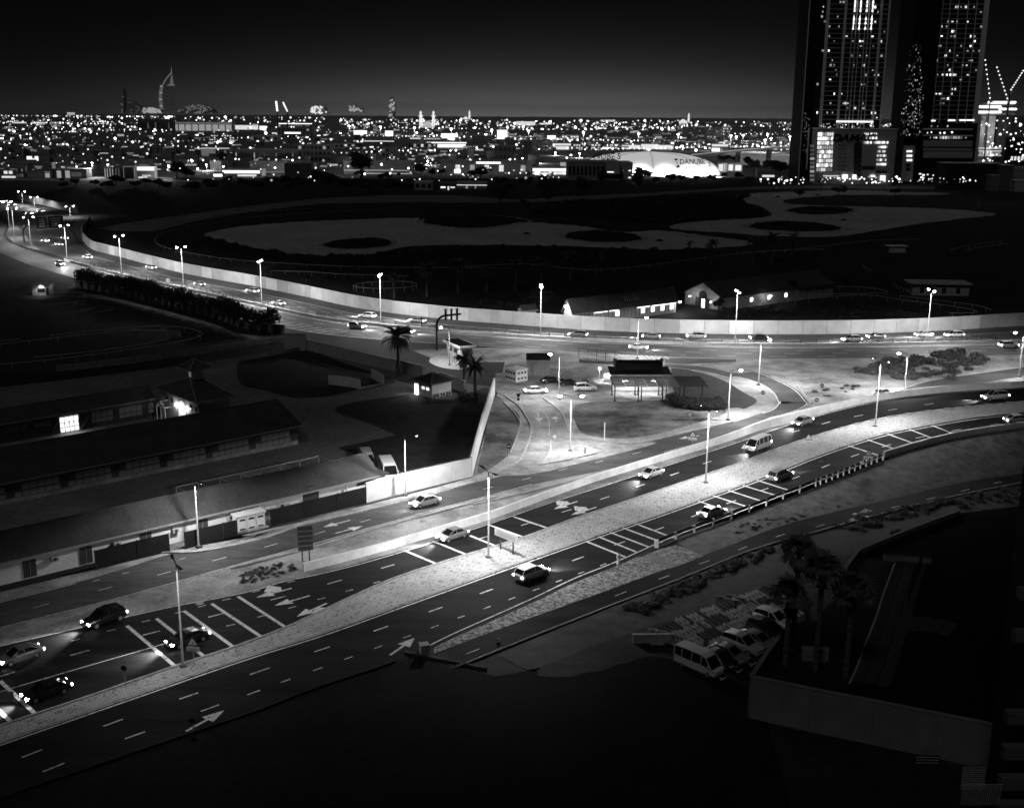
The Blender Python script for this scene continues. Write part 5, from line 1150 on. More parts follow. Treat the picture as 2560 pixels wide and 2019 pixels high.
tufts('scrub','r',[(60,390),(330,330),(700,420),(1080,455),(1440,440),(2166,395),(2166,520),(1300,530),(500,480)],380,'dark bushes along the near shore of the dry pond',1.0,3.4,13,M_leaf)
tufts('scrub','s',[(0,445),(900,465),(1500,470),(1500,520),(900,570),(0,570)],330,'dark bushes under the palms before the dry pond',1.0,3.4,14,M_leaf)
tufts('scrub','8',[(0,1000),(500,930),(1300,950),(1700,1020),(1000,1045),(0,1045)],110,'weeds in the paddock over the white wall at right',.8,2.0,15,M_leaf)
tufts('scrub','7',[(0,500),(900,440),(1500,380),(500,560),(0,560)],120,'weeds behind the white wall left of the barns',.8,2.2,16,M_leaf)
# clipped hedge inside the loop ramp
hb=GL(Q('c',(1510,200),(1560,222),(1750,240),(1930,225)))
hd=thing('hedge',hb[0],'dark clipped hedge along the inside of the loop ramp','hedge'); o0=hb[0]
for k,(p,a) in enumerate(walk(hb,1.6)): inst('hedge_clump',hc[k%3],hd,p-o0-Vector((0,0,.6)),(0,0,k*1.3),(.62,.62,.4))
for j in range(2):
    hb2=[p+Vector((0,2.2+2.2*j,0)) for p in hb]
    for k,(p,a) in enumerate(walk(hb2,1.8)): inst('hedge_clump',hc[(k+j)%3],hd,p-o0-Vector((0,0,.6)),(0,0,k*1.7),(.7,.7,.42))
# ================================================================== city beyond the racecourse
M_fac = {k: mat('facade_%d'%k, c*1.3, .8, var=.25, scale=.15) for k, c in ((0,.08),(1,.2),(2,.35),(3,.55))}
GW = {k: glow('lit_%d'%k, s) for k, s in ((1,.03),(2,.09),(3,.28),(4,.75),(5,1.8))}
GD = [glow('city_lamp_%d'%i, v) for i, v in enumerate((.35,1.8,6.0,.1))]
for g_ in GD: g_.cycles.emission_sampling = 'NONE'
for k in GW: GW[k].cycles.emission_sampling = 'NONE'
def building(r, x0, x1, yt, yb, label, m=1, depth=None, rows=0, cols=0, lit=.3, lv=4, bands=(), wall=0, roof=True, group='far city buildings', name='far_building', dark=True):
    """block facing the camera; windows are single parts; wall = level of floodlit glow lamps at its foot"""
    a, b = Q1(r,x0,yb), Q1(r,x1,yb); c = G((a[0]+b[0])/2,(a[1]+b[1])/2); p = ppm(c)
    w = abs(b[0]-a[0])/p; h = hgt(c, Q1(r,0,yt)[1]); d = depth or min(max(w*.5,8),40)
    t = thing(name, c, label, 'building', group)
    MB().box((0,d/2,h/2),(w,d,h)).build('wall', M_fac[m] if not wall else GW[wall], t)  # with a wall level the block itself glows in place of floodlight
    if roof: MB().box((0,d/2,h+.25),(w*1.02,d*1.02,.5)).build('roof_slab', M_fac[min(m+1,3)], t)
    if rows:
        ww, hh = w/cols*.62, h/rows*.5; me = {}
        for q in (0,lv-1,lv): me[q] = MB().box((0,0,0),(ww,.2,hh)).mesh('window', M_glassdk if q == 0 else GW[max(q,1)])
        for i in range(rows):
            for j in range(cols):
                on = random.random() < lit
                if not on and not dark: continue
                q = random.choice((lv,lv-1)) if on else 0
                inst('window', me[q], t, (-w/2+w*(j+.5)/cols, -.06, h*(i+.5)/rows))
    for z0, z1, u0, u1, l in bands:
        MB().box((w*(u0+u1)/2-w/2,-.15,h*(z0+z1)/2),(w*(u1-u0),.2,h*(z1-z0))).build('light_band', GW[l], t)
    return t
# left shopping strip along the overpass
B = building
B('i',205,300,950,1085,'gabled shop front right of the arrow lettered shop at far left',1,rows=2,cols=3,lit=.5,lv=2)
B('i',20,200,990,1082,'low shop with glowing sign letters at the left edge',1,bands=((.0,.25,.02,.98,4),(.55,.95,.2,.45,4),(.55,.95,.55,.8,4)))
B('i',550,665,900,1088,'narrow dim shop with bright display window at left',1,bands=((.05,.35,.2,.7,3),(.4,.46,.1,.8,2)))
B('i',680,1090,975,1088,'long dim shop with two framed lit entrances',1,bands=((.05,.85,.1,.23,3),(.05,.85,.36,.5,3),(.2,.7,.55,.85,1)))
B('i',1320,1560,955,1085,'dark showroom with tall white framed doors',0,bands=((.05,.95,.02,.06,3),(.05,.95,.14,.18,3),(.05,.95,.28,.32,3),(.05,.95,.42,.46,3),(.3,.95,.6,.63,2),(.2,.95,.75,.78,2)))
B('i',1560,1700,935,1090,'dark square showroom outlined by a pale frame',0,bands=((.0,1,.0,.06,2),(.0,1,.94,1,2),(.92,1,.06,.94,2)))
B('i',1720,1950,945,1085,'petrol station canopy with glowing fascia at left',1,bands=((.7,1.0,.02,.98,5),(.0,.12,.1,.6,4),(.15,.3,.3,.8,3)))
B('i',1110,1330,735,775,'floodlit low villa among dark trees at left',2,bands=((.2,.8,.05,.5,2),(.3,.9,.7,.95,2)))
B('i',1340,1480,775,815,'dim flat roofed villa right of the floodlit one',1,rows=1,cols=4,lit=.2,lv=2)
B('i',700,770,790,835,'small lit villa gable in the dark left quarter',2,bands=((.3,.9,.0,.3,3),(.2,.9,.7,1,3)))
B('i',160,745,375,402,'long low hall with a bright roof line on the left skyline',0,bands=((.2,.8,.0,.3,4),(.2,.8,.4,.72,4),(.1,.9,.8,1,3)))
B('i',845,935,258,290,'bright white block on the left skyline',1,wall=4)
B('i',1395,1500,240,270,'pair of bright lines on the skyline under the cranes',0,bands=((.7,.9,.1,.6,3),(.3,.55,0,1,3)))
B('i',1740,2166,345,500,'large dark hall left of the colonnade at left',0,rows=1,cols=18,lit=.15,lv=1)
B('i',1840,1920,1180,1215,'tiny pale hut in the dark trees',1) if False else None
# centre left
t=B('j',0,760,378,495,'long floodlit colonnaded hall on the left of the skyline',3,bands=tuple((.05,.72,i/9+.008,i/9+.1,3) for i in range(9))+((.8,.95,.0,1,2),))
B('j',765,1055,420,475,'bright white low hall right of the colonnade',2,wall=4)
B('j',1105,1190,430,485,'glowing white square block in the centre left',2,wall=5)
B('j',1345,1765,395,445,'flat building with bright roof edge lights',1,rows=1,cols=14,lit=.4,lv=2,bands=((.8,1.0,.0,1,5),))
B('j',1190,1330,455,560,'dark office with one lit row, centre left',1,bands=((.3,.45,.5,.95,4),))
B('j',1330,1780,455,585,'broad grey office with a lit row of windows',1,rows=3,cols=10,lit=.1,lv=3,bands=((.45,.6,.2,.65,5),))
B('j',930,1335,555,620,'pale low block with scattered lamps before it',2,rows=1,cols=8,lit=.3,lv=3)
B('j',490,790,540,640,'dark block with a cluster of lit windows',0,rows=4,cols=9,lit=.7,lv=4)
B('j',375,725,705,815,'floodlit white villa with bright roof line',3,rows=1,cols=10,lit=.2,lv=3,bands=((.93,1.0,.0,1,4),(.1,.85,.0,.5,2)))
B('j',800,1580,730,880,'long grey office with slit windows in bays',2,rows=1,cols=34,lit=.12,lv=3)
B('j',1540,2000,665,880,'stepped grey apartment block with dark balconies',1,rows=3,cols=9,lit=.12,lv=4)
B('j',1990,2160,655,760,'pale white house behind the apartment block',3,rows=2,cols=3,lit=.15,lv=3)
B('j',980,1420,880,1010,'curved pale warehouse wall before the car showroom',2,bands=((.0,.06,.0,1,2),))
B('j',640,1110,985,1070,'brightly lit petrol station canopy in the centre left',2,depth=25,bands=((.55,.95,.0,1,5),(.1,.35,.4,.9,4)))
B('j',525,635,1020,1085,'small lit shop left of the bright canopy',1,bands=((.3,.8,.0,1,5),))
B('j',1420,1750,905,1070,'black warehouse right of the bright canopy',0)
B('j',85,320,865,935,'small dim house with lit yard, centre left',1,bands=((.1,.4,.3,.95,3),))
B('j',810,880,1110,1160,'small pale domed hut among dark trees',2)
# centre
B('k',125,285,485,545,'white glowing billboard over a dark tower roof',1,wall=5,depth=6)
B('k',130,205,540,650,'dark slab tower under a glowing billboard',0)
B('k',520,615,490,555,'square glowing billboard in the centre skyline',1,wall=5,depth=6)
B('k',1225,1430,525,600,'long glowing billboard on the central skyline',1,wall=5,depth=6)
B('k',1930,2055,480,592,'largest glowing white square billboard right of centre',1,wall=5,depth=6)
B('k',240,840,600,700,'long grey shed with a row of small lights',1,bands=((.75,.85,.02,.65,4),(.3,.5,.1,.25,2)))
B('k',0,140,650,740,'white corner house with lit wall, centre',2,rows=2,cols=3,lit=.3,lv=4)
B('k',830,1220,575,620,'low lit sheds behind the grey shed, centre',2,bands=((.6,.9,.0,.35,4),(.5,.9,.5,.98,3)))
B('k',870,1100,640,710,'small house with bright yard lamps, centre',2,rows=1,cols=5,lit=.5,lv=4)
B('k',1040,1540,625,710,'broad glazed building with bright lit storey',1,bands=((.75,.9,.0,1,5),(.15,.6,.28,.98,5)))
B('k',1620,1900,550,690,'grey block behind silos right of centre',1,rows=4,cols=8,lit=.05,lv=2)
B('k',470,680,700,830,'dim pale villa between dark trees, centre',1,rows=2,cols=4,lit=.15,lv=2)
B('k',320,395,785,865,'small pale cube house between trees, centre',2)
B('k',0,860,880,1040,'long pale low warehouse left of the big tree',2,bands=((.05,.12,.2,1,3),(.3,.36,.0,.95,3)))
B('k',1205,2300,880,1040,'white long factory hall with row of lamps, right of centre',3,rows=1,cols=12,lit=.5,lv=4,dark=False,bands=((.86,1.0,.42,.7,5),(.1,.4,.17,.24,5)))
B('k',890,1115,1130,1235,'dim house with arched porch in dark trees',2,rows=1,cols=3,lit=0)
B('k',1210,1400,1150,1235,'dark stable with bright doorways at the tree line',0,bands=((.3,.5,.05,.35,5),(.0,.55,.5,.6,4),(.3,.5,.68,.98,4)))
B('k',1420,1800,1140,1215,'low stable with a line of bright eave lights',1,bands=((.5,.62,.0,1,4),(.0,.4,.3,.36,3),(.0,.4,.6,.64,3)))
B('k',1890,2166,680,860,'dark industrial block with tanks before it',0,rows=2,cols=5,lit=.05,lv=2)
# silos
for i,(r,x0,x1,yt,yb_) in enumerate([('k',1555,1640,705,850),('k',1790,1940,740,850),('k',1960,2040,735,830),('k',1300,1420,770,850),('l',150,290,790,925)]):
    a,b=Q1(r,x0,yb_),Q1(r,x1,yb_); c=G((a[0]+b[0])/2,a[1]); rr=(b[0]-a[0])/ppm(c)/2; h=hgt(c,Q1(r,0,yt)[1])
    t=thing('silo',c,'round storage tank in the industrial yard, '+ord_(i)+' from the left','silo','storage tanks'); MB().lathe([(rr,0),(rr,h)],n=20).build('shell',M_fac[2],t,smooth_=True); MB().lathe([(rr*1.03,h),(rr*.4,h+rr*.2),(.1,h+rr*.25)],n=20).build('lid',M_fac[1],t)
# right of centre
B('l',90,195,620,800,'dark square tower block right of the billboard',0)
B('l',200,460,610,750,'grey frame office with dark openings',2,rows=3,cols=6,lit=.05,lv=2)
B('l',395,495,550,625,'glowing white shop block beside petrol signs',2,wall=5)
B('l',575,790,545,625,'bright glass car showroom in the centre right',2,rows=2,cols=6,lit=.9,lv=5)
B('l',460,690,635,735,'lit shop row under the centre right skyline',2,bands=((.6,.85,.0,1,4),(.1,.5,.1,.9,4)))
for i,(x0,x1) in enumerate([(690,905),(945,1060),(1140,1280)]):
    B('l',x0,x1,655,720,'bright shop front row behind the white dome, '+ord_(i)+' from left',2,rows=2,cols=7,lit=.75,lv=5)
B('l',1330,1565,660,720,'white lit shop with pale wall behind the dome top',3,bands=((.1,.8,.0,1,4),))
B('l',1575,1795,655,735,'white lit hall with columns right of the dome top',3,bands=((.2,.95,.0,1,4),(.0,.2,.3,.5,5)))
B('l',1820,1955,675,735,'bright boxy shop right of the columned hall',2,bands=((.2,.95,.0,1,5),))
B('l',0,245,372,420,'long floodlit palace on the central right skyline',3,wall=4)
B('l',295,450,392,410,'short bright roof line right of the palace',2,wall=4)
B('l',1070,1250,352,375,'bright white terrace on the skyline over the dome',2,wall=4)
B('l',1010,1240,445,475,'lit depot under the skyline over the dome',1,bands=((.3,.7,.1,.55,5),))
B('l',555,680,885,960,'small white box with dark windows left of the dark hall',3,rows=1,cols=4,lit=0,bands=((.35,.95,.02,.98,3),))
B('l',0,200,870,1000,'white factory end with pipe before it',3)
B('l',210,650,960,1040,'bright loading canopy left of the dark hall',2,depth=20,bands=((.5,.95,.0,1,5),(.05,.3,.0,.5,4),(.05,.35,.6,.95,4)))
t=B('l',650,1110,880,1110,'dark stepped hall beside the glowing dome',1,rows=1,cols=9,lit=0,depth=40)
t=B('l',1110,1305,880,1110,'grey sports hall entrance with small logo and lit slits',2,depth=45,bands=((.42,.46,.18,.6,5),))
MB().box((0,-.2,3.2),(20,.3,4)).build('gate', M_glassdk, t)
t=B('l',1310,1465,895,1105,'tall grey wing joining the glowing dome',2,depth=45,bands=((.52,.57,.68,.86,5),(.52,.57,.18,.3,2),(.1,.15,.68,.86,5)))
B('m',345,640,445,560,'ornate apartment row with lit bays, left half, on the right skyline',2,rows=4,cols=14,lit=.15,lv=3)
B('m',640,950,445,585,'ornate apartment row with lit bays, right half',2,rows=4,cols=14,lit=.3,lv=4)
B('m',950,1560,440,555,'dim long apartment row at right under the skyline',1,rows=4,cols=26,lit=.06,lv=3)
B('m',-10,190,665,735,'white shop at the right end behind the dome',3,bands=((.2,.9,.0,1,4),))
B('m',350,490,680,745,'lit shop with pale front, right of the dome top',2,rows=2,cols=5,lit=.7,lv=5)
B('m',700,905,655,760,'lit mall front with dark awning, right',2,bands=((.7,.95,.0,1,4),(.1,.5,.0,.5,5)))
B('m',780,900,900,1010,'white gate kiosk with bright panels beside the dome',3,bands=((.1,.9,.05,.5,4),(.1,.9,.6,.75,3)))
B('m',900,1090,900,1000,'lit entrance block with lamps right of the dome',2,bands=((.1,.85,.05,.35,4),(.1,.8,.5,.9,4)))
B('m',1270,1490,985,1080,'low pavilion with a lit strip at right tree line',1,bands=((.1,.35,.3,1,4),))
# motorway ramp behind the dome (lit viaduct)
a=[V(*Q1('m',x,y),1330.) for x,y in ((440,800),(800,765),(1100,735),(1500,700),(1820,690))]; vd=thing('viaduct',Vector((a[0].x,a[0].y,0)),'brightly lit motorway viaduct sweeping behind the dome','viaduct'); o0=vd.location.copy()
A=[p-o0 for p in a]; 
MB().add([p+Vector((0,dy,dz)) for p in A for dy,dz in ((0,0),(26,0),(26,-1.6),(0,-1.6))],[(i*4+j,i*4+(j+1)%4,i*4+4+(j+1)%4,i*4+4+j) for i in range(4) for j in range(4)]).build('deck',M_fac[3],vd)
MB().path([p+Vector((0,-.3,.8)) for p in A],.5,5).build('parapet',GW[3],vd)
for i,(x,y) in enumerate(((1060,880),(1450,870),(1790,900))):
    p=V(*Q1('m',x,720),1332.)-o0; MB().box((p.x,13,(p.z-1.6)/2-0),(3,14,max(p.z-1.6,2))).build('pier',M_fac[2],vd)
B('m',1060,1800,800,920,'pale retaining wall of the viaduct glowing in lamp light',3,depth=8,wall=2,roof=False,name='ramp_wall_block')  # lamp light put into this wall as glow
# the inflated sports dome
dc=G(1632,440); Dw,Dd=142.0,84.0; dc=dc+Vector((0,Dd*.5-2,0)); Dh=hgt(dc,379)
dome=thing('sports_dome',dc,'huge glowing white inflated sports dome with dark lettering','dome')
def dsurf(u,v):   # u angle round, v 0..1 rim to top
    e=.72; cx_,sy_=math.cos(u),math.sin(u); s=lambda q,p: math.copysign(abs(q)**p,q)
    k=math.cos(v*PI/2)**.85; return Vector((Dw/2*s(cx_,e)*k,Dd/2*s(sy_,e)*k,Dh*math.sin(v*PI/2)**.95))
nu,nv=64,18; vs=[dsurf(2*PI*i/nu,j/nv*.985) for j in range(nv+1) for i in range(nu)]
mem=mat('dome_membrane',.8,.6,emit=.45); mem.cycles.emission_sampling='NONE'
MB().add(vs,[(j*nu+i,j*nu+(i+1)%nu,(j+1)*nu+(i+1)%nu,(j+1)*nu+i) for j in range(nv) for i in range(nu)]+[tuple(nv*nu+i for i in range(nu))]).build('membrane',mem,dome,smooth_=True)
for k in range(5):
    u=PI+PI*(k+.5)/5; seam=[dsurf(u,j/20*.97)*1.004 for j in range(21)]; MB().path(seam,.22,4).build('seam',M_fac[1],dome)
def dome_front(x,z):
    """y of the camera-side surface at local x, z"""
    lo,hi=-Dd/2,0.0; v=math.asin(min(1,(z/Dh)**(1/.95)))/(PI/2); k=math.cos(v*PI/2)**.85; q=min(1,abs(x)/(Dw/2*k+1e-6)); c=q**(1/.72); s=math.sqrt(max(0,1-c*c)); return -Dd/2*(s**.72)*k
def dome_text(s,x0,z0,size,shear=0.0):
    cu=bpy.data.curves.new('lettering','FONT'); cu.body=s; cu.size=size; cu.shear=shear; cu.resolution_u=2; cu.offset=size*.012; ob=bpy.data.objects.new('tmp',cu); COL.objects.link(ob)
    dg=bpy.context.evaluated_depsgraph_get(); me=bpy.data.meshes.new_from_object(ob.evaluated_get(dg)); bpy.data.objects.remove(ob)
    bm=bmesh.new(); bm.from_mesh(me); bmesh.ops.triangulate(bm,faces=bm.faces[:]); bmesh.ops.subdivide_edges(bm,edges=[e for e in bm.edges if e.calc_length()>1.5],cuts=2); bm.to_mesh(me); bm.free()
    for v in me.vertices:
        x=x0+v.co.x; z=z0+v.co.y; v.co=(x,dome_front(x,z)-.5,z)
    me.materials.clear(); me.materials.append(M_black); inst('lettering',me,dome)
dome_text('DANUBE',26,11.2,6.6,.1); dome_text('SPORTS',30,6.6,3.4,.1); dome_text('DANUBE S',-66,15.0,7.5,.35)
MB().add([Vector((x,dome_front(x,z)-.45,z)) for x,z in ((21,16),(24,11.5),(25,16.2),(21.5,8),(25,11),(26,8))],[(0,1,2),(3,4,5)]).build('logo_mark',M_black,dome)
dome_text('Z',55.5,8.6,5.2); dome_text('stadium',54,5.6,2.2)
for i in range(6):
    Lp=bpy.data.lights.new('dome_flood','SPOT'); Lp.energy=130000; Lp.spot_size=rad(100); Lp.spot_blend=.8; Lp.shadow_soft_size=1.5; o=bpy.data.objects.new('dome_flood',Lp); o.location=(-60+i*24,-Dd/2-15,2); o.rotation_euler=(rad(72),0,0); link(o,dome)  # spots added outside in place of the lights inside the dome
# ---- high-mast road lamps with real light
mlist=[('k',68,430,490),('k',460,440,530),('k',888,450,555),('k',1352,465,540),('k',1860,478,590),('l',158,490,560),('l',847,505,640),('l',1542,520,640),('l',2040,535,630),('m',275,535,620),('m',935,550,745),('m',1010,565,610),('m',1095,545,615),('m',1365,605,760),('m',1400,530,620),('m',1445,585,660),('m',1680,565,690),('m',1770,622,800)]
M_star=glow('mast_lamp',30)
hp=None
for i,(r,x,yt,yb_) in enumerate(mlist):
    c=G(*Q1(r,x,yb_)); h=hgt(c,Q1(r,x,yt)[1]); s=1/ppm(c); t=thing('mast_lamp',c,'tall road lamp on the far motorway, '+ord_(i)+' from the left','street lamp','far motorway lamps')
    MB().tube((0,0,0),(0,0,h),.9*s,.5*s,6).build('pole',M_pole,t)
    MB().lathe([(.5*s,-1.2*s),(2.6*s,-.6*s),(2.6*s,.4*s),(.6*s,1.2*s)],(0,0,h),10).build('lamp_ring',M_star,t)
    Lp=bpy.data.lights.new('mast_light','POINT'); Lp.energy=2600*(1/s/1.0)**-2 if False else 24000*h*h/100; Lp.shadow_soft_size=1; o=bpy.data.objects.new('mast_light',Lp); o.location=(0,-2*s,h-3*s); link(o,t)
# nearer street lamps along the tree line
nl=[('i',1175,895,1080),('i',1370,915,1080),('i',2132,930,1090),('i',560,905,1085),('j',435,915,990),('j',650,940,1000),('j',1050,935,1000),('j',1300,955,1020),('j',1662,920,1055),('j',1750,945,1050),('k',78,905,1030),('k',200,935,990),('k',618,895,1000),('k',725,905,985),('k',430,890,950),('k',1278,895,960),('k',1592,855,920),('k',2090,850,905),('k',1055,870,920),('l',80,835,905),('l',270,840,900),('l',690,795,880),('l',800,775,830),('l',640,830,880),('l',495,765,800),('j',2125,520,700),('n',512,635,690)]
for i,(r,x,yt,yb_) in enumerate(nl):
    c=G(*Q1(r,x,yb_)); h=hgt(c,Q1(r,x,yt)[1]); s=1/ppm(c); lf=sorted(nl,key=lambda a:Q1(a[0],a[1],0)[0]).index((r,x,yt,yb_))
    t=thing('far_street_lamp',c,'small street lamp by the city tree line, '+ord_(lf)+' from the left','street lamp','street lamps by the city tree line')
    MB().tube((0,0,0),(0,0,h),.5*s,.35*s,6).build('pole',M_pole,t); MB().lathe([(.4*s,-1*s),(2.0*s,-.4*s),(1.8*s,.5*s),(.4*s,1*s)],(0,0,h),8).build('lamp_head',M_star,t)
    if i%2==0:
        Lp=bpy.data.lights.new('street_light','POINT'); Lp.energy=22000; Lp.shadow_soft_size=.6; o=bpy.data.objects.new('street_light',Lp); o.location=(0,-1.5*s,h-1.5); link(o,t)
# ---- the countless small lights
R=random.Random(11); MD=[MB(),MB(),MB(),MB()]; pol=MB(); hb_=MB()
def dot(px,py,sz,lift=None):
    lift = R.uniform(4,12) if lift is None else lift
    yg=min(max(py,296+ (px-1280)*.007),470); 
    p=G(px,yg+2.0,lift) ; r=sz/2/ppm(p)
    MD[R.choice((0,0,1,1,1,2))].lathe([(r*.35,-r),(r,-r*.2),(r*.9,r*.5),(r*.25,r)],p,6)
    pol.tube((p.x,p.y,0),(p.x,p.y,p.z-r),r*.12,r*.08,3,False)
def field(n,x0,x1,ya,yb_,s0,s1,bias=1.0):
    for _ in range(n): dot(R.uniform(x0,x1),ya+(yb_-ya)*R.random()**bias,R.uniform(s0,s1)*R.choice((.35,.5,.6,.8,.9,1,1.3)))
field(150,0,430,276,306,2.6,5.0); field(120,0,430,300,330,2.8,5,1); field(90,0,430,330,372,3,5); field(32,0,430,372,420,3,5)
field(80,430,860,284,304,2.6,5.4); field(55,430,860,300,335,3,5.5); field(60,430,860,335,400,3,5); field(40,430,860,395,455,3,5)
field(190,860,1290,296,318,2.6,5.6); field(45,860,1290,318,345,3,5); field(95,860,1290,345,420,3,5); field(25,860,1290,420,450,3,5)
field(170,1290,1720,299,322,2.4,5.2); field(70,1290,1720,338,372,3,5); field(30,1290,1440,420,445,3,6)
field(110,1640,2010,302,326,2.4,5.2); field(50,1700,2000,352,375,3,5); field(26,1900,2010,440,458,3,5)
field(70,2040,2260,440,456,2.5,5); field(40,2260,2440,440,455,2.5,5)
# lit rows of shops and windows low in the city
for i in range(150):
    x=R.uniform(430,2000); y=R.uniform(352,375) if x>1290 else R.uniform(335,385); p=G(x,y,R.uniform(1.5,4)); s=1/ppm(p); w=R.uniform(3,12)*s; h=R.uniform(1.5,3.5)*s; MD[R.choice((0,1,1,2))].box((p.x,p.y,p.z),(w,.4,h))
for i in range(520):   # far facades and window rows, wall light put in as dim glow
    x=R.uniform(0,2010); y=R.uniform(305,425) if x<1300 else R.uniform(306,370); p=G(x,y,R.uniform(2,5)); s=1/ppm(p); MD[R.choice((3,3,3,0))].box((p.x,p.y,p.z),(R.uniform(4,22)*s,.4,R.uniform(1.5,5)*s))
for x0,y0,x1,y1,k in ((20,302,300,309,26),(120,330,420,318,22),(430,352,700,338,20),(700,385,1100,372,26),(860,337,1290,341,30),(1290,345,1700,351,32),(1450,372,1990,362,40),(900,410,1250,402,20),(300,352,560,372,16),(1000,318,1500,322,30),(1700,330,2000,335,22)):
    for j in range(k): t_=(j+R.uniform(-.2,.2))/k; dot(x0+(x1-x0)*t_,y0+(y1-y0)*t_,R.uniform(2.2,3.6),8)
for mb_,g_,la in zip(MD,GD,('countless dim small lamps spread over the far city','countless small lamps and lit windows spread over the far city','scattered brightest small lamps of the far city','dimly lit walls and window rows of the far city')):
    tag(mb_.build('city_lights',g_),la,'city lights',kind='stuff')
tag(pol.build('lamp_posts',M_frame),'thin posts of the small far city lamps','posts',kind='stuff')
for i in range(900):
    x=R.uniform(-60,2060); y=R.uniform(300,425) if x<900 else R.uniform(305,372); c=G(x,y); s=1/ppm(c); w=R.uniform(9,20); h=R.uniform(4,9); hb_.box((c.x,c.y,h/2),(w,R.uniform(8,14),h),R.uniform(-.4,.4))
o=hb_.build('distant_houses',M_fac[1]); tag(o,'mass of low far houses between the lights','houses',kind='stuff')
# big letter sign far left
sg=thing('roof_sign',G(*Q1('i',420,945)),'bright blocky roof sign above the far left shops','sign'); c=sg.location.copy(); s=1/ppm(c); z0=hgt(c,Q1('i',0,930)[1]); z1=hgt(c,Q1('i',0,810)[1]); 
mbs=MB(); hh=z1-z0
for x0,x1,a0,a1 in ((-14,-2,.25,1),(-2,6,.15,.75),(6,14,.3,1),(-5,5,0,.3)): mbs.box(((x0+x1)/2*s,0,z0+hh*(a0+a1)/2),((x1-x0)*s,1,hh*(a1-a0)))
mbs.build('letters',glow('sign_white',1.2),sg); MB().tube((0,.8,0),(0,.8,z0+1),.6,.6,6).build('mast',M_frame,sg)
cone=thing('floodlight_mast',G(*Q1('i',328,735)),'single starry floodlight in the dark at far left','floodlight'); c=cone.location.copy(); s=1/ppm(c); h=hgt(c,Q1('i',0,668)[1]); MB().tube((0,0,0),(0,0,h),.6*s,.4*s,6).build('pole',M_pole,cone); MB().lathe([(.4*s,-2*s),(3.6*s,0),(.4*s,2*s)],(0,0,h),8).build('lamp',M_star,cone)
# ---- skyline landmarks
def sky_pt(px,py,Y): return V(px,py,Y)
Y=6300.; b=V(*Q1('1',1420,460),Y); tw=thing('sail_tower',Vector((b.x,Y,0)),'tall sail shaped tower with pale curved edge and mast on the left skyline','tower')
def SV(x,y): p=V(*Q1('1',x,y),Y); return Vector((p.x-b.x,0,p.z))
edge=[SV(*q) for q in smooth([(1378,450),(1362,400),(1358,340),(1364,290),(1376,235),(1384,205),(1410,160),(1450,112)],4)]; mast=[SV(1468,450),SV(1467,215),SV(1462,150),SV(1452,112)]
for i in range(13):
    p=SV(1378-18*math.sin(PI*(i+.5)/15),445-i*18.5); w=SV(1400,300).x-SV(1376,300).x; MB().box((p.x,-4,p.z),(w,8,w*.55)).build('lit_floor',GW[2] if i%3 else GW[3],tw)
MB().path(mast,2.5,5).build('back_spine',M_fac[3],tw)
for k_ in range(6): MB().tube(SV(1384,430-k_*38),SV(1466,412-k_*38),1.6,1.6,4).tube(SV(1466,430-k_*38),SV(1388,408-k_*38),1.2,1.2,4).build('cross_brace',M_fac[2],tw)
MB().path([p+Vector((0,-6,0)) for p in edge[14:]],4,5).build('sail_rib',GW[2],tw); MB().tube(SV(1452,125),SV(1448,55),3.5,.8,6).build('mast',GW[2],tw)
MB().tube(SV(1455,215)+Vector((0,-5,0)),SV(1455,135)+Vector((0,-5,0)),11,4,8).build('crown_light',GW[2],tw); MB().box(SV(1452,214)+Vector((0,-8,0)),(34,16,8)).build('sky_deck',GW[2],tw)
def lit_mass(name,r,pts,label,cat,Y,n=60,lv=2,base=.02):
    w=[V(*Q1(r,*p),Y) for p in pts]; o0=Vector((w[0].x,Y,0)); t=thing(name,o0,label,cat); poly=[p-o0 for p in w]; k=len(poly)
    MB().add([p+Vector((0,dy,0)) for dy in (0,50) for p in poly],[tuple(range(k)),tuple(range(2*k-1,k-1,-1))]+[(i,(i+1)%k,k+(i+1)%k,k+i) for i in range(k)]).build('body',mat(name+'_wall',.35),t)
    xs=[p.x for p in poly]; zs=[p.z for p in poly]; me=MB().lathe([(1.5,-4),(4.5,0),(1.5,4)],n=6).mesh('lamp',GW[lv]); c=0; tr=0
    while c<n and tr<4000:
        tr+=1; x,z=R.uniform(min(xs),max(xs)),R.uniform(min(zs),max(zs)); ins=False
        for i in range(k):
            a,bb=poly[i],poly[i-1]
            if (a.z>z)!=(bb.z>z) and x<(bb.x-a.x)*(z-a.z)/(bb.z-a.z)+a.x: ins=not ins
        if ins: inst('lamp',me,t,(x,-4,z)); c+=1
lit_mass('domed_arena','1',[(1480,450),(1540,415),(1610,385),(1680,372),(1740,385),(1800,415),(1830,450)],'low domed arena dotted with lights right of the sail tower','arena',6000.,60,2)
lit_mass('wave_hotel','1',[(1060,445),(1085,340),(1118,352),(1160,380),(1205,415),(1215,445)],'dim wave shaped building left of the sail tower','building',6100.,14,1)
lit_mass('terrace_block','1',[(1205,450),(1215,410),(1290,405),(1350,420),(1375,450)],'speckled terrace building at the foot of the sail tower','building',5900.,80,3)
lit_mass('thin_tower','1',[(1032,450),(1030,255),(1042,250),(1050,450)],'thin dim tower under construction far left','tower',6200.,5,2)
lit_mass('twin_tower','k',[(570,330),(568,95),(600,60),(635,120),(632,330)],'slim tower dotted with lights on the central skyline','tower',5200.,26,3)
lit_mass('stepped_block','k',[(60,250),(65,175),(130,150),(150,195),(230,200),(235,250)],'dim stepped block dotted with lights left of the slim tower','building',5200.,22,3)
lit_mass('crane_block','j',[(1730,270),(1740,200),(1820,180),(1920,190),(1950,270)],'construction block dotted with lamps on the skyline','building',4800.,26,4)
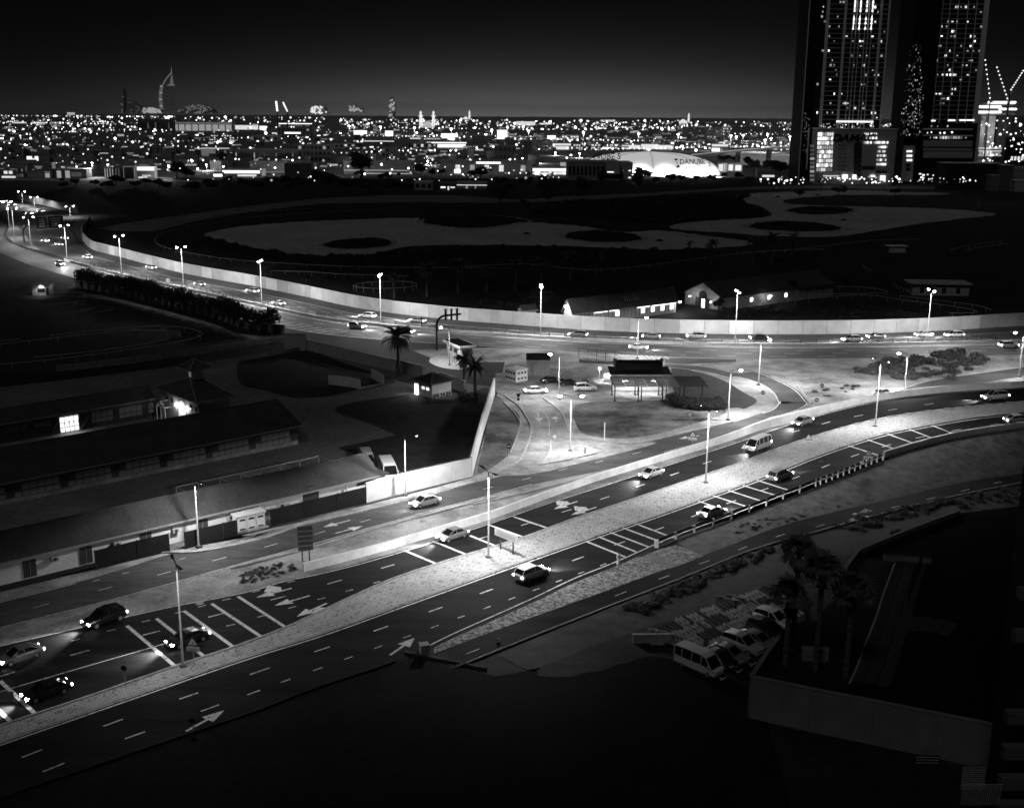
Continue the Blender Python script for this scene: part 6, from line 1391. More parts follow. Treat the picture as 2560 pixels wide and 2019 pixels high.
for i,(x0,y0,x1,y1) in enumerate(((1325,235,1312,128),(1450,240,1402,140))):
    a,c=V(*Q1('j',x0,y0),4500.),V(*Q1('j',x1,y1),4500.); t=thing('tower_crane',Vector((a.x,a.y,0)),['lit crane jib, left of the pair on the skyline','lit crane jib, right of the pair on the skyline'][i],'crane'); o0=t.location.copy()
    MB().tube((0,0,0),a-o0,2.2,2,5).build('mast',M_frame,t); MB().tube(a-o0,c-o0,2.4,1.2,5).build('jib',GW[3 if i==0 else 2],t)
    for k in range(6): p=a.lerp(c,k/5)-o0; MB().lathe([(1,-4),(4.5 if i==0 else 3,0),(1,4)],p,6).build('jib_lamp',GW[5],t)
# mosques
def minaret(t,px,yt,yb_,r,Y,o0):
    a,c=V(*Q1(r,px,yb_),Y)-o0,V(*Q1(r,px,yt),Y)-o0; h=c.z-max(a.z,0); w=h*.11
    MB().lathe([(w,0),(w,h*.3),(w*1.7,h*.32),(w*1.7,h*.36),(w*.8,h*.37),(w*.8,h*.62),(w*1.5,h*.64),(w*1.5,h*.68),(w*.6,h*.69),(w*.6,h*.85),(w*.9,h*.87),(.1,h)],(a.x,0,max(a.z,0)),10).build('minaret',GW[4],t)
Y=3600.; c=V(*Q1('k',1050,430),Y); ms=thing('mosque',Vector((c.x,Y,0)),'floodlit mosque with two minarets in the centre of the skyline','mosque'); o0=ms.location.copy()
minaret(ms,968,235,430,'k',Y,o0); minaret(ms,1128,235,430,'k',Y,o0)
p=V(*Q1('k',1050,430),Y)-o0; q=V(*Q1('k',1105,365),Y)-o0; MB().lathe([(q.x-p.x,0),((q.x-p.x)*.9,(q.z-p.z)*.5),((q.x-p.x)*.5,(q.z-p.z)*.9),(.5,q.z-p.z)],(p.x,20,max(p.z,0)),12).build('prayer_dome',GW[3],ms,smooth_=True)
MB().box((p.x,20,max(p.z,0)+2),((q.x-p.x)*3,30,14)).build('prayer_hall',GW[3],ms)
Y=4400.; c=V(*Q1('m',370,385),Y); ms=thing('mosque',Vector((c.x,Y,0)),'small floodlit mosque with one minaret on the right skyline','mosque'); o0=ms.location.copy(); minaret(ms,410,265,382,'m',Y,o0)
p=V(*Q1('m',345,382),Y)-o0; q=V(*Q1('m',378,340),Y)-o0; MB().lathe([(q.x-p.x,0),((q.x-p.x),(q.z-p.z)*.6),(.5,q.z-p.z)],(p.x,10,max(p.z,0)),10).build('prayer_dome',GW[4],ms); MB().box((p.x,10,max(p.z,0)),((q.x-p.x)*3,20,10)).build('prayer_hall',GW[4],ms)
Y=4600.; c=V(*Q1('k',1540,345),Y); ms=thing('mosque',Vector((c.x,Y,0)),'dim mosque with a slender minaret right of the two-minaret one','mosque'); o0=ms.location.copy(); minaret(ms,1580,230,345,'k',Y,o0)
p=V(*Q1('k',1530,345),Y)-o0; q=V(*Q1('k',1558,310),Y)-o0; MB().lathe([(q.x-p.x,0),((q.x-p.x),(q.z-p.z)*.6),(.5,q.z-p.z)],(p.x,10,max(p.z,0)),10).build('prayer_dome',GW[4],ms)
# ---- dark trees between racecourse and city
R2=random.Random(21); tl=[]
def trow(r,pts): 
    for x,yb_,yt,w in pts: tl.append((*Q1(r,x,yb_),Q1(r,x,yt)[1],w))
trow('k',[(220,1085,735,.9),(960,1075,890,1.1),(1110,1075,960,.9),(1720,1105,930,1.5),(200,1090,970,1.2),(560,1110,1000,1.2),(690,1075,1010,.9),(460,1120,1020,1.1),(1230,1060,965,1.0),(1980,1200,1060,1.3),(2080,1260,1140,1.2),(620,1260,1090,1.6),(300,1270,1080,1.8),(60,1250,1090,1.6),(820,1270,1150,1.4),(540,700,650,1.2),(200,700,645,1.0),(400,790,730,1.2)])
trow('j',[(620,900,750,1.0),(60,1090,870,1.2),(180,1110,930,1.1),(1450,1180,1040,1.3),(1650,1230,1060,1.5),(1850,1150,970,1.3),(2000,1200,1000,1.3),(1250,1180,1060,1.2),(900,1200,1080,1.4),(700,1160,1050,1.2),(450,1200,1090,1.4),(1830,640,575,1.0),(250,640,560,1.2),(1060,1240,1100,1.5),(500,1250,1110,1.5),(250,1260,1120,1.6),(1480,1250,1130,1.3)])
trow('i',[(1470,1180,1040,1.4),(780,1140,1080,1.3),(1840,1180,1070,1.3),(2000,1200,1085,1.3),(1560,830,770,1.4),(1200,1190,1100,1.5),(950,1180,1090,1.5),(1700,1220,1110,1.5),(1350,1230,1110,1.5),(2100,1250,1120,1.4),(800,1220,1120,1.4)])
trow('l',[(1560,1170,930,.9),(1660,1100,990,1.1),(1520,1180,1040,1.0),(1080,1190,985,.8),(820,1180,1060,1.1),(640,1200,1110,1.3),(380,1190,1050,1.6),(480,750,690,1.0),(1960,1130,1020,1.1),(1760,1160,1060,1.0),(2080,1130,1030,1.0),(180,1140,1060,1.2),(60,1180,1080,1.2),(900,1240,1150,1.3),(1050,1230,1170,1.3),(130,1210,1110,1.3),(560,1230,1130,1.3)])
trow('m',[(180,1140,1020,1.1),(300,1140,1035,1.0),(500,1140,1040,1.0),(700,1140,1030,1.0),(860,1090,1010,1.0),(1040,1110,1000,1.0),(860,900,785,1.4),(980,890,805,1.1),(1155,960,800,.8),(1240,1000,850,1.1),(1400,1010,850,1.0),(1560,1070,850,1.2),(1910,1105,900,1.0),(1430,1120,1070,1.5),(1730,1130,1080,1.5),(420,600,550,1.2),(780,610,560,1.0)])
trow('s',[(125,175,60,1.0),(430,170,100,1.0),(285,200,145,1.3),(640,120,10,.9),(410,120,20,1.2),(1370,165,110,1.3),(2010,135,85,1.1),(1700,45,0,1.0),(1000,80,0,.9)])
trow('n',[(80,740,580,.9),(260,700,585,.9),(190,780,730,1.4),(420,820,790,2.0)])
trow('8',[(480,130,70,1.2),(770,115,50,1.7),(1195,118,58,1.6)])
tl.sort()
for i,(px,py,ty,w) in enumerate(tl): tree((px,py),ty,'dark tree of the belt before the city, '+ord_(i)+' from the left',wide=w*1.25,group='dark tree belt before the city')
# ================================================================== high-rise towers at right
YT=1030.0
def T(x,y,Yp=YT): return V(*Q1('4',x,y),Yp)
def fbox(t,o0,x0,x1,y0,y1,m,name,Yp=YT,d=.4,proud=.2,me=None):
    """facade piece between two image corners on the tower's upright front"""
    a,b=T(x0,y1,Yp),T(x1,y0,Yp); return MB().box(((a.x+b.x)/2-o0.x,Yp-o0.y-proud,(a.z+b.z)/2),(abs(b.x-a.x),d,abs(b.z-a.z))).build(name,m,t)
M_glz=mat('tower_glass',.005,.6,spec=.02); M_rib=mat('tower_rib',.8,.5); M_rib2=mat('tower_floor_edge',.62,.6); M_podw=mat('podium_wall',.4,.7,var=.15,scale=.1)
RT=random.Random(5)
def tower(label,xl,xr,yref,ztop,depth,ribs,y_f0,floors,litlist,strip,nm='tower'):
    a,b=T(xl,yref),T(xr,yref); o0=Vector((a.x,YT,0)); t=thing('tower_block',o0,label,'tower'); W=b.x-a.x
    MB().box((W/2,depth/2+.2,ztop/2),(W,depth,ztop)).build('glass_body',M_glz,t)
    for x,w in ribs:
        p=T(x,yref).x-o0.x; MB().box((p,-.5,ztop/2+8),(w,1.2,ztop-16)).build('facade_rib',M_rib,t)
    fm=MB().box((W/2,0,0),(W-1,.7,.45)).mesh('floor_edge',M_rib2); z=T(xl,y_f0).z; fh=3.95; z0=z
    while z<ztop: inst('floor_edge',fm,t,(0,-.15,z)); z+=fh
    pm={k:MB().box((0,0,0),(1.3,.3,1.7)).mesh('lit_pane',GW[k]) for k in (2,3,4,5)}
    for x,y in litlist:
        p=T(x,y); inst('lit_pane',pm[RT.choice((2,3,3,4,5))],t,(p.x-o0.x,-.1,z0+fh*(round((p.z-z0)/fh-.5)+.5)-.3),(0,0,0),(RT.choice((.7,1,1.3)),1,RT.choice((.6,.9,1.1))))
    for x0,x1,y in strip:
        fbox(t,o0,x0,x1,y-5,y+5,GW[5],'light_strip',proud=1.2)
    return t,o0,W
def lits(n,x0,x1,y0,y1,lean=.1): 
    out=[]
    for _ in range(n):
        y=RT.uniform(y0,y1); x=RT.uniform(x0,x1); out.append((x+(1000-y)*.06,y))
        if RT.random()<.45: out.append((x+(1000-y)*.06+RT.choice((14,26)),y))
    return out
l1=[(470,40),(465,85),(455,155),(480,185),(590,150),(520,225),(520,285),(665,300),(560,335),(720,330),(780,330),(800,330),(960,340),(785,400),(890,395),(465,410),(515,420),(710,460),(780,450),(835,460),(960,480),(545,500),(530,545),(560,545),(725,545),(575,580),(885,605),(580,645),(525,680),(420,690),(925,650),(790,720),(815,720),(925,710),(560,795),(625,795),(675,855),(675,895),(800,890),(800,930),(735,930),(530,860),(500,965),(545,965),(415,965),(920,990),(985,265),(905,65),(930,105),(885,290)]+lits(12,450,930,20,980)
t1_,o1_,W1_=tower('left high-rise tower with ribbed dark glass and scattered lit windows',430,955,1000,250,55,[(445,2.4),(590,2.0),(655,.5),(685,.5),(715,.5),(760,.5),(785,.5),(815,.5),(885,2.0),(950,1.2)],1010,0,l1,[(575,885,1030)])
# pointed lights in columns on the upper facade
pm=MB().lathe([(.9,-1.6),(.5,-.2),(.08,2.4)],n=6).mesh('column_light',GW[5])
for j,x in enumerate((738,788,840,890)):
    for y in (10,45,85,155,190,235):
        p=T(x-(y*.085),y); inst('column_light',pm,t1_,(p.x-o1_.x,-.8,p.z))
# side wing, dark
a=T(290,1000,YT+30); b=T(430,1000,YT+30); w=thing('tower_block',Vector((a.x,YT+30,0)),'dark side slab left of the left high-rise tower','tower'); Wd=b.x-a.x
MB().box((Wd/2,20,125),(Wd,40,250)).build('glass_body',M_glz,w); MB().box((0,-.3,125),(.8,.8,250)).build('corner_strip',M_rib2,w)
sp=MB().box((0,0,0),(.7,.2,1.0)).mesh('lit_pane',GW[2])
for i in range(46): p=T(RT.uniform(300,380),RT.uniform(950,1290),YT+30); inst('lit_pane',sp,w,(p.x-a.x,-.2,p.z))
# podium with lettering
YP=1012.0
def P4(x,y): return T(x,y,YP)
a,b=P4(410,1500),P4(1060,1500); o0=Vector((a.x,YP,0)); pod=thing('podium_building',o0,'podium office with lit window wall and dark sign letters under the left tower','building'); Wp=b.x-a.x; hp_=P4(410,1092).z
MB().box((Wp/2,12,hp_/2),(Wp,24,hp_)).build('wall',M_podw,pod)
MB().box((Wp/2,12,hp_+.4),(Wp+1.5,25,.8)).build('roof_edge',M_rib,pod)
def pb(x0,x1,y0,y1,m,nm,pr=.25): return fbox(pod,o0,x0,x1,y0,y1,m,nm,YP,.4,pr)
for i in range(9):
    y=1120+i*37.5
    for j in range(7):
        x=420+j*19.4-i*1.6; pb(x+1.5,x+17.5,y+2,y+29,GW[RT.choice((4,4,5,3))] if i<8 or j<4 else GW[2],'lit_pane')
for i in range(7):
    y=1225+i*35
    for j in range(3): pb(598+j*24-i,614+j*24-i,y,y+8,M_glassdk,'small_window')
for i in range(8): pb(728-i,795-i,1210+i*36,1240+i*36,M_glassdk,'dark_window')
for i,(x0,x1,y) in enumerate(((812,935,1126),(812,935,1160),(808,1025,1198),(928,1020,1236),(924,1012,1273),(920,1010,1309),(918,1008,1345),(916,1006,1382))):
    n=int((x1-x0)/14)
    for j in range(n): 
        if RT.random()<.85: pb(x0+j*14+1,x0+j*14+12,y,y+17,GW[RT.choice((4,5,3))],'lit_pane')
pb(792,908,1405,1435,M_glassdk,'dark_window'); pb(910,1005,1445,1465,M_glassdk,'dark_window')
for x0,x1,y0,y1,l in ((625,672,1478,1512,5),(712,745,1478,1515,5),(865,902,1482,1496,5),(945,990,1486,1525,5),(465,600,1486,1492,4)): pb(x0,x1,y0,y1,GW[l],'lit_entrance',1.0)
cu=bpy.data.curves.new('lettering','FONT'); cu.body='DAMAC'; cu.size=T(0,1130,YP).z-T(0,1192,YP).z; cu.size*=1.35; cu.shear=.25; cu.extrude=.3; cu.offset=.15; tx=bpy.data.objects.new('sign_lettering',cu); cu.materials.append(M_black); p=P4(535,1190); tx.location=(p.x-o0.x,-.9,p.z); tx.rotation_euler=(PI/2,0,0); link(tx)
met=bpy.data.meshes.new_from_object(tx.evaluated_get(bpy.context.evaluated_depsgraph_get())); bpy.data.objects.remove(tx)
for v_ in met.vertices: v_.co.x*=1.25
inst('sign_lettering',met,pod,(p.x-o0.x,-.9,p.z),(PI/2,0,0))
for i in range(40):
    x=RT.uniform(450,1055); p=P4(x,RT.uniform(1045,1082)); MB().box((p.x-o0.x,4,p.z),(RT.uniform(.4,1.6),.5,RT.uniform(.4,1.2))).build('terrace_lamp',GW[RT.choice((3,4,5))],pod)
fbox(pod,o0,322,350,1090,1435,M_rib,'pale_pier',YP,2,.2)
for i in range(9): fbox(pod,o0,358,395,1225+i*36,1245+i*36,GW[RT.choice((1,2,3))],'stair_window',YP,.4,-1)
# dark glass slab between the towers; glowing panes put in for mirrored city lights
YS=1022.0; a,b=T(1120,1530,YS),T(1335,1530,YS); o0=Vector((a.x,YS,0)); gs=thing('glass_slab',o0,'dark glass slab speckled with reflected lights between the towers','building'); Ws=b.x-a.x
MB().box((Ws/2,20,85),(Ws,40,170)).build('glass_body',M_glz,gs)
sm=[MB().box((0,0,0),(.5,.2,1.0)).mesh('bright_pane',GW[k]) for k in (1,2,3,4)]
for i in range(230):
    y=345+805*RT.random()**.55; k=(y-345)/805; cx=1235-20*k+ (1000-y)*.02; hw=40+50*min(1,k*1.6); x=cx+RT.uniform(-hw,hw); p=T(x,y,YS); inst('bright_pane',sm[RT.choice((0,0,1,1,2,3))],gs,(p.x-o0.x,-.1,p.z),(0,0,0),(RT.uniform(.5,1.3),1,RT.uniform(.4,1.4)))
fbox(gs,o0,1120,1240,1232,1535,M_podw,'pale_base',YS,2,.6)
for y in (1280,1318,1355): 
    for j in range(3): fbox(gs,o0,1168+j*16,1181+j*16,y-7,y+7,GW[5],'lit_pane',YS,.4,1.8)
for y in (1395,1432): fbox(gs,o0,1160,1200,y-13,y+13,M_glassdk,'dark_window',YS,.4,1.8)
# right tower
l2=[(1590,50),(1610,50),(1635,45),(1675,45),(1745,42),(1800,100),(1690,165),(1525,185),(1560,185),(1600,180),(1470,230),(1510,225),(1805,215),(1470,295),(1550,300),(1580,300),(1715,300),(1750,300),(1635,375),(1715,370),(1750,340),(1540,410),(1690,415),(1740,415),(1790,430),(1415,490),(1590,490),(1730,495),(1700,525),(1720,525),(1520,560),(1645,565),(1680,565),(1760,590),(1435,635),(1475,650),(1395,650),(1540,650),(1690,630),(1560,740),(1585,740),(1455,775),(1425,780),(1555,805),(1490,850),(1520,850),(1350,885)]+lits(12,1350,1740,60,950)
t2_,o2_,W2_=tower('right high-rise tower with pale corner column and many floor lines',1330,1745,1000,245,50,[(1345,.5),(1390,.5),(1450,.4),(1520,.4),(1600,.4),(1670,.4),(1752,4.2)],1010,0,l2,[(1330,1412,1022),(1520,1580,1020),(1615,1668,1019),(1675,1740,1018)])
# its podium storeys
YQ=1016.0; a,b=T(1300,1530,YQ),T(1730,1530,YQ); o0=Vector((a.x,YQ,0)); pq=thing('podium_building',o0,'dark terraced podium with pale ledges under the right tower','building'); Wq=b.x-a.x; hq=T(1300,1345,YQ)
z_top=T(1300,1040,YQ).z; MB().box((Wq/2,15,z_top/2),(Wq,28,z_top)).build('wall',M_glz,pq)
for y0,y1,m in ((1088,1098,M_rib),(1143,1150,M_rib),(1190,1240,M_podw),(1255,1275,M_podw),(1285,1335,M_podw)): fbox(pq,o0,1310,1728,y0,y1,m,'ledge',YQ,1.4,.7)
for i in range(18): x=RT.uniform(1330,1700); y=RT.choice((1068,1120,1125,1165)); fbox(pq,o0,x,x+RT.choice((6,10,16)),y-7,y+7,GW[RT.choice((2,3,4,5))],'lit_pane',YQ,.4,.3)
for i in range(9): fbox(pq,o0,1450+i*22,1466+i*22,1153,1176,GW[RT.choice((2,3,4))],'lit_pane',YQ,.4,.9)
for i in range(10): fbox(pq,o0,1422+i*8,1427+i*8,1405,1500,GW[3],'lit_fin',YQ,.4,1.2)
for i in range(22): x=RT.uniform(1270,1490); y=RT.uniform(1470,1525); fbox(pq,o0,x,x+RT.uniform(5,20),y-6,y+6,GW[RT.choice((4,5,3))],'shop_light',YQ,.4,1.0)
# building site with cranes
YC=1100.0; a,b=T(1765,1400,YC),T(2200,1400,YC); o0=Vector((a.x,YC,0)); cs=thing('building_site',o0,'floodlit concrete core under construction at the right edge','construction site')
def cb_(x0,x1,y0,y1,m,nm,d=10,pr=0): 
    p,q=T(x0,y1,YC),T(x1,y0,YC); return MB().box(((p.x+q.x)/2-o0.x,d/2-pr,(p.z+q.z)/2),(q.x-p.x,d,q.z-p.z)).build(nm,m,cs)
M_raw=mat('raw_concrete',.3,.8,var=.3,scale=.2)
cb_(1765,1930,980,1400,M_raw,'core_wall',20); cb_(1925,2200,980,1400,mat('scaffold_dark',.08,.8,var=.6,scale=.8,lo=.02),'frame_block',25,-4)
for y in (870,905,950): cb_(1765+(950-y)*.9,2090,y+8,y+20,M_raw,'floor_slab',24)
lm=MB().lathe([(.4,-1.0),(1.5,0),(.2,1.3)],n=6).mesh('site_lamp',GW[5])
for y,x0,x1,n in ((868,1865,2085,14),(905,1770,1960,12),(925,1960,2090,8),(950,1765,1960,13)):
    for i in range(n): p=T(x0+(x1-x0)*i/(n-1),y,YC); inst('site_lamp',lm,cs,(p.x-o0.x,-1.2,p.z))
for i in range(60): p=T(RT.uniform(1780,2160),RT.uniform(1000,1370),YC); inst('site_lamp',lm,cs,(p.x-o0.x,-6,p.z),(0,0,0),(RT.uniform(.3,.9),)*3)
for y in (1250,1272,1310): cb_(1775,1970,y,y+9,GW[3],'lit_deck',1,2)
for i in range(12): cb_(1785+i*15,1795+i*15,1278,1305,GW[RT.choice((2,3,4))],'lit_pane',1,2)
cb_(2000,2180,1165,1400,M_glz,'dark_glass_block',8,6)
for i in range(5): cb_(2030+i*28,2050+i*28,1322,1355,GW[4],'lit_pane',.6,6.4)
for i,(xa,ya,xb,yb_,lab) in enumerate(((1880,850,1835,490,'thin lit crane jib left of three over the site'),(2030,850,1932,555,'lattice crane jib in the middle over the site'),(2050,770,2166,590,'lit crane jib leaning right at the picture edge'))):
    p,q=T(xa,ya,YC-3),T(xb,yb_,YC-3); k=thing('tower_crane',Vector((p.x,p.y,0)),lab,'crane','cranes over the building site'); oo=k.location.copy()
    MB().tube((0,0,0),p-oo,.7,.6,4).build('mast',M_frame,k)
    d=(q-p); L_=d.length; u=d.normalized(); n=Vector((-u.z,0,u.x)); mbj=MB().bar(p-oo+n*.8,q-oo,.35).bar(p-oo-n*.8,q-oo,.35)
    for j in range(14): s0=j/14; mbj.bar(p-oo+d*s0+n*.8*(1-s0)*(1 if j%2 else -1),p-oo+d*(s0+1/14)+n*.8*(1-s0)*(-1 if j%2 else 1),.25)
    mbj.build('jib',mat('crane_steel',.4,.6),k)
    for j in range(9): pp=p.lerp(q,(j+.5)/9)-oo; inst('jib_lamp',lm,k,pp,(0,0,0),(.55,)*3)
    MB().box(p-oo+Vector((1,0,-1)),(2.4,2,2.2)).build('cab',M_podw,k)
Lp=bpy.data.lights.new('site_flood','POINT'); Lp.energy=9000; Lp.shadow_soft_size=2; o=bpy.data.objects.new('site_flood',Lp); p=T(1850,1100,YC); o.location=(p.x-o0.x,-14,p.z); link(o,cs)
# dark low blocks before the site
def dkb(x0,x1,y0,y1,lab,m,Yp):
    p,q=T(x0,y1,Yp),T(x1,y0,Yp); t=thing('low_block',Vector((p.x,Yp,0)),lab,'building'); MB().box(((q.x-p.x)/2,10,q.z/2),(q.x-p.x,20,q.z)).build('wall',m,t); MB().box(((q.x-p.x)/2,10,q.z+.2),(q.x-p.x+.6,20.6,.4)).build('roof_edge',M_rib2,t); return t
dkb(1490,1970,1385,1545,'black flat roofed block before the right tower',mat('black_wall',.01),940.)
dkb(1955,2085,1400,1500,'dim grey house beside the black flat block',mat('dim_wall',.1),935.)
dkb(1885,1965,1485,1545,'small grey cube before the black flat block',mat('dim_wall2',.16),930.)
t=dkb(2090,2230,1530,1560,'lit low roof at the far right edge',M_podw,925.); 
ph=thing('phone_mast',G(*Q1('m',1720,940)),'slim antenna mast left of the towers','mast'); h=hgt(ph.location.copy(),Q1('m',1720,830)[1]); MB().tube((0,0,0),(0,0,h),.5,.35,6).build('pole',M_frame,ph); 
for a_ in range(3): MB().box((math.cos(a_*2.1)*1.2,math.sin(a_*2.1)*1.2,h-3),(.5,.5,5)).build('antenna',M_frame,ph)
# site and tower aircraft lights omitted
# ================================================================== vehicles
M_tyre=mat('tyre',.02,.9); M_rim=mat('alloy_rim',.5,.35,metal=.6); M_glass=mat('car_glass',.012,.08,spec=.7); M_chrome=mat('chrome',.6,.2,metal=.9); M_plate=mat('number_plate',.6,.5)
PAINT={k:mat('paint_'+k,c,.28,spec=.6) for k,c in (('white',.72),('silver',.42),('grey',.18),('black',.015))}
G_HEAD=glow('headlight_on',90); G_TAIL=glow('taillight_on',25); M_hoff=mat('headlight_off',.5,.15,spec=.8); M_toff=mat('taillight_off',.09,.3)
for g_ in (G_HEAD,G_TAIL,M_lens,M_star): g_.cycles.emission_sampling='NONE'
def loft(secs):
    """skin through equal-length sections, capped"""
    mb=MB(); n=len(secs[0]); vs=[p for s in secs for p in s]; k=len(secs)
    fs=[(j*n+i,j*n+(i+1)%n,(j+1)*n+(i+1)%n,(j+1)*n+i) for j in range(k-1) for i in range(n)]+[tuple(range(n-1,-1,-1)),tuple((k-1)*n+i for i in range(n))]
    return mb.add(vs,fs)
def body_sec(x,w,zb,zs,zt,tw):   # half widths
    return [(x,-w*.9,zb),(x,w*.9,zb),(x,w,zb+.18),(x,w*1.0,zs),(x,tw,zt),(x,-tw,zt),(x,-w*1.0,zs),(x,-w,zb+.18)]
CARS={}
def car_meshes(kind):
    if kind in CARS: return CARS[kind]
    if kind=='sedan': L,W,H=4.75,1.82,1.46; prof=[(-2.36,.62,.40,.62,.70),(-2.2,.80,.28,.70,.90),(-1.5,.90,.24,.80,1.0),(-.4,.91,.22,.82,.98),(.7,.91,.22,.80,.96),(1.4,.89,.24,.74,.86),(2.1,.80,.28,.62,.72),(2.36,.60,.38,.55,.60)]; cab=[(-1.75,.66,.98,1.0),(-1.0,.66,.97,1.40),(-.2,.67,.96,H),(.35,.66,.95,1.42),(1.25,.68,.90,.93)]; axles=(-1.38,1.42); wr=.33
    elif kind=='suv': L,W,H=4.85,1.92,1.80; prof=[(-2.4,.72,.45,.75,.95),(-2.3,.88,.34,.82,1.10),(-1.4,.95,.30,.92,1.16),(0,.96,.30,.92,1.14),(.9,.95,.30,.90,1.10),(1.6,.93,.32,.86,1.02),(2.2,.84,.36,.74,.90),(2.42,.66,.44,.66,.76)]; cab=[(-2.25,.70,1.12,1.16),(-1.9,.70,1.12,1.66),(-.6,.72,1.12,H),(.3,.71,1.10,1.74),(1.25,.74,1.04,1.08)]; axles=(-1.42,1.46); wr=.38
    else: L,W,H=5.35,1.9,2.26; prof=[(-2.66,.86,.34,1.0,1.22),(-2.6,.93,.28,1.0,1.24),(-1.2,.95,.26,1.0,1.24),(.8,.95,.26,1.0,1.24),(1.7,.94,.28,.96,1.20),(2.35,.90,.32,.84,1.02),(2.66,.74,.40,.72,.82)]; cab=[(-2.6,.84,1.22,1.26),(-2.56,.80,1.22,2.2),(-1.0,.80,1.22,H),(.9,.80,1.22,2.22),(1.45,.80,1.2,2.05),(2.3,.84,1.02,1.06)]; axles=(-1.5,1.75); wr=.35
    body=loft([body_sec(x,w,zb,zs,zt,w*.9) for x,w,zb,zs,zt in prof])
    cs=[[(x,-w*1.14,z0-.03),(x,w*1.14,z0-.03),(x,w,max(z1-.02,z0)),(x,-w,max(z1-.02,z0))] for x,w,z0,z1 in cab]
    glassm=loft(cs)
    top=[c for c in cab if c[3]-c[2]>.3]; rf=MB()
    a=[(x,-w*1.02,z1+.015) for x,w,_,z1 in top]; b=[(x,w*1.02,z1+.015) for x,w,_,z1 in top]
    if kind!='van': pass
    n=len(a); rf.add(a+b+[(x,y,z-.06) for x,y,z in a]+[(x,y,z-.06) for x,y,z in b],[(i,i+1,n+i+1,n+i) for i in range(n-1)]+[(2*n+i,3*n+i,3*n+i+1,2*n+i+1) for i in range(n-1)]+[(i,2*n+i,2*n+i+1,i+1) for i in range(n-1)]+[(n+i,n+i+1,3*n+i+1,3*n+i) for i in range(n-1)]+[(0,n,3*n,2*n),(n-1,3*n-1,4*n-1,2*n-1)])
    pil=MB()
    for s in (-1,1):
        pts=[(x,s*w*1.06,z1) for x,w,z0,z1 in cab]; 
        pil.bar(( cab[0][0],s*cab[0][1]*1.13,cab[0][2]),(cab[1][0],s*cab[1][1]*1.02,cab[1][3]),.09,.07); pil.bar((cab[-1][0],s*cab[-1][1]*1.13,cab[-1][2]),(cab[-2][0],s*cab[-2][1]*1.02,cab[-2][3]),.08,.07)
        for xm in ((-.15,) if kind!='van' else (-1.6,-.3,.9)):
            i=max(j for j in range(len(cab)-1) if cab[j][0]<=xm); q=(xm-cab[i][0])/(cab[i+1][0]-cab[i][0]); w=cab[i][1]*(1-q)+cab[i+1][1]*q; zt=cab[i][3]*(1-q)+cab[i+1][3]*q; z0=cab[i][2]
            pil.bar((xm,s*w*1.15,z0),(xm,s*w*1.015,zt),.07,.05)
        pil.bar((cab[0][0],s*cab[0][1]*1.16,cab[0][2]),(cab[-1][0],s*cab[-1][1]*1.16,cab[-1][2]),.04,.06)
    tyre=MB().tube((0,-.11,0),(0,.11,0),wr,wr,16).mesh('tyre',M_tyre); rim=MB().tube((0,-.125,0),(0,.125,0),wr*.62,wr*.62,10).mesh('rim',M_rim)
    fx=prof[-2][0]; fz=prof[-2][3]; rx=prof[1][0]; rz=prof[1][3]+.04; fw=prof[-2][1]; rw=prof[1][1]
    head=MB().box((fx+.05,0,fz),(.3,.36,.15)); tail=MB().box((rx-.04,0,rz),(.14,.3,.18 if kind!='van' else .4))
    CARS[kind]=dict(body=body,glass=glassm,roof=rf,pil=pil,tyre=tyre,rim=rim,head=head,tail=tail,axles=axles,wr=wr,W=W,fw=fw,rw=rw,fx=fx,fz=fz,rx=rx,L=L,cache={}); return CARS[kind]
def car(loc, heading, kind, paint, label, lights=False, beam=0, group=None, cat='car', name=None):
    c=car_meshes(kind); P=PAINT[paint]; k=(paint,lights)
    if k not in c['cache']:
        bm_=c['body'].mesh('body',P,False)
        c['cache'][k]=dict(body=bm_,glass=c['glass'].mesh('windows',M_glass),roof=c['roof'].mesh('roof',P),pil=c['pil'].mesh('pillars',P),head=c['head'].mesh('headlight',G_HEAD if lights else M_hoff),tail=c['tail'].mesh('taillight',G_TAIL if lights else M_toff),
            bump=MB().box((c['fx']+.12,0,.44),(.22,c['fw']*1.86,.2)).mesh('bumper',P),grille=MB().box((c['fx']+.22,0,c['fz']-.08),(.06,c['fw']*.9,.16)).mesh('grille',M_chrome),plate=MB().box((c['fx']+.25,0,.45),(.03,.5,.12)).mesh('number_plate',M_plate),mir=MB().box((0,0,0),(.14,.2,.13)).mesh('mirror',P))
    q=c['cache'][k]; t=thing(name or ('moving_car' if lights else 'parked_car'),loc,label,cat,group,heading)
    inst('body',q['body'],t); g=inst('windows',q['glass'],t); inst('roof',q['roof'],t); inst('pillars',q['pil'],g)
    for x in c['axles']:
        for s in (-1,1): w=inst('wheel',c['tyre'],t,(x,s*(c['W']/2-.12),c['wr'])); inst('rim',c['rim'],w)
    for s in (-1,1): inst('headlight',q['head'],t,(0,s*(c['fw']-.2),0)); inst('taillight',q['tail'],t,(0,s*(c['rw']-.12),0)); inst('mirror',q['mir'],t,(.85 if kind!='van' else 1.9,s*(c['W']/2+.06),1.0 if kind!='van' else 1.35))
    inst('bumper',q['bump'],t); gr_=inst('grille',q['grille'],t); inst('number_plate',q['plate'],t)
    if beam:
        Lb_=bpy.data.lights.new('headlight_beam','SPOT'); Lb_.energy=beam; Lb_.spot_size=rad(75); Lb_.spot_blend=.9; Lb_.shadow_soft_size=.2; o=bpy.data.objects.new('headlight_beam',Lb_); o.location=(c['L']/2+.15,0,.75); o.rotation_euler=(0,rad(-80),0); link(o,t)
    return t
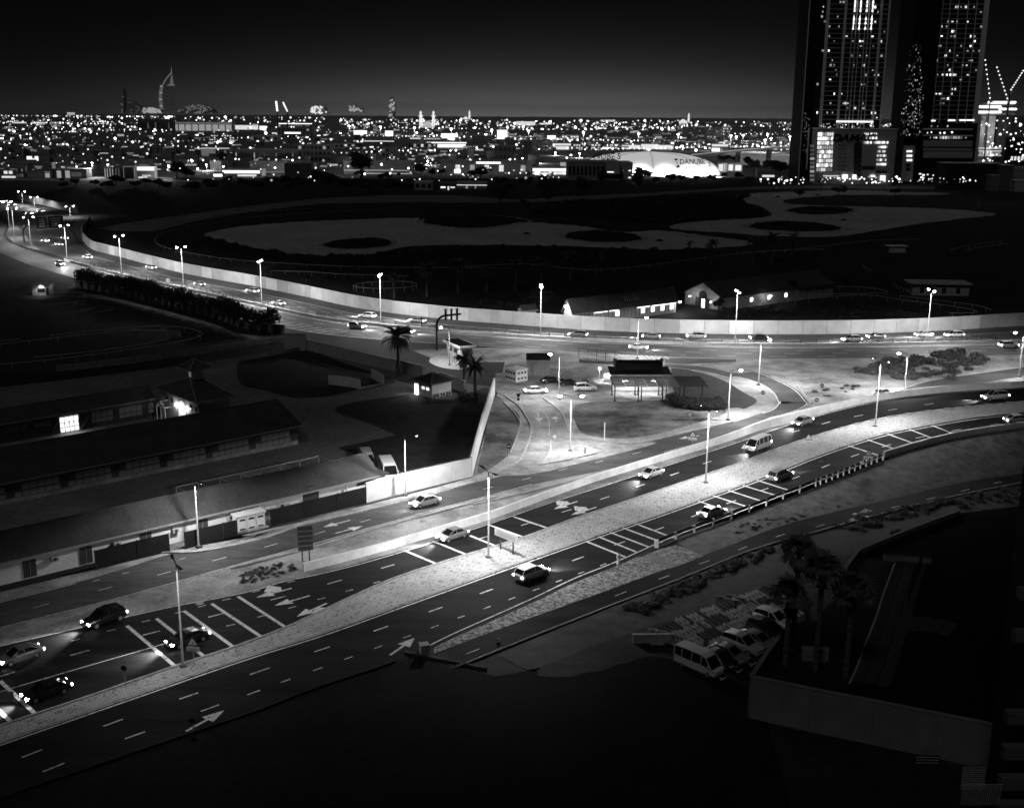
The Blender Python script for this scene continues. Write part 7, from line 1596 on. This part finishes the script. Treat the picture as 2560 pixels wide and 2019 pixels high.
# ---- traffic: (pixel, kind, paint); heading follows the road curve
def on_curve(px, py, curve, toward, zf=None):
    z=(zf(px) if zf else 0)+Z_MARK; p=G(px,py,z); dy=curve(px+15)-curve(px-15); q=G(px+15,py+dy/2,(zf(px+15) if zf else 0)+Z_MARK); d=(q-p)*toward
    pitch=math.atan2(d.z,math.hypot(d.x,d.y)); return p,math.atan2(d.y,d.x),pitch
def traffic(lst, curve, toward, where, beam, zf=None, group=None):
    lst=sorted(lst)
    for i,(px,py,kind,paint) in enumerate(lst):
        p,a,pt=on_curve(px,py,curve,toward,zf); what={'sedan':'car','suv':'tall car','van':'van'}[kind]
        t=car(p,a,kind,paint,paint+' '+what+' with lights on, '+ord_(i)+' from the left '+where,True,beam,group,'car' if kind!='van' else 'van')
        t.rotation_euler=(0,-pt,a)
traffic([(52,1648,'sedan','grey'),(262,1556,'suv','black'),(118,1738,'sedan','black'),(470,1606,'sedan','black'),(1131,1346,'sedan','grey'),(1628,1190,'sedan','silver'),(1895,1122,'van','white'),(2006,1060,'sedan','grey'),(2488,998,'suv','silver')],medB,-1,'on the upper ramp carriageway',6000,zr,'cars on the upper ramp carriageway')
traffic([(1329,1444,'suv','white'),(1780,1288,'sedan','grey'),(1950,1197,'suv','grey'),(2545,1055,'sedan','silver')],medA,1,'on the nearer ramp carriageway',4000,zr,'cars on the nearer ramp carriageway')
traffic([(1062,1262,'sedan','silver')],Cup,-1,'on the service road',900)
traffic([(2206,988,'sedan','silver')],slipU,1,'on the slip road behind the barrier',900)
traffic([(148,614,'sedan','white'),(114,605,'suv','white'),(162,598,'sedan','silver'),(219,647,'suv','white'),(378,673,'suv','silver'),(499,714,'sedan','grey'),(632,732,'suv','white'),(697,762,'sedan','silver'),(919,795,'suv','white'),(1043,806,'sedan','grey'),(1445,842,'suv','grey'),(1628,846,'sedan','silver'),(1740,846,'suv','silver'),(1896,849,'sedan','black'),(2129,854,'suv','white'),(2189,846,'sedan','grey'),(2309,841,'sedan','silver'),(2385,843,'suv','white')],Hmed,-1,'on the far highway carriageway',6000,None,'cars on the far highway carriageway')
traffic([(151,664,'suv','white'),(893,821,'suv','silver'),(1014,832,'sedan','black'),(1596,873,'sedan','white'),(2521,869,'suv','white')],Hmed,1,'on the near highway carriageway',6000,None,'cars on the near highway carriageway')
for i,(x,y) in enumerate(((60,268),(250,358),(345,338),(110,285),(30,255))):
    car(G(*Q1('5',x,y),.08),rad(150),'sedan','white','small bright car far up the highway bend, '+['third','fourth','fifth'][0 if i==0 else 1 if i==1 else 2]+' one of five' if False else ['bright car on the far bend between two twin lamps','lower bright car on the far highway bend','rightmost bright car on the far highway bend','bright car on the far bend right of the lamps','leftmost bright car at the far bend'][i],True,900,'cars on the far bend')
# yard cars
car(G(*Q1('7',470,1295),.1),rad(8),'sedan','white','white sedan turning in the sandy yard',True,500)
car(G(*Q1('7',890,1275),.1),rad(10),'suv','white','white parked car nearest the pavilion')
car(G(*Q1('7',605,1205),.1),rad(15),'sedan','black','black parked car left of the pair in the yard shade')
car(G(*Q1('7',745,1225),.1),rad(15),'sedan','black','black parked car right of the pair in the yard shade')
# bike by the cars
mbk=thing('motorbike',G(*Q1('7',885,1210)),'dark motorbike parked between the yard cars','motorbike',None,rad(20))
for x in (-.65,.65): MB().tube((x,-.06,.3),(x,.06,.3),.3,.3,12).build('wheel',M_tyre,mbk)
MB().bar((-.6,0,.35),(.5,0,.75),.2,.25).bar((-.7,0,.8),(0,0,.85),.25,.12).build('frame',M_frame,mbk); MB().tube((.4,-.35,1.05),(.4,.35,1.05),.03,.03,5).build('handlebar',M_frame,mbk)
# minibus behind the compound wall
v=car(G(*Q1('b',1150,745)),rad(-75),'van','white','pale minibus parked behind the white compound wall',cat='van'); v.scale=(1.35,1.2,1.15)
car(G(*Q1('b',985,650)),rad(-75),'van','silver','van roof peeking over the ridge beside the minibus',cat='van')
# ---- car park at lower right
def pk(x,y,kind,paint,label,dx=.0): 
    A=G(*Q1('g',x,y),.06); a=G(*Q1('g',760,1160)); b=G(*Q1('g',1130,1320)); h=math.atan2((b-a).y,(b-a).x); car(A,h+dx,kind,paint,label,group='cars parked below the cycle path',cat='car' if kind!='van' else 'van')
pk(935,1225,'van','white','white high-roof minivan at the near end of the parked row')
pk(1120,1165,'sedan','black','black car squeezed beside the white minivan')
pk(1215,1115,'sedan','grey','grey sedan, third in the parked row')
pk(1345,1035,'suv','silver','silver off-roader with roof rails in the parked row')
pk(1480,985,'sedan','grey','grey crossover right of the silver off-roader')
pk(1585,900,'suv','black','black car before the garden wall')
pk(1640,800,'suv','white','pale car at the far end of the parked row by the palms')
lotp=patch('car_park',GL(Q('g',(640,1060),(1000,960),(1600,640),(1760,790),(1440,1290),(1200,1400),(760,1200))),M_asph,z=Z_ZONE+.035)
for x,y in ((1160,1315),(1310,1245),(1440,1180),(1560,1090)):
    a=Q1('g',x-90,y-55); b=Q1('g',x,y); stripe(lotp,a,b,.12,'bay_line',dz=.08)
    stripe(lotp,Q1('g',x-15,y+12),Q1('g',x+40,y-22),.12,'bay_line',dz=.08)
# ================================================================== lower right: stacked barriers, palms, garden, near building
jp=MB().prism([(-.3,0),(.3,0),(.3,.12),(-.3,.12)],0,0)
def jersey(m):
    pr=[(-.3,0),(.3,0),(.26,.25),(.12,.5),(.1,1.0),(-.1,1.0),(-.12,.5),(-.26,.25)]; L=2.0; mb=MB(); n=len(pr)
    for x in (-L/2,L/2): mb.v+=[(x,y,z) for y,z in pr]
    mb.f+=[(i,(i+1)%n,n+(i+1)%n,n+i) for i in range(n)]+[tuple(range(n)),tuple(range(2*n-1,n-1,-1))]
    return mb
M_bp=mat('pale_plastic',.34,.6,var=.3,scale=1.5,lo=.14); M_bd=mat('dark_plastic',.03,.6)
JW=jersey(0).mesh('barrier_body',M_bp); JD=jersey(0).mesh('barrier_body',M_bd)
slot=MB().box((0,0,.75),(.5,.24,.16)).mesh('slot',M_bd); foot=MB().box((0,0,.04),(.3,.62,.1)).mesh('foot_notch',M_bd)
a0=G(*Q1('g',740,800)); a1=G(*Q1('g',950,940)); u=(a1-a0).normalized(); rowdir=(G(*Q1('g',1640,470))-G(*Q1('g',560,880)))
hu=math.atan2(u.y,u.x); k=0
RJ=random.Random(9)
r0=G(*Q1('g',590,915)); nrow=34; Lr=rowdir.length
for i in range(nrow):
    base=r0+rowdir*(i/(nrow-1)); m_=4 if 3<i<30 else 3
    for j in range(m_):
        p=base+u*(j*2.08+RJ.uniform(-.12,.12)); pale=(i//5+j)%3!=0 if RJ.random()<.75 else RJ.random()<.5
        lab=('pale' if pale else 'dark')+' plastic road barrier, '+ord_(j)+' along the '+ord_(i)+' row of the packed stack'
        t=thing('road_barrier',p,lab,'road barrier',('pale' if pale else 'dark')+' stacked road barriers',hu+RJ.uniform(-.05,.05))
        zs=RJ.uniform(.85,1.1); inst('barrier_body',JW if pale else JD,t,scale=(.97,.72,zs)); inst('slot',slot,t,scale=(1,.74,zs)); 
# loose end of the stack: single barriers turned across
for i,(x,y,aa) in enumerate(((500,930,.9),(560,945,.7),(640,960,.6),(700,985,.5),(1140,615,.9),(1220,640,.8),(1290,655,.8),(1240,600,.8),(1310,625,.8))):
    t=thing('road_barrier',G(*Q1('g',x,y)),'pale upright road barrier standing across the stack, '+ord_(i)+' from near end','road barrier','barriers standing across',hu+aa); inst('barrier_body',JW,t,scale=(.55,1,1.15)); inst('slot',slot,t,scale=(.55,1,1.15))
cn=thing('tarpaulin',G(*Q1('g',535,975)),'pale folded tarpaulin at the near end of the barrier stack','tarpaulin'); MB().add([(-.8,-.6,0),(.9,-.6,0),(.8,.7,0),(-.7,.6,0),(0,.1,1.2),(.3,-.2,.9)],[(0,1,5),(1,2,5),(5,2,4),(2,3,4),(3,0,4),(0,5,4)]).build('cloth',M_bp,cn)
MB().tube((0,.1,0),(0,.1,1.2),.04,.04,5).build('prop',M_frame,cn)
lw=thing('low_block_wall',G(*Q1('g',310,975)),'low dark block wall left of the barrier stack','wall',None,rad(2)); MB().box((2.2,0,.5),(4.4,.3,1.0)).build('wall',M_wallgrey,lw); MB().box((2.2,0,1.04),(4.6,.4,.08)).build('coping',M_wallgrey,lw)
# garden terrace: raised, walled
c0=G(*Q1('g',1440,1290),2.2); tw_top=2.4
gw1=GL(Q('g',(1440,1290),(1540,1180),(1740,850),(1780,760)),2.2)
def topwall(pts_px,z,label,L,m,h=None,w=.35):
    pts=[Vector((p.x,p.y,0)) for p in (G(*q,z) for q in pts_px)]; return panel_wall('garden_wall',pts,z,L,w,m,label,coping=.1)
M_gwall=mat('garden_wall_render',.2,.8,famt=.1,var=.2,scale=.4)
topwall(Q('g',(1440,1290),(1590,1060),(1745,850)),4.3,'garden wall along the nose of the parked cars',6,M_gwall)
topwall(Q('g',(1440,1292),(1640,1340))+Q('h',(340,1065),(570,1110),(900,1175),(1330,1260)),4.3,'tall grey garden wall facing the dark foreground',5.5,M_gwall)
topwall(Q('h',(350,560),(470,290),(700,195),(860,130),(1060,60)),2.9,'long bent garden wall from the palms up to the bank',6,M_gwall)
topwall(Q('h',(0,900),(90,700),(200,560),(350,560)),1.2,'low planter wall behind the fan palms',5,M_gwall) if False else None
patch('garden_lawn',GL(Q('h',(0,985),(350,560),(480,320),(770,335),(540,1020),(300,1060)),2.6),mat('garden_grass',.02,.9,var=.5,scale=.4,lo=.008,bump=.5),z=2.6)
patch('garden_terrace',GL(Q('h',(0,990),(350,565),(478,300),(700,205),(860,140),(1060,72),(1500,20),(1500,1300),(1330,1255),(900,1170),(340,1062)),2.4),mat('terrace_dark',.014,.9,var=.4,scale=.5,lo=.006,spec=.03),z=2.4)
# paved walk with single slabs
slab=MB().box((0,0,0),(1.15,1.15,.12)).mesh('paving_slab',mat('garden_slab',.045,.8,var=.3,scale=1))
wk=thing('garden_path',G(*Q1('h',780,330),2.6),'narrow slab path running down through the dark garden','path'); o0=wk.location.copy()
pc=[G(*Q1('h',x,y),2.65) for x,y in ((790,350),(730,530),(700,640),(650,780),(600,930),(560,1020))]
for p,a in walk(pc,1.25):
    for s in (-1.25,0,1.25): inst('paving_slab',slab,wk,p-o0+Vector((-math.sin(a)*s,math.cos(a)*s,RJ.uniform(-.01,.01))),(0,0,a))
p2=[G(*Q1('h',x,y),2.65) for x,y in ((700,660),(900,660),(1060,700))]
for p,a in walk(p2,1.25):
    for s in (-2.5,-1.25,0): inst('paving_slab',slab,wk,p-o0+Vector((-math.sin(a)*s,math.cos(a)*s,RJ.uniform(-.01,.01)-.02)),(0,0,a))
MB().path([p-o0+Vector((-1.9,.0,.1)) for p in pc],.1,4).build('edge_kerb',M_kerb,wk)
gf=rail_fence('garden_fence',[G(*Q1('h',x,y),2.6) for x,y in ((850,380),(800,500),(770,600))],2.2,.5,'dark picket fence beside the slab path',(1.0,.1),M_frame,.03,.03)
pl=thing('planter_bench',G(*Q1('h',645,335),2.6),'pale concrete bench planter at the head of the path','bench',None,rad(-8)); MB().box((2.8,.3,.3),(5.6,.8,.6)).build('bench',M_gwall,pl); MB().box((2.8,.3,.63),(5.4,.6,.06)).build('soil',M_soil,pl)
ut=thing('utility_box',G(*Q1('h',188,890),2.6),'pale utility box on the lawn among the fan palms','box',None,rad(-6)); MB().box((1.3,.4,.6),(2.6,.8,1.2)).build('case',M_gwall,ut); MB().box((1.3,.4,1.23),(2.7,.9,.06)).build('lid',M_gwall,ut)
tree(Q1('h',715,250),Q1('h',715,160)[1],'small bare tree at the bend of the garden wall',group='garden trees')
# fan palms
def fan_mesh(seed):
    R=random.Random(seed); mb=MB(); mb.bar((0,0,0),(1.0,0,.35),.04,.04); c=Vector((1.0,0,.35))
    for i in range(17):
        a=rad(-80+10*i); L=R.uniform(.85,1.1); e=c+Vector((math.cos(a)*L,math.sin(a)*L,.05-.28*abs(math.sin(a))-R.uniform(.1,.45))); n=Vector((-math.sin(a),math.cos(a),0))*.07; m=c.lerp(e,.55)+Vector((0,0,.12)); mb.add([c,m-n,e,m+n],[(0,1,2,3)])
    return mb.mesh('fan_leaf',M_frond)
FAN=[fan_mesh(i) for i in range(3)]
def fan_palm(x,yb_,yt,label):
    b=G(*Q1('h',x,yb_),2.6); h=hgt(b,Q1('h',x,yt)[1]); t=thing('fan_palm',b,label,'palm tree','fan palms in the garden',RJ.uniform(0,6)); ht=h-1.2
    inst('trunk',trunk_mesh(ht,.24),t)
    for i in range(44): s=RJ.uniform(1.0,1.35); inst('fan_leaf',FAN[i%3],t,(0,0,ht),(0,rad(RJ.uniform(-65,30)),i*2.399),(s,s,s))
    sk=MB()
    for i in range(26): a=i*2.4; sk.add([(.2*math.cos(a),.2*math.sin(a),ht),(.55*math.cos(a),.55*math.sin(a),ht-1.6-.5*RJ.random()),(.5*math.cos(a+.4),.5*math.sin(a+.4),ht-1.4)],[(0,1,2)])
    sk.build('dead_leaf_skirt',M_bark,t)
fan_palm(262,950,330,'tallest fan palm in the middle of the garden group'); fan_palm(132,850,240,'fan palm at the back left of the garden group'); fan_palm(95,915,475,'short fan palm at the near left of the garden group'); fan_palm(430,990,450,'fan palm at the right of the garden group')
# near building corner at the right edge: slab ends
nbx=Vector((33.5,52,0)); nb=thing('near_building',nbx,'dark balcony building with pale slab ends at the right picture edge','building')
def NP(x,y,Y): return V(*Q1('h',x,y),Y)
Yb=78.0
for i,(x,y0,y1) in enumerate(((1400,500,552),(1372,735,790),(1328,1185,1245),(1308,1375,1440),(1290,1545,1610),(1283,1690,1730))):
    p=NP(x,y1,Yb); q=NP(x+200,y0,Yb); MB().box(((p.x+q.x)/2-nbx.x,Yb+.4-nbx.y,(p.z+q.z)/2),(q.x-p.x,.8,q.z-p.z)).build('slab_end',mat('slab_end',.12,.8),nb)
p=NP(1420,1708,Yb); MB().box((p.x-nbx.x+2.6,Yb+4-nbx.y,p.z+18),(5,6,50)).build('wall',mat('near_wall_dark',.02),nb)
# perforated light screens near the bottom edge
def perf(x0,x1,y0,y1,n,m,label,Y):
    a,b=NP(x0,y1,Y),NP(x1,y0,Y); t=thing('perforated_screen',Vector((a.x,Y,a.z)),label,'screen'); w,h=b.x-a.x,b.z-a.z
    MB().box((w/2,.06,h/2),(w,.06,h)).build('backing',mat('near_wall_dark',.02),t); hm=MB().tube((0,0,0),(0,-.03,0),.022,.022,6).mesh('perforation',glow('screen_glow',.01))
    for i in range(n):
        for j in range(m): inst('perforation',hm,t,(w*(i+.5+(j%2)*.5)/(n+.5),.02,h*(j+.5)/m))
perf(1065,1215,1475,1605,16,13,'glowing perforated screen panel near the bottom right corner',64.); perf(815,955,1418,1462,16,3,'slim strip of glowing perforations left of the square screen',66.)
fn=thing('railing',NP(1065,1700,62.),'thin vertical bar railing at the bottom right','railing'); o0=fn.location.copy(); 
for i in range(22): p=NP(1070+i*10,1690,62.)-o0; MB().bar(p,p+Vector((0,0,1.4)),.04).build('bar',M_galv,fn)
MB().bar(NP(1065,1690,62.)-o0+Vector((0,0,1.4)),NP(1290,1690,62.)-o0+Vector((0,0,1.4)),.05).build('top_rail',M_galv,fn)
# person in a white robe at the kerb
b=G(1546,1411,.1); ps=thing('person',b,'person in a long white robe walking along the kerb beside the rumble bars','person',None,rad(-60))
def ring(cx,cy_,cz,rx,ry,n=12): return [(cx+rx*math.cos(2*PI*i/n),cy_+ry*math.sin(2*PI*i/n),cz) for i in range(n)]
secs=[(0,0,.04,.24,.20),(0,0,.3,.23,.19),(.01,0,.6,.21,.17),(.01,0,.85,.20,.16),(.01,0,1.05,.18,.14),(.02,0,1.25,.21,.14),(.02,0,1.40,.215,.13),(.02,0,1.47,.12,.09),(.02,0,1.52,.06,.06),(.03,0,1.56,.065,.07),(.04,0,1.62,.085,.095),(.04,0,1.70,.09,.10),(.03,0,1.76,.07,.08),(.03,0,1.79,.02,.02)]
# x is facing; wider in y
body=loft([ring(x,y,z,ry,rx) for x,y,z,rx,ry in secs])
for s in (-1,1):
    arm=[(.02,s*.19,1.42,.07),(.0,s*.27,1.18,.06),(.06,s*.29,.95,.05),(.1,s*.28,.84,.035)]
    for (x0,y0,z0,r0_),(x1,y1,z1,r1_) in zip(arm[:-1],arm[1:]): body.tube((x0,y0,z0),(x1,y1,z1),r0_,r1_,8)
    for f in range(5): body.tube((.1+.012*f,s*(.28-.012*f),.84),(.12+.014*f,s*(.27-.01*f),.75+(.03 if f==0 else 0)),.011,.009,5)
    body.tube((.02,s*.09,.08),(.16,s*.09,.04),.05,.04,7)
body.build('body',mat('white_robe',.75,.8),ps,smooth_=True)
hr=loft([ring(.03,0,z,ry,rx) for z,rx,ry in ((1.60,.092,.10),(1.68,.10,.112),(1.76,.085,.095),(1.81,.03,.03))]); hr.build('hair',mat('dark_hair',.015,.7),ps,smooth_=True)
MB().box((.125,0,1.655),(.03,.03,.045)).box((.118,-.035,1.68),(.012,.025,.012)).box((.118,.035,1.68),(.012,.025,.012)).box((.115,0,1.61),(.012,.05,.01)).build('face_features',mat('skin',.25,.6),ps)
# ================================================================== night haze over the city
hz=MB().box((0,19000,170),(50000,38800,343)).build('haze',None); hz['kind']='stuff'; hz['label']='thin night haze over the whole place'; hz['category']='haze'
hm_=bpy.data.materials.new('haze'); hm_.use_nodes=True; n=hm_.node_tree.nodes; n.clear(); ho=n.new('ShaderNodeOutputMaterial'); pv_=n.new('ShaderNodeVolumePrincipled')
pv_.inputs['Color'].default_value=(.95,.95,.95,1); pv_.inputs['Density'].default_value=2.5e-5; pv_.inputs['Anisotropy'].default_value=.0
hm_.node_tree.links.new(pv_.outputs[0],ho.inputs['Volume']); hz.data.materials.append(hm_)
cy.volume_bounces=0
